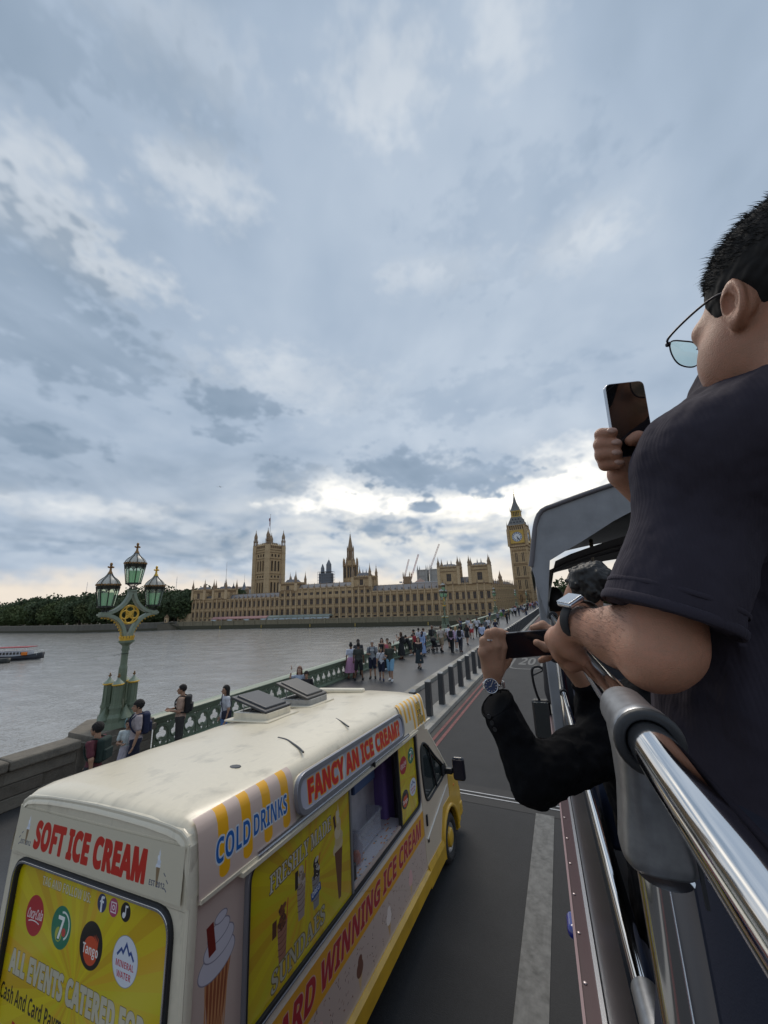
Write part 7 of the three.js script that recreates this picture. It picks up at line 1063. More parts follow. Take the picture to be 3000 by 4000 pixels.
  P(-7.87, -17.34, { h: 1.76, turn: 8, label: 'man in a dark green shirt and pale blue shorts raising one hand', top: [0.05, 0.056, 0.045], bottom: 'shorts', bot: [0.22, 0.42, 0.58], skin: 'tan', aL: 'raise', aR: 'waist', legs: 'stroll', shoe: wshoe });
  P(-9.92, -23.69, { h: 1.66, turn: -95, fem: true, label: 'woman in a long black dress photographing the river with a black rucksack', top: blk, sleeve: 0, topName: 'dress_top', bottom: 'skirt', bot: blk, hem: 0.24, flare: 0.29, hairCut: 'long', hair: 'brown', skin: 'pale', aL: 'photo', aR: 'photo', shoe: [0.1, 0.035, 0.02], pack: blk, packLabel: 'black rucksack on the woman in the black dress', phone: 'phone held up by the woman in the black dress' });
  P(-9.95, -25.28, { h: 1.4, turn: -85, lean: 0.5, label: 'boy in a black hoodie leaning on the parapet', top: blk, topName: 'hoodie', sleeve: 0.95, bottom: 'shorts', bot: blk, legs: 'lean', aL: 'rail', aR: 'rail', hairCut: 'mop', shoe: wshoe });
  P(-10.05, -26.41, { h: 1.6, turn: -60, label: 'curly haired boy in a dark shirt at the parapet', top: [0.035, 0.035, 0.04], bottom: 'trousers', bot: blk, hairCut: 'mop', aL: 'rail', aR: 'rail', skin: 'tan' });
  P(-9.85, -26.0, { h: 1.42, turn: -100, label: 'child in a red top at the parapet', top: [0.35, 0.03, 0.04], bottom: 'trousers', bot: blk, skin: 'tan' });
  P(-9.95, -27.2, { h: 1.65, turn: -170, fem: true, label: 'woman with a black ponytail in a white blouse', top: wht, sleeve: 0.6, bottom: 'trousers', bot: blk, hairCut: 'tail', skin: 'tan' });
  P(-9.46, -26.9, { h: 1.66, turn: 160, label: 'person in a white shirt behind the woman in the headscarf', top: [0.6, 0.63, 0.7], bottom: 'trousers', bot: nav, hair: 'brown' });
  P(-8.97, -25.2, { h: 1.58, turn: -20, fem: true, label: 'woman in a navy headscarf and pale blue dress', top: [0.34, 0.45, 0.7], sleeve: 0.9, bottom: 'skirt', bot: [0.3, 0.4, 0.64], hem: 0.2, scarf: nav, hairCut: 'bald', skin: 'tan' });
  P(-7.6, -20.67, { h: 1.66, turn: 6, fem: true, label: 'woman in a black top and dark green long skirt walking towards the van', top: blk, sleeve: 0.95, topName: 'black_top', vneck: true, bottom: 'skirt', bot: [0.028, 0.042, 0.05], hem: 0.3, flare: 0.24, legs: 'stroll', aL: 'fwd', aR: 'down', hairCut: 'long', hair: 'brown', skin: 'pale', shoe: blk });
  P(-9.16, -28.0, { h: 1.78, turn: 150, label: 'bald man in a grey T-shirt and khaki shorts with a black backpack', top: [0.11, 0.115, 0.11], bottom: 'shorts', bot: [0.24, 0.2, 0.13], hairCut: 'bald', skin: 'brown', pack: blk, packLabel: 'black backpack on the bald man in grey', legs: 'stroll', aL: 'bars', aR: 'bars' });
  P(-8.3, -27.44, { h: 1.78, turn: 178, label: 'man in a beige T-shirt and tan shorts walking away', top: [0.52, 0.45, 0.39], bottom: 'shorts', bot: [0.42, 0.31, 0.2], hair: 'brown', skin: 'pale', legs: 'stroll', aL: 'back', aR: 'fwd', shoe: blk });
  P(-8.23, -29.3, { h: 1.74, turn: 175, label: 'man in a white shirt and dark shorts left of the pink shirt', top: wht, bottom: 'shorts', bot: [0.05, 0.05, 0.055], skin: 'pale', legs: 'stroll', aR: 'fwd' });
  P(-7.39, -26.93, { h: 1.76, turn: 180, label: 'man in a pink shirt with a black backpack walking away', top: [0.56, 0.38, 0.54], topName: 'shirt', sleeve: 0.92, bottom: 'trousers', bot: blk, legs: 'stroll', aL: 'fwd', aR: 'back', pack: blk, packLabel: 'black backpack on the man in pink', skin: 'pale' });
  P(-7.45, -28.4, { h: 1.66, turn: 178, fem: true, label: 'woman with long blonde hair and denim shorts', top: [0.4, 0.38, 0.5], bottom: 'shorts', bot: [0.08, 0.14, 0.25], shortTo: 0.28, hairCut: 'long', hair: 'blonde', skin: 'pale', legs: 'stroll', shoe: wshoe });
  P(-6.9, -27.41, { h: 1.76, turn: 182, label: 'man in a pale lilac shirt and charcoal trousers with a black backpack', top: [0.56, 0.55, 0.68], topName: 'shirt', sleeve: 0.92, bottom: 'trousers', bot: [0.04, 0.042, 0.055], legs: 'stroll', aL: 'back', aR: 'fwd', pack: blk, packLabel: 'black backpack on the man in lilac', skin: 'pale', shoe: [0.09, 0.035, 0.025] });
  P(-7.39, -31.72, { h: 1.62, turn: 176, fem: true, label: 'woman in a black dress with long dark brown hair', top: blk, bottom: 'skirt', bot: blk, hem: 0.58, flare: 0.22, hairCut: 'long', hair: 'brown', skin: 'pale', legs: 'walk' });
  P(-9.9, -39.98, { h: 1.72, turn: -60, label: 'person in black photographing at the parapet by the second lamp', top: blk, bottom: 'trousers', bot: blk, aL: 'photo', aR: 'photo', hairCut: 'long' });
  P(-9.5, -38.4, { h: 1.7, turn: -40, label: 'person in a dark blue cap at the parapet by the second lamp', top: [0.05, 0.06, 0.12], bottom: 'trousers', bot: blk, aL: 'photo', aR: 'down', hair: 'brown' });
  P(-8.9, -39.2, { h: 1.7, turn: 20, label: 'man in a navy and white top near the second lamp', top: wht, bottom: 'trousers', bot: nav, skin: 'brown' });
  P(-7.93, -36.08, { h: 1.66, turn: 20, fem: true, label: 'woman in a white top and red shorts', top: wht, sleeve: 0, bottom: 'shorts', bot: [0.5, 0.06, 0.06], shortTo: 0.34, hairCut: 'tail', hair: 'brown', skin: 'pale', aL: 'waist', aR: 'hip', legs: 'stroll' });
  P(-7.75, -37.94, { h: 1.84, turn: 15, broad: 1.1, label: 'tall man in a white shirt and black trousers with a strap across', top: wht, topName: 'shirt', bottom: 'trousers', bot: blk, legs: 'walk', aL: 'fwd', aR: 'back', skin: 'brown', bag: { label: 'black cross body bag of the tall man in white', rgb: blk, x: 0.18 } });
  P(-5.98, -30.93, { h: 1.72, turn: 180, label: 'man in a pale blue shirt seen from behind, above the raised hand', top: [0.5, 0.56, 0.75], topName: 'shirt', sleeve: 0.9, bottom: 'trousers', bot: blk, legs: 'walk', aL: 'fwd', aR: 'back', skin: 'tan', group: 'cyclists and walkers in the cycle lane' });
  P(-6.9, -37.54, { h: 1.66, turn: 170, fem: true, label: 'woman in a grey top left of the cyclist', top: [0.13, 0.14, 0.15], bottom: 'trousers', bot: blk, hairCut: 'bun', skin: 'tan', aL: 'waist' });
  P(-7.0, -39.5, { h: 1.68, turn: 170, label: 'man in a white top beside the woman in grey', top: wht, bottom: 'trousers', bot: nav, hair: 'blonde', skin: 'pale' });
  // cyclists
  const bike = (x, z, label) => { const b = thing('bicycle', label, 'bicycle', [x, 0.006, z], 0, 'bicycles in the cycle lane'), m = M([0.02, 0.02, 0.022], 0.5), f = M([0.03, 0.03, 0.05], 0.35); for (const q of [-0.52, 0.52]) part(b, 'wheel', [new THREE.TorusGeometry(0.33, 0.02, 6, 28).rotateY(Math.PI / 2).translate(0, 0.35, q), ...Array.from({ length: 8 }, (_, k) => bar([0, 0.35, q], [0, 0.35 + 0.32 * Math.sin(k * Math.PI / 4), q + 0.32 * Math.cos(k * Math.PI / 4)], 0.004, 3))], m); part(b, 'frame', [bar([0, 0.35, 0.52], [0, 0.85, 0.2], 0.014, 6), bar([0, 0.35, 0.52], [0, 0.3, 0.08], 0.014, 6), bar([0, 0.3, 0.08], [0, 0.92, 0.2], 0.016, 6), bar([0, 0.3, 0.08], [0, 0.85, -0.36], 0.018, 6), bar([0, 0.82, 0.18], [0, 0.85, -0.36], 0.016, 6), bar([0, 0.35, -0.52], [0, 1.0, -0.38], 0.016, 6)], f); part(b, 'saddle', [rbox(0.14, 0.05, 0.26, 0.02, 0, 0.95, 0.22)], m); part(b, 'handlebar', [bar([-0.26, 1.04, -0.36], [0.26, 1.04, -0.36], 0.014, 6)], m); return b; };
  const rider = (x, z, o) => { const t = P(x, z, { legs: 'ride', aL: 'bars', aR: 'bars', turn: 180, lean: 0.25, group: 'cyclists and walkers in the cycle lane', ...o }); t.position.y = 0.24; t.position.z += 0.18; return t; };
  bike(-5.95, -37.64, 'black bicycle ridden by the blonde woman in navy'); rider(-5.95, -37.64, { h: 1.64, fem: true, label: 'woman with long blonde hair and navy dress riding a bicycle', top: nav, bottom: 'skirt', bot: nav, hem: 0.55, hairCut: 'long', hair: 'blonde', skin: 'pale' });
  bike(-5.8, -71.1, 'bicycle ridden by the far cyclist in jeans'); rider(-5.8, -71.1, { h: 1.7, lod: 2, fem: true, label: 'far cyclist in a black top and jeans', top: [0.06, 0.035, 0.03], bottom: 'trousers', bot: [0.07, 0.12, 0.22], hairCut: 'long', hair: 'brown' });
  // pushchair by the man in grey
  const pc = thing('pushchair', 'black pushchair pushed by the bald man in grey', 'pushchair', [-8.72, PAVE, -27.0], 150 * RAD), pm = M([0.02, 0.02, 0.022], 0.8);
  part(pc, 'seat', [rbox(0.42, 0.5, 0.16, 0.06).rotateX(-0.5).translate(0, 0.62, 0), rbox(0.42, 0.14, 0.5, 0.05, 0, 0.42, 0.2)], pm); part(pc, 'hood', [new THREE.SphereGeometry(0.27, 12, 8, 0, Math.PI * 2, 0, Math.PI / 2).scale(0.85, 1, 0.9).translate(0, 0.8, -0.06)], pm); part(pc, 'frame', [bar([0.2, 0.16, 0.45], [0.2, 1.02, -0.5], 0.014, 6), bar([-0.2, 0.16, 0.45], [-0.2, 1.02, -0.5], 0.014, 6), bar([0.2, 0.16, -0.35], [0.2, 0.6, 0.1], 0.014, 6), bar([-0.2, 0.16, -0.35], [-0.2, 0.6, 0.1], 0.014, 6), bar([-0.2, 1.02, -0.5], [0.2, 1.02, -0.5], 0.016, 6)], pm); for (const [a, b] of [[0.24, 0.45], [-0.24, 0.45], [0.24, -0.35], [-0.24, -0.35]]) part(pc, 'wheel', [new THREE.TorusGeometry(0.11, 0.028, 6, 16).rotateY(Math.PI / 2).translate(a, 0.14, b), cyl(0.05, 0.05, 0.03, 10).rotateZ(Math.PI / 2).translate(a, 0.14, b)], pm);
  // farther away: small figures
  const far = [[-9.6, -56.4, 1.74, -50, [0.03, 0.04, 0.1], [0.3, 0.26, 0.2], 'shorts', 'person in dark blue leaning on the far parapet', {}], [-8.25, -54.7, 1.66, 10, [0.25, 0.25, 0.28], blk, 'trousers', 'woman in a grey top and black trousers walking alone ahead of the third lamp', { fem: true, hairCut: 'long', legs: 'walk' }], [-9.6, -68.3, 1.7, 5, wht, [0.1, 0.3, 0.06], 'skirt', 'person in white carrying a bright green bag', { hair: 'grey' }], [-9.2, -68.1, 1.78, 8, [0.05, 0.05, 0.1], [0.2, 0.18, 0.16], 'shorts', 'man in navy beside the person in white', { hair: 'grey' }], [-7.23, -56.1, 1.72, 175, [0.03, 0.03, 0.035], blk, 'trousers', 'person in black with a mustard shoulder bag', { legs: 'walk', hair: 'black', bag: { label: 'mustard yellow shoulder bag on the person in black', rgb: [0.42, 0.22, 0.03], x: 0.22, h: 0.34 } }], [-7.99, -65, 1.64, 170, [0.1, 0.06, 0.04], [0.05, 0.05, 0.05], 'trousers', 'woman with light brown hair in a dark brown top', { fem: true, hairCut: 'long', hair: 'blonde' }], [-8.58, -75.2, 1.66, 6, wht, blk, 'trousers', 'woman in a white top and black trousers further up the bridge', { fem: true, hairCut: 'long' }], [-8.11, -76, 1.78, 176, [0.58, 0.58, 0.66], blk, 'trousers', 'man in a white shirt and black trousers further up the bridge', {}], [-7.54, -76.7, 1.74, 178, [0.035, 0.035, 0.05], [0.06, 0.08, 0.14], 'trousers', 'man in a dark top and jeans further up the bridge', {}]];
  for (const [x, z, h, turn, top, bot, bottom, label, o] of far) P(x, z, { h, turn, top, bot, bottom, label, lod: 2, legs: 'stroll', hem: 0.4, noface: true, group: 'people far along the bridge', ...o });
  const r = rng(606), tops = [wht, blk, [0.35, 0.03, 0.05], nav, [0.4, 0.36, 0.32], [0.15, 0.05, 0.06], [0.3, 0.32, 0.5], [0.08, 0.08, 0.09], [0.5, 0.3, 0.34]], tn2 = ['white', 'black', 'red', 'navy', 'beige', 'maroon', 'pale blue', 'dark grey', 'pink'], bots = [blk, nav, [0.06, 0.1, 0.2], [0.25, 0.22, 0.16]], bn = ['black', 'navy', 'denim', 'tan'];
  for (let i = 0; i < 34; i++) { const a = i % 9, b = Math.floor(r() * 4), z = -82 - i * 1.9 - r() * 2, x = lerp(-9.6, -6.7, r()), away = r() < 0.5; P(x, z, { h: 1.58 + r() * 0.26, turn: away ? 180 : 0, top: tops[a], bot: bots[b], bottom: r() < 0.3 ? 'shorts' : 'trousers', lod: 2, legs: ['stroll', 'walk', 'stand'][i % 3], hair: ['black', 'brown', 'blonde'][i % 3], hairCut: r() < 0.4 ? 'long' : 'short', fem: r() < 0.4, noface: true, label: `tiny walker in ${tn2[a]} and ${bn[b]}, ${ORD(i + 1)} in the far crowd, facing ${away ? 'away' : 'this way'}`, group: 'far crowd at the end of the bridge' }); }
}

// ---------------------------------------------------------------- open-top bus that carries the camera
const SKINT = texture(512, (u, v) => { const a = tfbm(u, v, 6, 4, 91), b = tfbm(u, v, 34, 3, 93), f = tn(u, v, 150, 95), s = clamp(0.86 + 0.13 * a + 0.09 * b + 0.05 * f); return [clamp(s * 1.04), clamp(s * (0.95 - 0.1 * b - 0.06 * a)), clamp(s * (0.94 - 0.12 * b - 0.05 * a))]; });
const SKINB = texture(512, (u, v) => clamp(0.5 + 0.35 * tn(u, v, 120, 4) + 0.3 * tn(u, v, 46, 8) + 0.3 * tn(u, v, 240, 2)));
const SKIN = M([0.45, 0.235, 0.145], 0.48, { tex: SKINT, size: 0.16, bump: SKINB, bumpSize: 0.1, bumpScale: 0.0007 });
const SKINL = M([0.52, 0.3, 0.19], 0.48, { tex: SKINT, size: 0.16, bump: SKINB, bumpSize: 0.1, bumpScale: 0.0015 });
{
  const bus = thing('open_top_bus', 'open top sightseeing bus with steel rails and grey front canopy, at right', 'bus', [0, 0, 0], 3 * RAD);
  const steel = M([0.74, 0.74, 0.75], 0.075, { metal: 1, phys: true }), cast = M([0.36, 0.37, 0.39], 0.36, { metal: 0.85, tex: T.mottle, size: 0.1 });
  const rubber = M([0.02, 0.021, 0.024], 0.5), burg = M([0.07, 0.014, 0.024], 0.35), dark = M([0.012, 0.015, 0.02], 0.3, { phys: true, specularIntensity: 0.5 });
  const RX = 0.088, RY = 3.75, LY = 3.25, R = 0.0205;
  part(bus, 'top_rail', [bar([RX, RY, 0.9], [RX, RY, -0.5], R, 28)], steel); part(bus, 'top_rail', [bar([RX, RY, -0.6], [RX, RY, -3.3], R, 28)], steel);
  part(bus, 'lower_rail', [bar([RX, LY, 0.9], [RX, LY, -0.8], 0.017, 20)], steel); part(bus, 'lower_rail', [bar([RX, LY, -0.86], [RX, LY, -3.14], 0.017, 20)], steel);
  // cast clamp where post and rail meet: sleeve, collar and a tapering skirt
  const clampAt = (z, k) => {
    const c = new THREE.Group(); c.name = 'rail_clamp'; c.position.set(RX, RY, z); bus.add(c);
    part(c, 'sleeve', [lathe([[0.0215, -0.06], [0.026, -0.062], [0.028, -0.05], [0.028, 0.035], [0.031, 0.045], [0.031, 0.06], [0.027, 0.066], [0.0215, 0.064]], 28).rotateX(Math.PI / 2)], cast);
    const sup = (y, w, d2, cx2 = 0) => Array.from({ length: 32 }, (_, q) => { const a = q / 32 * Math.PI * 2, C2 = Math.cos(a), S2 = Math.sin(a); return [cx2 + w * Math.sign(C2) * Math.pow(Math.abs(C2), 0.6), y, d2 * Math.sign(S2) * Math.pow(Math.abs(S2), 0.6)]; });
    const f = loft([sup(0.012, 0.0235, 0.05), sup(-0.01, 0.027, 0.052), sup(-0.035, 0.026, 0.046), sup(-0.07, 0.027, 0.036), sup(-0.1, 0.031, 0.034), sup(-0.125, 0.0345, 0.0355), sup(-0.133, 0.034, 0.035), sup(-0.137, 0.031, 0.032)]);
    part(c, 'skirt', [f], cast); part(c, 'gasket', [new THREE.TorusGeometry(0.0262, 0.0058, 8, 28).translate(0, 0, 0.068)], rubber); part(c, 'split', [box(0.003, 0.15, 0.004, 0.03, -0.08, 0.032)], rubber);
    part(c, 'post', [bar([0.004, -0.15, 0], [0.004, -1.05, 0], 0.026, 24)], steel);
  };
  clampAt(-0.555, 1); clampAt(-3.0, 1);
  part(bus, 'rail_collar', [lathe([[0.018, -0.04], [0.023, -0.04], [0.024, 0.03], [0.018, 0.034]], 20).rotateX(Math.PI / 2).translate(RX, LY, -2.98), new THREE.TorusGeometry(0.021, 0.004, 6, 20).translate(RX, LY, -2.94)], rubber);
  part(bus, 'rail_collar', [lathe([[0.018, -0.05], [0.0215, -0.05], [0.0215, 0.05], [0.018, 0.05]], 20).rotateX(Math.PI / 2).translate(RX, LY, -0.83)], cast);
  part(bus, 'rail_end', [tube([[RX, RY, -3.2], [RX, RY, -3.3], [RX, RY - 0.03, -3.36], [RX, RY - 0.12, -3.38], [RX, RY - 0.5, -3.38]], R * 1.02, 16, 24)], steel);
  part(bus, 'stanchion', [bar([RX, 2.7, -3.22], [RX, RY - 0.05, -3.22], 0.024, 18)], steel);
  // side: dark glossy panel, pale trim, burgundy ledge with rivets
  part(bus, 'side_panel', [ext(shapeOf([[0.037, 2.77], [0.05, 2.77], [0.088, 3.13], [0.076, 3.13]]), 5.2, 0).translate(0, 0, -4.2)], dark);
  part(bus, 'trim_strip', [box2(0.024, 0.036, 2.775, 2.79, -4.2, 1)], M([0.6, 0.6, 0.62], 0.25, { metal: 0.8 }));
  part(bus, 'ledge', [box2(-0.018, 0.05, 2.7, 2.772, -4.2, 1)], M([0.04, 0.008, 0.015], 0.4));
  part(bus, 'ledge_edge', [box2(-0.024, -0.016, 2.72, 2.777, -4.2, 1)], M([0.3, 0.2, 0.21], 0.35));
  for (let k = 0; k < 16; k++) part(bus, 'rivet', [new THREE.SphereGeometry(0.006, 8, 5).scale(1, 0.5, 1).translate(-0.006, 2.773, -3.3 + k * 0.18)], M([0.5, 0.42, 0.42], 0.3, { metal: 0.6 }));
  part(bus, 'marker_lamp', [new THREE.CapsuleGeometry(0.022, 0.05, 6, 12).rotateX(Math.PI / 2).translate(-0.022, 2.75, -1.74)], M([0.01, 0.02, 0.2], 0.15, { phys: true, clearcoat: 1 }));
  part(bus, 'marker_lamp', [new THREE.CapsuleGeometry(0.022, 0.05, 6, 12).rotateX(Math.PI / 2).translate(-0.022, 2.75, -3.55)], M([0.01, 0.02, 0.2], 0.15, { phys: true, clearcoat: 1 }));
  part(bus, 'body_side', [box2(0.02, 0.06, 0.35, 2.7, -4.25, 1)], burg); part(bus, 'deck_floor', [box2(0.06, 2.5, 2.55, 2.62, -4.3, 1.4)], M([0.05, 0.05, 0.055], 0.8)); part(bus, 'body_far_side', [box2(2.46, 2.5, 0.35, 3.3, -4.25, 1.4)], burg);
  part(bus, 'body_front', [box2(0.05, 2.47, 0.4, 3.35, -4.32, -4.25)], burg); part(bus, 'dashboard', [rbox(2.3, 0.16, 0.4, 0.05, 1.28, 3.62, -4.2)], M([0.2, 0.05, 0.035], 0.4));
  // seats
  const seatM = M([0.012, 0.02, 0.05], 0.7, { tex: T.mottle, size: 0.3 });
  for (const [z, x] of [[-1.05, 0.36], [-1.95, 0.36], [-2.75, 0.36], [-1.05, 2.1], [-1.95, 2.1]]) { part(bus, 'seat', [rbox(0.44, 0.62, 0.09, 0.03, x, 3.22, z), rbox(0.44, 0.1, 0.42, 0.04, x, 2.98, z - 0.26)], seatM); part(bus, 'seat_handle', [new THREE.TorusGeometry(0.1, 0.013, 8, 20, Math.PI * 1.2).rotateY(Math.PI / 2).translate(x - 0.2, 3.48, z)], M([0.5, 0.12, 0.02], 0.4)); }
  // canopy over the front: grey shell, dark lining, braces
  const grey = M([0.3, 0.31, 0.33], 0.45, { phys: true, clearcoat: 0.2, tex: T.mottle, size: 1.2 }), lining = M([0.03, 0.032, 0.035], 0.6, { tex: T.mottle, size: 0.8 });
  const arch = (z, dy, k, lip) => { const pts = [], y0 = 4.1 + dy, y1 = 4.72 + dy; for (let i = 0; i <= 22; i++) { const t = i / 22, x = lerp(0.0 - lip, 2.5 + lip, t), e = Math.min(t, 1 - t), corner = e < 0.06 ? 1 - Math.pow(1 - e / 0.06, 2) : 1; pts.push([x + (e < 0.06 ? (t < 0.5 ? -1 : 1) * 0 : 0), y0 + (4.48 - 4.1) * Math.sqrt(Math.max(0, corner)) + (y1 - 4.48 - dy) * Math.sin(Math.PI * t) * k - 0 + lip * 0.5, z]); } return pts; };
  part(bus, 'canopy_shell', [loft([arch(-3.0, 0, 1, 0.012), arch(-3.06, 0.015, 1, 0.02), arch(-3.6, -0.06, 1, 0.02), arch(-4.4, -0.16, 0.9, 0.02), arch(-5.0, -0.16, 0.7, 0.01)], false, true)], grey);
  part(bus, 'canopy_fascia', [loft([arch(-3.0, 0, 1, 0.012), arch(-3.0, -0.02, 1, -0.01).map(([x, y, z], i) => { const t = i / 22; return [clamp(x, 0.05, 2.45), y - 0.2 - 0.14 * Math.cos((t - 0.0) * Math.PI * 2) * (Math.abs(t - 0.5) > 0.25 ? 1 : 0.4), z - 0.02]; })], false, true)], M(grey.color.toArray(), 0.5, { side: THREE.DoubleSide, tex: T.mottle, size: 1 }));
  part(bus, 'canopy_lining', [loft([arch(-3.03, -0.34, 1, -0.05), arch(-3.7, -0.38, 1, -0.05), arch(-4.4, -0.32, 0.9, -0.05), arch(-5.0, -0.34, 0.7, -0.05)], false, true)], M([0.03, 0.032, 0.035], 0.6, { side: THREE.DoubleSide, tex: T.mottle, size: 0.8 }));
  part(bus, 'canopy_edge', [tube(arch(-2.995, 0.0, 1, 0.014).map((p) => V(...p)), 0.018, 8, 80)], M([0.13, 0.12, 0.13], 0.5));
  for (const [x0, x1] of [[0.45, 0.62], [1.0, 1.2], [1.7, 1.8]]) part(bus, 'canopy_strut', [tube([[x0, 4.3, -3.3], [(x0 + x1) / 2, 4.24, -4.0], [x1, 4.06, -4.9]], 0.016, 6, 20)], M([0.24, 0.16, 0.05], 0.4));
  for (const z of [-3.5, -4.1]) part(bus, 'canopy_rib', [tube(arch(z, z < -4 ? -0.345 : -0.37, z < -4 ? 0.95 : 1, -0.06).filter((_, i) => i > 0 && i < 22).map((p) => V(...p)), 0.02, 6, 60)], M([0.07, 0.07, 0.075], 0.5));
  part(bus, 'canopy_post', [rbox(0.075, 1.56, 0.11, 0.012, 0.04, 3.43, -3.22)], grey); part(bus, 'canopy_post', [rbox(0.075, 1.56, 0.11, 0.012, 2.46, 3.43, -3.22)], grey); part(bus, 'front_pillar', [bar([0.08, 3.3, -4.3], [0.12, 4.05, -5.0], 0.03, 8)], lining);
  part(bus, 'cable', [tube([[0.035, 4.32, -3.158], [0.028, 4.1, -3.16], [0.04, 3.95, -3.158], [0.036, 3.85, -3.16]], 0.008, 6, 20)], M([0.1, 0.1, 0.11], 0.6));
  part(bus, 'wing_nut', [new THREE.IcosahedronGeometry(0.022, 0).translate(0.06, 4.02, -3.16), new THREE.IcosahedronGeometry(0.016, 0).translate(0.075, 4.03, -3.155)], M([0.5, 0.5, 0.5], 0.2, { metal: 0.9 }));
  // driver mirror on its bent arm below
  const mir = new THREE.Group(); mir.name = 'door_mirror'; bus.add(mir);
  part(mir, 'arm', [tube([[0.03, 3.14, -4.12], [-0.03, 3.2, -4.12], [-0.08, 3.22, -4.12], [-0.125, 3.2, -4.12], [-0.135, 3.1, -4.14], [-0.115, 2.95, -4.18], [-0.1, 2.9, -4.2]], 0.012, 8, 40)], rubber); part(mir, 'brace', [bar([-0.125, 3.14, -4.12], [0.0, 3.2, -4.12], 0.008, 6), rbox(0.04, 0.1, 0.04, 0.01, 0.02, 3.13, -4.12)], rubber);
  part(mir, 'housing', [rbox(0.17, 0.35, 0.09, 0.035, -0.09, 2.73, -4.22, 3)], rubber); part(mir, 'glass', [rbox(0.14, 0.31, 0.006, 0.003, -0.09, 2.73, -4.172)], M([0.16, 0.17, 0.17], 0.06, { metal: 0.9 }));
}
// ---- the man in the navy polo shirt
const fingerChain = (pts, r) => pts.slice(1).map((p, i) => capsule(pts[i], p, r[i], r[i + 1]));
function bounds(pts, pad) { const lo = [1e9, 1e9, 1e9], hi = [-1e9, -1e9, -1e9]; for (const p of pts) for (let i = 0; i < 3; i++) { lo[i] = Math.min(lo[i], p[i] - pad); hi[i] = Math.max(hi[i], p[i] + pad); } return [lo, hi]; }
{
  const man = thing('person', 'man in a dark navy polo shirt and glasses, leaning on the rail with a phone', 'person');
  // camera-free frame for the head: he looks ahead and to the left over the rail
  const HC = V(...[0.3400, 4.2880, -0.6630]), F = V(-0.46, -0.06, -0.89).normalize(), U = V(0.03, 1, 0.02).addScaledVector(F, -0.02).normalize(), S = U.clone().cross(F).normalize();   // S: his left
  const toHead = new THREE.Matrix4().makeBasis(S, U, F).setPosition(HC);
  // skin: head in its own axes (x left, y up, z front), then arm, merged as one body
  const headSdf = (() => {
    const skull = [egg([0, 0.035, -0.018], [0.076, 0.092, 0.096]), egg([0, -0.03, 0.03], [0.064, 0.085, 0.066]), egg([0, -0.085, 0.045], [0.046, 0.034, 0.046]), egg([0.045, -0.045, 0.03], [0.03, 0.045, 0.045]), egg([-0.045, -0.045, 0.03], [0.03, 0.045, 0.045]), capsule([0, -0.06, -0.035], [0, -0.18, -0.05], 0.062, 0.07), capsule([0, 0.02, 0.085], [0, -0.022, 0.112], 0.011, 0.016), egg([0, -0.062, 0.088], [0.026, 0.012, 0.016]), capsule([0.016, 0.026, 0.08], [0.05, 0.022, 0.066], 0.011, 0.01), capsule([-0.016, 0.026, 0.08], [-0.05, 0.022, 0.066], 0.011, 0.01)];
    const base = blend(skull, 0.03);
    const ear = (s) => { const c = [s * 0.079, -0.004, -0.022], outer = egg(c, [0.011, 0.029, 0.018], s * 0.5, 0.15), rim = (x, y, z) => { const dy = (y - c[1]) / 0.0265, dz = (z - c[2]) / 0.015, r = Math.hypot(dy, dz); return Math.hypot((r - 1) * 0.02, x - s * (0.086 + 0.25 * (c[2] - z))) - 0.0052; }, lobe = egg([s * 0.079, -0.031, -0.015], [0.008, 0.0105, 0.0095]), hollow = egg([s * 0.093, -0.002, -0.017], [0.012, 0.017, 0.009]); return (x, y, z) => Math.max(smin(smin(outer(x, y, z), rim(x, y, z), 0.008), lobe(x, y, z), 0.008), -hollow(x, y, z)); };
    const eL = ear(1), eR = ear(-1);
    return (x, y, z) => { let d = base(x, y, z); const eye = Math.hypot(Math.abs(x) - 0.031, y - 0.008, z - 0.094) - 0.018; d = -smin(-d, eye, 0.012) ; return smin(smin(d, eL(x, y, z), 0.01), eR(x, y, z), 0.01); };
  })();
  const headG = sdfMesh(headSdf, [-0.13, -0.2, -0.13], [0.13, 0.15, 0.14], 0.0042).applyMatrix4(toHead);
  const ELB = [0.1260, 3.8170, -0.7120], SHO = [0.2430, 4.0890, -0.7390], WRI = [0.0260, 3.8380, -0.8650], armPts = [SHO, ELB, WRI];
  const armF = blend([capsule(SHO, ELB, 0.054, 0.046), capsule(ELB, [0.0860, 3.8240, -0.7710], 0.047, 0.045), capsule([0.0860, 3.8240, -0.7710], WRI, 0.045, 0.034), capsule(ELB, [0.1090, 3.7990, -0.6920], 0.043, 0.04)], 0.035);
  const H1 = [0.0010, 3.8060, -0.8950], K = [[-0.0210, 3.8160, -0.9510], [-0.0240, 3.8010, -0.9420], [-0.0210, 3.7850, -0.9360], [-0.0140, 3.7730, -0.9320]];
  const handF = blend([capsule(WRI, H1, 0.031, 0.033), capsule(H1, K[1], 0.03, 0.022), capsule(H1, K[3], 0.03, 0.02), ...fingerChain([K[0], [-0.0110, 3.7700, -0.9900], [0.0090, 3.7630, -0.9900]], [0.014, 0.012, 0.011]), ...fingerChain([K[1], [-0.0100, 3.7590, -0.9710], [0.0130, 3.7570, -0.9700]], [0.014, 0.012, 0.011]), ...fingerChain([K[2], [-0.0040, 3.7520, -0.9530], [0.0180, 3.7520, -0.9510]], [0.014, 0.0125, 0.011]), ...fingerChain([K[3], [0.0020, 3.7500, -0.9330], [0.0210, 3.7510, -0.9360]], [0.013, 0.012, 0.0105]), ...fingerChain([H1, [0.0080, 3.7850, -0.8820], [0.0280, 3.7680, -0.8840]], [0.02, 0.015, 0.012])], 0.012);
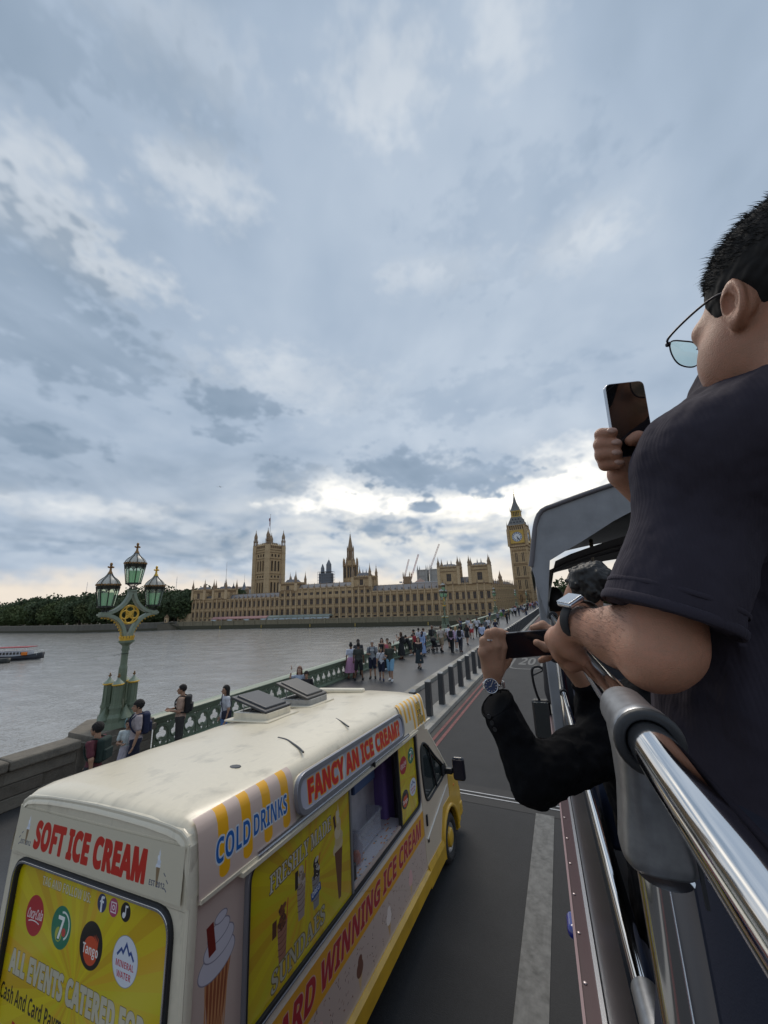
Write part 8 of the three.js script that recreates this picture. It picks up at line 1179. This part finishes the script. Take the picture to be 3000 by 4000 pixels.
  const [alo, ahi] = bounds([...armPts, ...K, H1], 0.08);
  const arm = (x, y, z) => smin(armF(x, y, z), handF(x, y, z), 0.02);
  const armG = sdfMesh(arm, alo, ahi, 0.0055);
  // right hand round the phone
  const rh = [];
  const finger = (y, k) => fingerChain([[0.1560, 4.2050, -0.8290].map((v, i) => v), [0.1160, 4.2040, -0.7890]], [0.01, 0.01]);
  const FG = [[[0.1530, 4.2010, -0.8320], [0.1160, 4.1990, -0.7900], [0.1120, 4.1930, -0.7710], [0.1280, 4.1890, -0.7600]], [[0.1490, 4.1800, -0.8330], [0.1100, 4.1780, -0.7900], [0.1070, 4.1730, -0.7720], [0.1320, 4.1670, -0.7650]], [[0.1460, 4.1590, -0.8320], [0.1090, 4.1570, -0.7930], [0.1070, 4.1540, -0.7750], [0.1300, 4.1490, -0.7690]], [[0.1450, 4.1420, -0.8330], [0.1140, 4.1420, -0.7980], [0.1120, 4.1370, -0.7860], [0.1330, 4.1330, -0.7790]]];
  const phoneHand = blend([capsule([0.1550, 4.1940, -0.8410], [0.1480, 4.1280, -0.8380], 0.022, 0.026), capsule([0.1730, 4.1890, -0.8530], [0.1670, 4.1270, -0.8470], 0.02, 0.028), capsule([0.1480, 4.1280, -0.8380], [0.1870, 4.0830, -0.8620], 0.03, 0.034), ...FG.flatMap((p) => fingerChain(p, [0.0115, 0.0105, 0.0105, 0.0095])), ...fingerChain([[0.1790, 4.1520, -0.8460], [0.1880, 4.1710, -0.8170], [0.1690, 4.1760, -0.7800], [0.1570, 4.1710, -0.7730]], [0.02, 0.0145, 0.012, 0.0105])], 0.009);
  const [plo, phi] = bounds([...FG.flat(), [0.1960, 4.0750, -0.8680], [0.1910, 4.1950, -0.8120]], 0.04);
  const rhG = sdfMesh(phoneHand, plo, phi, 0.0034);
  const body = part(man, 'body', [headG, armG, rhG], SKIN);
  const nailM = M([0.42, 0.25, 0.19], 0.3);
  for (const p of FG) { const t = V(...p[3]), n = camera.position.clone().sub(t).normalize(); part(body, 'fingernail', [new THREE.SphereGeometry(0.0072, 10, 8).scale(1.25, 0.85, 0.45).applyQuaternion(new THREE.Quaternion().setFromUnitVectors(V(0, 0, 1), V(0.3, 0.15, 0.95).normalize())).translate(t.x - 0.001, t.y + 0.001, t.z + 0.0075)], nailM); }
  // hair: cap with a ragged edge of strands
  const hairM = M([0.009, 0.008, 0.0075], 0.95);
  const cap = (x, y, z) => { const d = egg([0, 0.04, -0.022], [0.083, 0.099, 0.102])(x, y, z) + 0.0015 * n3(x * 60, y * 60, z * 60) - 0.005 * sstep(0.06, 0.12, y); const y0 = -0.008 + 0.122 * sstep(0.014, 0.062, z) - 0.062 * sstep(-0.02, -0.06, z) + 0.006 * n3(x * 90, 3, z * 90); return Math.max(d, y0 - y); };
  const hair = part(man, 'hair', [sdfMesh(cap, [-0.12, -0.12, -0.16], [0.12, 0.17, 0.12], 0.0048).applyMatrix4(toHead)], hairM);
  { const r = rng(77), pos = []; const m = toHead; for (let i = 0; i < 7000; i++) { const u = r() * 2 - 1, a = r() * 6.28, s = Math.sqrt(1 - u * u), n = V(s * Math.cos(a), Math.abs(u) * 0.9 + 0.1, s * Math.sin(a)).normalize(); const p = V(n.x * 0.083, 0.041 + n.y * 0.1, -0.022 + n.z * 0.101); if (p.y < 0.03 + 0.09 * sstep(0.014, 0.062, p.z)) continue; const top = sstep(0.06, 0.11, p.y), L = 0.006 + top * (0.018 * r() * r() + 0.006 * r()), d = n.clone().multiplyScalar(0.35 + 0.5 * top * r()).add(V((r() - 0.5) * 0.7, 0.2 + 0.5 * r(), 0.3 + 0.6 * r())).normalize(), w = V(r() - 0.5, r() - 0.5, r() - 0.5).cross(d).normalize().multiplyScalar(0.0005), q = p.clone().addScaledVector(d, L * 0.6), e = q.clone().addScaledVector(d.clone().add(V(0, -0.3, 0.2)), L * 0.5); for (const v of [p.clone().add(w), p.clone().sub(w), q.clone().add(w), p.clone().sub(w), q.clone().sub(w), q.clone().add(w), q.clone().add(w), q.clone().sub(w), e]) { v.applyMatrix4(m); pos.push(v.x, v.y, v.z); } } const g = new THREE.BufferGeometry(); g.setAttribute('position', new THREE.Float32BufferAttribute(pos, 3)); g.computeVertexNormals(); const q = part(hair, 'strands', [g], M([0.01, 0.009, 0.008], 0.8, { side: THREE.DoubleSide })); q.userData.kind = 'stuff'; }
  // polo shirt: sleeve, shoulder and back as one cloth surface, collar, hem
  const NECK = [0.3860, 4.2050, -0.7850], SH2 = [0.6610, 4.1880, -1.0730], HIPL = [0.1910, 3.5760, -0.7370], HIPR = [0.5150, 3.4130, -1.1540], CH = [0.3810, 3.9600, -0.9030], WST = [0.2950, 3.6920, -0.8670];
  const HEM = V(...SHO).lerp(V(...ELB), 0.84).toArray();
  const torso = blend([capsule(NECK, CH, 0.115, 0.15), capsule(CH, WST, 0.155, 0.15), capsule(WST, [0.2530, 3.5170, -0.8490], 0.15, 0.14), capsule(SHO, NECK, 0.07, 0.085), capsule(NECK, SH2, 0.09, 0.09), capsule([0.2270, 4.1050, -0.6930], [0.3260, 4.1310, -0.6530], 0.068, 0.075), capsule(SHO, CH, 0.07, 0.14)], 0.08);
  const sleeve = capsule(SHO, HEM, 0.074, 0.089);
  const [slo, shi] = bounds([SHO, HEM, NECK, CH, WST, HIPL, [0.2530, 3.5170, -0.8490]], 0.2);
  const ax = V(...HEM).sub(V(...SHO)).normalize();
  const shirtF = (x, y, z) => { const t = (x - HEM[0]) * ax.x + (y - HEM[1]) * ax.y + (z - HEM[2]) * ax.z; const fold = 0.0032 * n3(x * 16, y * 9, z * 16) + 0.003 * Math.sin((x * 0.6 + y * 0.55 + z) * 42) * clamp(n3(x * 5, y * 5, z * 5) + 0.3) + 0.0013 * n3(x * 45, y * 30, z * 45); const sl = Math.max(sleeve(x, y, z), t - 0.0); return smin(sl, torso(x, y, z), 0.045) + fold; };
  const navy = M([0.036, 0.031, 0.043], 0.9, { phys: true, specularIntensity: 0.4, sheen: 0.2, sheenColor: new THREE.Color(0.4, 0.36, 0.45), sheenRoughness: 0.6 }); navy.bumpMap = rep(texture(256, (u, v) => clamp(0.5 + 0.3 * Math.sin(u * 2 * Math.PI * 12) + 0.25 * tn(u, v, 60, 3))), [0.075, 0.09]); navy.bumpScale = 0.0004;
  const shirt = part(man, 'polo_shirt', [sdfMesh(shirtF, slo, shi, 0.0085)], navy);
  const ringAt = (p, r, t) => { const q = new THREE.Quaternion().setFromUnitVectors(V(0, 0, 1), ax); return new THREE.TorusGeometry(r, t, 8, 40).scale(1, 1, 2.4).applyQuaternion(q).translate(...p); };
  part(shirt, 'sleeve_hem', [ringAt(V(...HEM).addScaledVector(ax, -0.004).toArray(), 0.0885, 0.0032), ringAt(V(...HEM).addScaledVector(ax, -0.03).toArray(), 0.0875, 0.0016)], navy);
  part(man, 'trousers', [sdfMesh(blend([capsule([0.2560, 3.5320, -0.8460], [0.1440, 3.3300, -0.6910], 0.15, 0.11), capsule([0.4260, 3.4610, -1.0560], [0.2850, 3.1490, -0.9500], 0.14, 0.11)], 0.08), ...bounds([[0.2590, 3.5550, -0.8420], [0.1460, 3.3440, -0.6880], [0.4260, 3.4610, -1.0560]], 0.16), 0.014)], M([0.012, 0.014, 0.028], 0.85, { bump: T.cloth, bumpSize: 0.02, bumpScale: 0.0006 }));
  // arm hair
  { const r = rng(31), pos = [], A = V(...ELB), B = V(...WRI), d = B.clone().sub(A), l = d.length(); d.normalize(); const u = d.clone().cross(V(0, 1, 0)).normalize(), v = u.clone().cross(d); for (let i = 0; i < 2600; i++) { const t = r() * 0.98, a = r() * 6.28, n = u.clone().multiplyScalar(Math.cos(a)).addScaledVector(v, Math.sin(a)), p = A.clone().addScaledVector(d, t * l).addScaledVector(n, 0.02); for (let q = 0; q < 12; q++) { const e2 = arm(p.x, p.y, p.z); if (e2 > -0.0008) break; p.addScaledVector(n, -e2 * 0.8); } const e = p.clone().addScaledVector(n, 0.002 + 0.003 * r()).addScaledVector(d, 0.006 + 0.008 * r()).addScaledVector(v, (r() - 0.5) * 0.008), w = u.clone().multiplyScalar(0.0003); pos.push(p.x + w.x, p.y, p.z + w.z, p.x - w.x, p.y, p.z - w.z, e.x, e.y, e.z); } const g = new THREE.BufferGeometry(); g.setAttribute('position', new THREE.Float32BufferAttribute(pos, 3)); g.computeVertexNormals(); const q = part(body, 'arm_hair', [g], M([0.02, 0.014, 0.012], 0.7, { side: THREE.DoubleSide })); q.userData.kind = 'stuff'; }
  // glasses
  const gl = thing('spectacles', 'thin dark framed glasses worn by the man at right', 'glasses'); gl.applyMatrix4(toHead);
  const fr = M([0.02, 0.02, 0.03], 0.3, { metal: 0.6 });
  const lens = (s) => [[s * 0.012, 0.022], [s * 0.035, 0.026], [s * 0.062, 0.022], [s * 0.066, 0.0], [s * 0.056, -0.022], [s * 0.03, -0.026], [s * 0.014, -0.014]].map(([x, y]) => V(x, y + 0.014, 0.114 - 0.2 * Math.abs(x) * 0.4));
  for (const s of [1, -1]) { part(gl, 'rim', [tube(lens(s), 0.0013, 6, 40, true)], fr); const c = V(s * 0.037, 0.014, 0.111); const L2 = lens(s), pos = []; L2.forEach((p, i) => { const q = L2[(i + 1) % L2.length]; pos.push(c.x, c.y, c.z, p.x, p.y, p.z, q.x, q.y, q.z); }); const g = new THREE.BufferGeometry(); g.setAttribute('position', new THREE.Float32BufferAttribute(pos, 3)); g.computeVertexNormals(); part(gl, 'lens', [g], M([0.8, 0.95, 0.9], 0.02, { phys: true, transmission: 0.9, thickness: 0, side: THREE.DoubleSide })); part(gl, 'temple', [tube([[s * 0.066, 0.03, 0.109], [s * 0.08, 0.029, 0.096], [s * 0.088, 0.028, 0.02], [s * 0.086, 0.022, -0.01], [s * 0.084, 0.0, -0.035]], 0.0019, 6, 30)], fr); part(gl, 'hinge', [rbox(0.006, 0.007, 0.008, 0.002, s * 0.069, 0.03, 0.108)], fr); }
  part(gl, 'bridge', [tube([[0.012, 0.026, 0.114], [0, 0.03, 0.116], [-0.012, 0.026, 0.114]], 0.0013, 6, 12)], fr);
  // smart watch on his wrist
  const wt = thing('smart_watch', 'white screened smart watch on the wrist of the man in navy', 'watch'), WP = V(...[0.0320, 3.8460, -0.8540]), wd = V(...WRI).sub(V(...ELB)).normalize(), wn = V(-0.35, 0.8, 0.25).addScaledVector(wd, -V(-0.35, 0.8, 0.25).dot(wd)).normalize(), wb = wd.clone().cross(wn);
  wt.applyMatrix4(new THREE.Matrix4().makeBasis(wd, wn, wb).setPosition(WP));
  part(wt, 'strap', [new THREE.TorusGeometry(0.039, 0.0035, 8, 40).scale(1, 1, 4).rotateY(Math.PI / 2)], M([0.012, 0.012, 0.014], 0.7)); part(wt, 'case', [rbox(0.044, 0.011, 0.037, 0.005, 0, 0.0445, 0, 3)], M([0.55, 0.56, 0.6], 0.2, { metal: 0.9 })); part(wt, 'screen', [rbox(0.04, 0.002, 0.033, 0.001, 0, 0.051, 0)], M([0.6, 0.61, 0.63], 0.04, { metal: 0.8, phys: true }));
  // his phone
  const ph = thing('smartphone', 'upright phone with dark screen held up by the man in navy', 'phone');
  { const tl = V(...[0.1320, 4.2930, -0.7700]), tr = V(...[0.1850, 4.2870, -0.7960]), bl = V(...[0.1300, 4.1430, -0.7860]); const X = tr.clone().sub(tl), w = 0.068, Y = tl.clone().sub(bl).normalize(), xn = X.clone().normalize(), Z0 = xn.clone().cross(Y).normalize(), need = X.length() / w, turn = -0.12, Xr = xn.clone().multiplyScalar(Math.cos(turn)).addScaledVector(Z0, -Math.sin(turn)).normalize(), Z = Xr.clone().cross(Y).normalize(); Xr.copy(Y.clone().cross(Z)); ph.applyMatrix4(new THREE.Matrix4().makeBasis(Xr, Y, Z).setPosition(tl.clone().addScaledVector(Xr, w / 2).addScaledVector(Y, -0.074)));
    part(ph, 'frame', [ext(rrect(0.0695, 0.145, 0.011), 0.006, 0.0012, 8).translate(0, 0, -0.0036)], M([0.5, 0.5, 0.52], 0.2, { metal: 0.9 })); const f = new THREE.ShapeGeometry(rrect(0.068, 0.1435, 0.0105), 8), p = f.attributes.position, uv = f.attributes.uv; for (let i = 0; i < p.count; i++) uv.setXY(i, p.getX(i) / 0.068 + 0.5, p.getY(i) / 0.1435 + 0.5);
    const scr = canv(256, 512, (g, w2, h2) => { g.fillStyle = '#0b0c0f'; g.fillRect(0, 0, w2, h2); g.fillStyle = '#101215'; g.fillRect(0, 60, w2, 360); g.fillStyle = '#050506'; g.beginPath(); g.moveTo(110, 420); g.lineTo(120, 250); g.lineTo(150, 240); g.lineTo(160, 190); g.lineTo(190, 180); g.lineTo(200, 250); g.lineTo(256, 240); g.lineTo(256, 420); g.fill(); g.fillStyle = '#c8372b'; g.beginPath(); g.arc(170, 452, 7, 0, 7); g.fill(); });
    part(ph, 'screen', f.translate(0, 0, 0.0042), new THREE.MeshPhysicalMaterial({ map: scr, roughness: 0.06, clearcoat: 1, clearcoatRoughness: 0.02 }), true); }
}
// ---- passenger in the dark blazer reaching out under the rail
{
  const p2 = thing('person', 'passenger in a black blazer holding a phone out over the side of the bus', 'person');
  const WR = [-0.2200, 3.6540, -1.2300], EL = [-0.1300, 3.4170, -1.1980], SHD = [0.1210, 3.4770, -1.4330];
  const kn = [[-0.2310, 3.7390, -1.1800], [-0.2140, 3.7520, -1.1850], [-0.1940, 3.7570, -1.1920], [-0.1790, 3.7510, -1.2120]], pip = [[-0.2260, 3.7720, -1.1800], [-0.2090, 3.7930, -1.1820], [-0.1910, 3.7970, -1.1890], [-0.1760, 3.7920, -1.2020]], tip = [[-0.2120, 3.7660, -1.2560], [-0.1960, 3.7810, -1.2650], [-0.1800, 3.7850, -1.2700], [-0.1690, 3.7820, -1.2710]];
  const hand = blend([capsule(WR, [-0.2150, 3.6970, -1.2160], 0.027, 0.029), capsule([-0.2210, 3.6890, -1.2150], kn[0], 0.024, 0.0145), capsule([-0.2190, 3.6890, -1.2160], kn[1], 0.024, 0.0145), capsule([-0.2120, 3.6890, -1.2190], kn[2], 0.025, 0.015), capsule([-0.2050, 3.6870, -1.2230], kn[3], 0.024, 0.0145), ...kn.flatMap((k, i) => fingerChain([k, pip[i], tip[i]], [0.0125, 0.0112, 0.0095])), ...fingerChain([[-0.2020, 3.6800, -1.2320], [-0.1800, 3.7000, -1.2480], [-0.1660, 3.7140, -1.2450]], [0.018, 0.013, 0.0105])], 0.009);
  const rk = [[-0.0440, 3.7930, -1.2850], [-0.0420, 3.7710, -1.2920], [-0.0420, 3.7480, -1.2980], [-0.0430, 3.7270, -1.3030]];
  const RW = [-0.0080, 3.6970, -1.3500];
  const rhand = blend([capsule(RW, [-0.0270, 3.7380, -1.3190], 0.027, 0.028), ...rk.map((k) => capsule([-0.0240, 3.7380, -1.3200], k, 0.024, 0.0135)), ...fingerChain([rk[0], [-0.0610, 3.8090, -1.2840], [-0.0910, 3.8010, -1.2730]], [0.0125, 0.0115, 0.0095]), ...fingerChain([rk[1], [-0.0520, 3.7750, -1.3320], [-0.0790, 3.7680, -1.3210]], [0.0125, 0.011, 0.009]), ...fingerChain([rk[2], [-0.0550, 3.7270, -1.3430], [-0.0810, 3.7240, -1.3320]], [0.012, 0.011, 0.009]), ...fingerChain([rk[3], [-0.0620, 3.7090, -1.3220], [-0.0820, 3.7000, -1.3150]], [0.0115, 0.0105, 0.009]), ...fingerChain([[-0.0340, 3.7420, -1.2860], [-0.0600, 3.7490, -1.2390], [-0.0810, 3.7630, -1.2230]], [0.017, 0.0125, 0.0105]), capsule(RW, [0.0610, 3.5820, -1.4230], 0.027, 0.036)], 0.009);
  const g1 = sdfMesh(hand, ...bounds([WR, ...kn, ...pip, ...tip, [-0.1620, 3.7160, -1.2460]], 0.04), 0.0042), g2 = sdfMesh(rhand, ...bounds([RW, ...rk, [-0.0900, 3.8110, -1.2710], [0.0610, 3.5820, -1.4230], [-0.0810, 3.7630, -1.2230]], 0.04), 0.0045);
  // head and neck, mostly hidden behind the man in navy
  const HD = [0.3030, 3.8780, -1.6130];
  const g3 = sdfMesh(blend([egg(HD, [0.078, 0.11, 0.095]), capsule(HD, [0.2610, 3.6510, -1.5970], 0.055, 0.06)], 0.04), ...bounds([HD, [0.2610, 3.6510, -1.5970]], 0.14), 0.012);
  part(p2, 'body', [g1, g2, g3], SKINL);
  part(p2, 'hair', [sdfMesh((x, y, z) => Math.max(egg(HD, [0.087, 0.122, 0.105])(x, y, z), HD[1] - 0.01 - y), ...bounds([HD], 0.15), 0.012)], M([0.012, 0.01, 0.009], 0.6));
  const blaz = M([0.005, 0.005, 0.006], 0.95, { phys: true, specularIntensity: 0.25, bump: T.cloth, bumpSize: 0.02, bumpScale: 0.0006 });
  const CUFF = [-0.2160, 3.5910, -1.2260], slv = blend([capsule(V(...CUFF).lerp(V(...EL), -0.12).toArray(), EL, 0.05, 0.06), capsule(EL, SHD, 0.06, 0.085), capsule(SHD, [0.2560, 3.1580, -1.5560], 0.1, 0.19), capsule([0.2580, 3.4980, -1.5800], [0.2550, 3.0640, -1.4100], 0.13, 0.19), capsule([0.2140, 3.5270, -1.5750], [0.0620, 3.5100, -1.4760], 0.085, 0.06), capsule([0.0620, 3.5100, -1.4760], [0.0430, 3.6070, -1.4080], 0.055, 0.045)], 0.04);
  const cd = V(...[-0.1640, 3.5020, -1.2740]).sub(V(...[-0.2170, 3.5940, -1.2250])).normalize();
  const slF = (x, y, z) => { const t = (x - CUFF[0]) * cd.x + (y - CUFF[1]) * cd.y + (z - CUFF[2]) * cd.z; return Math.max(slv(x, y, z) + 0.006 * n3(x * 15, y * 15, z * 15) + 0.003 * n3(x * 34, y * 34, z * 34) + 0.005 * Math.sin(t * 75 + 4 * n3(x * 6, y * 6, z * 6)) * clamp(1 - Math.abs(t - 0.24) * 5), -t); };
  const jk = part(p2, 'blazer', [sdfMesh(slF, ...bounds([CUFF, EL, SHD, [0.2460, 3.0830, -1.5710], [0.2200, 3.5760, -1.5650]], 0.2), 0.0095)], blaz);
  part(jk, 'cuff', [new THREE.TorusGeometry(0.0515, 0.0026, 8, 30).scale(1, 1, 3).applyQuaternion(new THREE.Quaternion().setFromUnitVectors(V(0, 0, 1), cd)).translate(...V(...CUFF).addScaledVector(cd, 0.006).toArray())], blaz);
  for (const k of [0, 1, 2]) { const c = V(...[-0.2310, 3.5660, -1.1750]).addScaledVector(V(...EL).sub(V(...CUFF)).normalize(), k * 0.017); part(jk, 'cuff_button', [new THREE.CylinderGeometry(0.006, 0.006, 0.003, 12).rotateX(Math.PI / 2).translate(c.x, c.y, c.z)], M([0.02, 0.02, 0.022], 0.3)); }
  // second passenger strap
  const watch = thing('wrist_watch', 'steel watch with a dark blue dial on the blazer passenger wrist', 'watch'), wdir = V(...WR).sub(V(...CUFF)).normalize(), WC = V(...[-0.2180, 3.6420, -1.2290]), wn = V(0.12, 0.12, 1).addScaledVector(wdir, -V(0.12, 0.12, 1).dot(wdir)).normalize(), wb = wdir.clone().cross(wn);
  watch.applyMatrix4(new THREE.Matrix4().makeBasis(wb, wdir, wn).setPosition(WC));
  const st = M([0.62, 0.62, 0.64], 0.2, { metal: 1 });
  for (let k = 0; k < 14; k++) { const a = (k + 3) / 20 * Math.PI * 2 + 0.1; part(watch, 'bracelet_link', [rbox(0.0125, 0.018, 0.0035, 0.0015).rotateY(a).translate(Math.sin(a) * 0.0305, -0.002, Math.cos(a) * 0.029)], k % 2 ? st : M([0.45, 0.45, 0.47], 0.25, { metal: 1 })); }
  part(watch, 'case', [lathe([[0.0, -0.003], [0.0215, -0.003], [0.0222, 0.003], [0.0205, 0.0065], [0.0188, 0.0065], [0.0185, 0.004], [0, 0.004]], 32).rotateX(Math.PI / 2).translate(-0.006, 0, 0.029)], st); part(watch, 'dial', [new THREE.CylinderGeometry(0.0186, 0.0186, 0.001, 32).rotateX(Math.PI / 2).translate(-0.006, 0, 0.0332)], M([0.012, 0.03, 0.09], 0.25));
  part(watch, 'markers', [...Array.from({ length: 12 }, (_, k) => box(0.0013, 0.0042, 0.0006, -0.006 + 0.0148 * Math.sin(k * Math.PI / 6), 0.0148 * Math.cos(k * Math.PI / 6), 0.0341, 0, 0, -k * Math.PI / 6)), box(0.001, 0.013, 0.0006, -0.003, 0.0055, 0.0346, 0, 0, -0.5), box(0.0012, 0.009, 0.0006, -0.009, -0.002, 0.0346, 0, 0, 1.9)], st); part(watch, 'crown', [cyl(0.0025, 0.0025, 0.004, 8).rotateZ(Math.PI / 2).translate(0.0175, 0, 0.029)], st);
  const ringT = thing('finger_ring', 'plain silver ring on the blazer passenger finger', 'ring'); { const a = V(...kn[1]), b = V(...pip[1]), c = a.clone().lerp(b, 0.56), q = new THREE.Quaternion().setFromUnitVectors(V(0, 0, 1), b.clone().sub(a).normalize()); ringT.position.copy(c); ringT.quaternion.copy(q); part(ringT, 'band', [lathe([[0.0118, -0.0025], [0.0134, -0.002], [0.0134, 0.002], [0.0118, 0.0025]], 28).rotateX(Math.PI / 2)], M([0.75, 0.75, 0.76], 0.15, { metal: 1 })); part(ringT, 'edge', [new THREE.TorusGeometry(0.0132, 0.0005, 5, 28).translate(0, 0, 0.002)], M([0.6, 0.6, 0.62], 0.2, { metal: 1 })); }
  const ph = thing('smartphone', 'black phone held sideways by the blazer passenger', 'phone');
  { const tl = V(...[-0.1740, 3.7900, -1.2160]), tr = V(...[-0.0610, 3.7960, -1.2660]), bl = V(...[-0.1800, 3.7120, -1.2340]), X = tr.clone().sub(tl).normalize(), Y = tl.clone().sub(bl), Z = X.clone().cross(Y).normalize(), Y2 = Z.clone().cross(X), w = 0.152, h = 0.078; ph.applyMatrix4(new THREE.Matrix4().makeBasis(X, Y2, Z).setPosition(tl.clone().addScaledVector(X, tr.distanceTo(tl) / 2 + 0.008).addScaledVector(Y2, -h / 2)));
    part(ph, 'frame', [ext(rrect(w - 0.0024, h - 0.0024, 0.009), 0.006, 0.0012, 8).translate(0, 0, -0.0035)], M([0.1, 0.1, 0.105], 0.25, { metal: 0.7 })); part(ph, 'screen', [new THREE.ShapeGeometry(rrect(w - 0.006, h - 0.006, 0.007), 8).translate(0, 0, 0.0042)], M([0.008, 0.01, 0.014], 0.22)); part(ph, 'button', [box(0.014, 0.0015, 0.002, -0.02, h / 2, 0)], M([0.1, 0.1, 0.1], 0.3)); }
}
// ---- passengers further forward
{
  const p3 = thing('person', 'passenger with thick wavy black hair sitting ahead under the canopy', 'person'), HD = [0.1300, 3.9080, -2.3180], F = V(-0.9, 0, -0.44).normalize();
  const ctr = V(...HD), hd = (fx, y) => ctr.clone().addScaledVector(F, fx).add(V(0, y, 0)).toArray();
  part(p3, 'body', [sdfMesh(blend([egg(HD, [0.08, 0.11, 0.085]), egg(hd(0.05, -0.03), [0.06, 0.085, 0.06]), capsule(hd(0.095, -0.005), hd(0.115, -0.035), 0.012, 0.016), egg(hd(0.075, -0.09), [0.04, 0.03, 0.04]), capsule(HD, hd(-0.02, -0.26), 0.055, 0.065)], 0.03), ...bounds([HD, hd(-0.02, -0.26)], 0.15), 0.009)], SKIN);
  part(p3, 'hair', [sdfMesh((x, y, z) => { const f = (x - HD[0]) * F.x + (z - HD[2]) * F.z; const d = egg([HD[0] - F.x * 0.03, HD[1] + 0.045, HD[2] - F.z * 0.03], [0.115, 0.115, 0.115])(x, y, z) + 0.014 * n3(x * 11, y * 11, z * 11) + 0.006 * n3(x * 34, y * 26, z * 34); return Math.max(d, Math.min(f - 0.045, HD[1] + 0.05 - y + 0.3 * (f - 0.045) * 0)); }, ...bounds([HD], 0.24), 0.0085)], M([0.01, 0.009, 0.009], 0.55));
  part(p3, 'jacket', [sdfMesh(blend([capsule(hd(-0.02, -0.28), hd(-0.06, -0.7), 0.13, 0.18), capsule(hd(-0.02, -0.3).map((v, i) => v + [0.2, 0, 0.02][i]), hd(-0.02, -0.3).map((v, i) => v + [-0.2, 0, -0.02][i]), 0.075, 0.075)], 0.08), ...bounds([hd(-0.02, -0.28), hd(-0.06, -0.7)], 0.34), 0.016)], M([0.02, 0.021, 0.026], 0.9));
  const p4 = thing('person', 'dark haired passenger far forward by the canopy post', 'person'), H4 = [-0.0550, 3.8230, -4.0640];
  part(p4, 'body', [sdfMesh(blend([egg(H4, [0.085, 0.12, 0.1]), capsule(H4, [H4[0], H4[1] - 0.25, H4[2]], 0.055, 0.065)], 0.04), ...bounds([H4, [H4[0], H4[1] - 0.25, H4[2]]], 0.14), 0.014)], SKIN); part(p4, 'hair', [sdfMesh((x, y, z) => Math.max(egg([H4[0], H4[1] + 0.02, H4[2] + 0.02], [0.098, 0.125, 0.11])(x, y, z), H4[1] - 0.03 - y - (z - H4[2]) * 1.2), ...bounds([H4], 0.16), 0.013)], M([0.01, 0.009, 0.009], 0.6)); part(p4, 'jacket', [sdfMesh(capsule([H4[0], H4[1] - 0.32, H4[2]], [H4[0], H4[1] - 0.8, H4[2]], 0.17, 0.2), ...bounds([[H4[0], H4[1] - 0.3, H4[2]], [H4[0], H4[1] - 0.8, H4[2]]], 0.24), 0.02)], M([0.02, 0.02, 0.024], 0.9));
}

renderer.render(scene, camera);
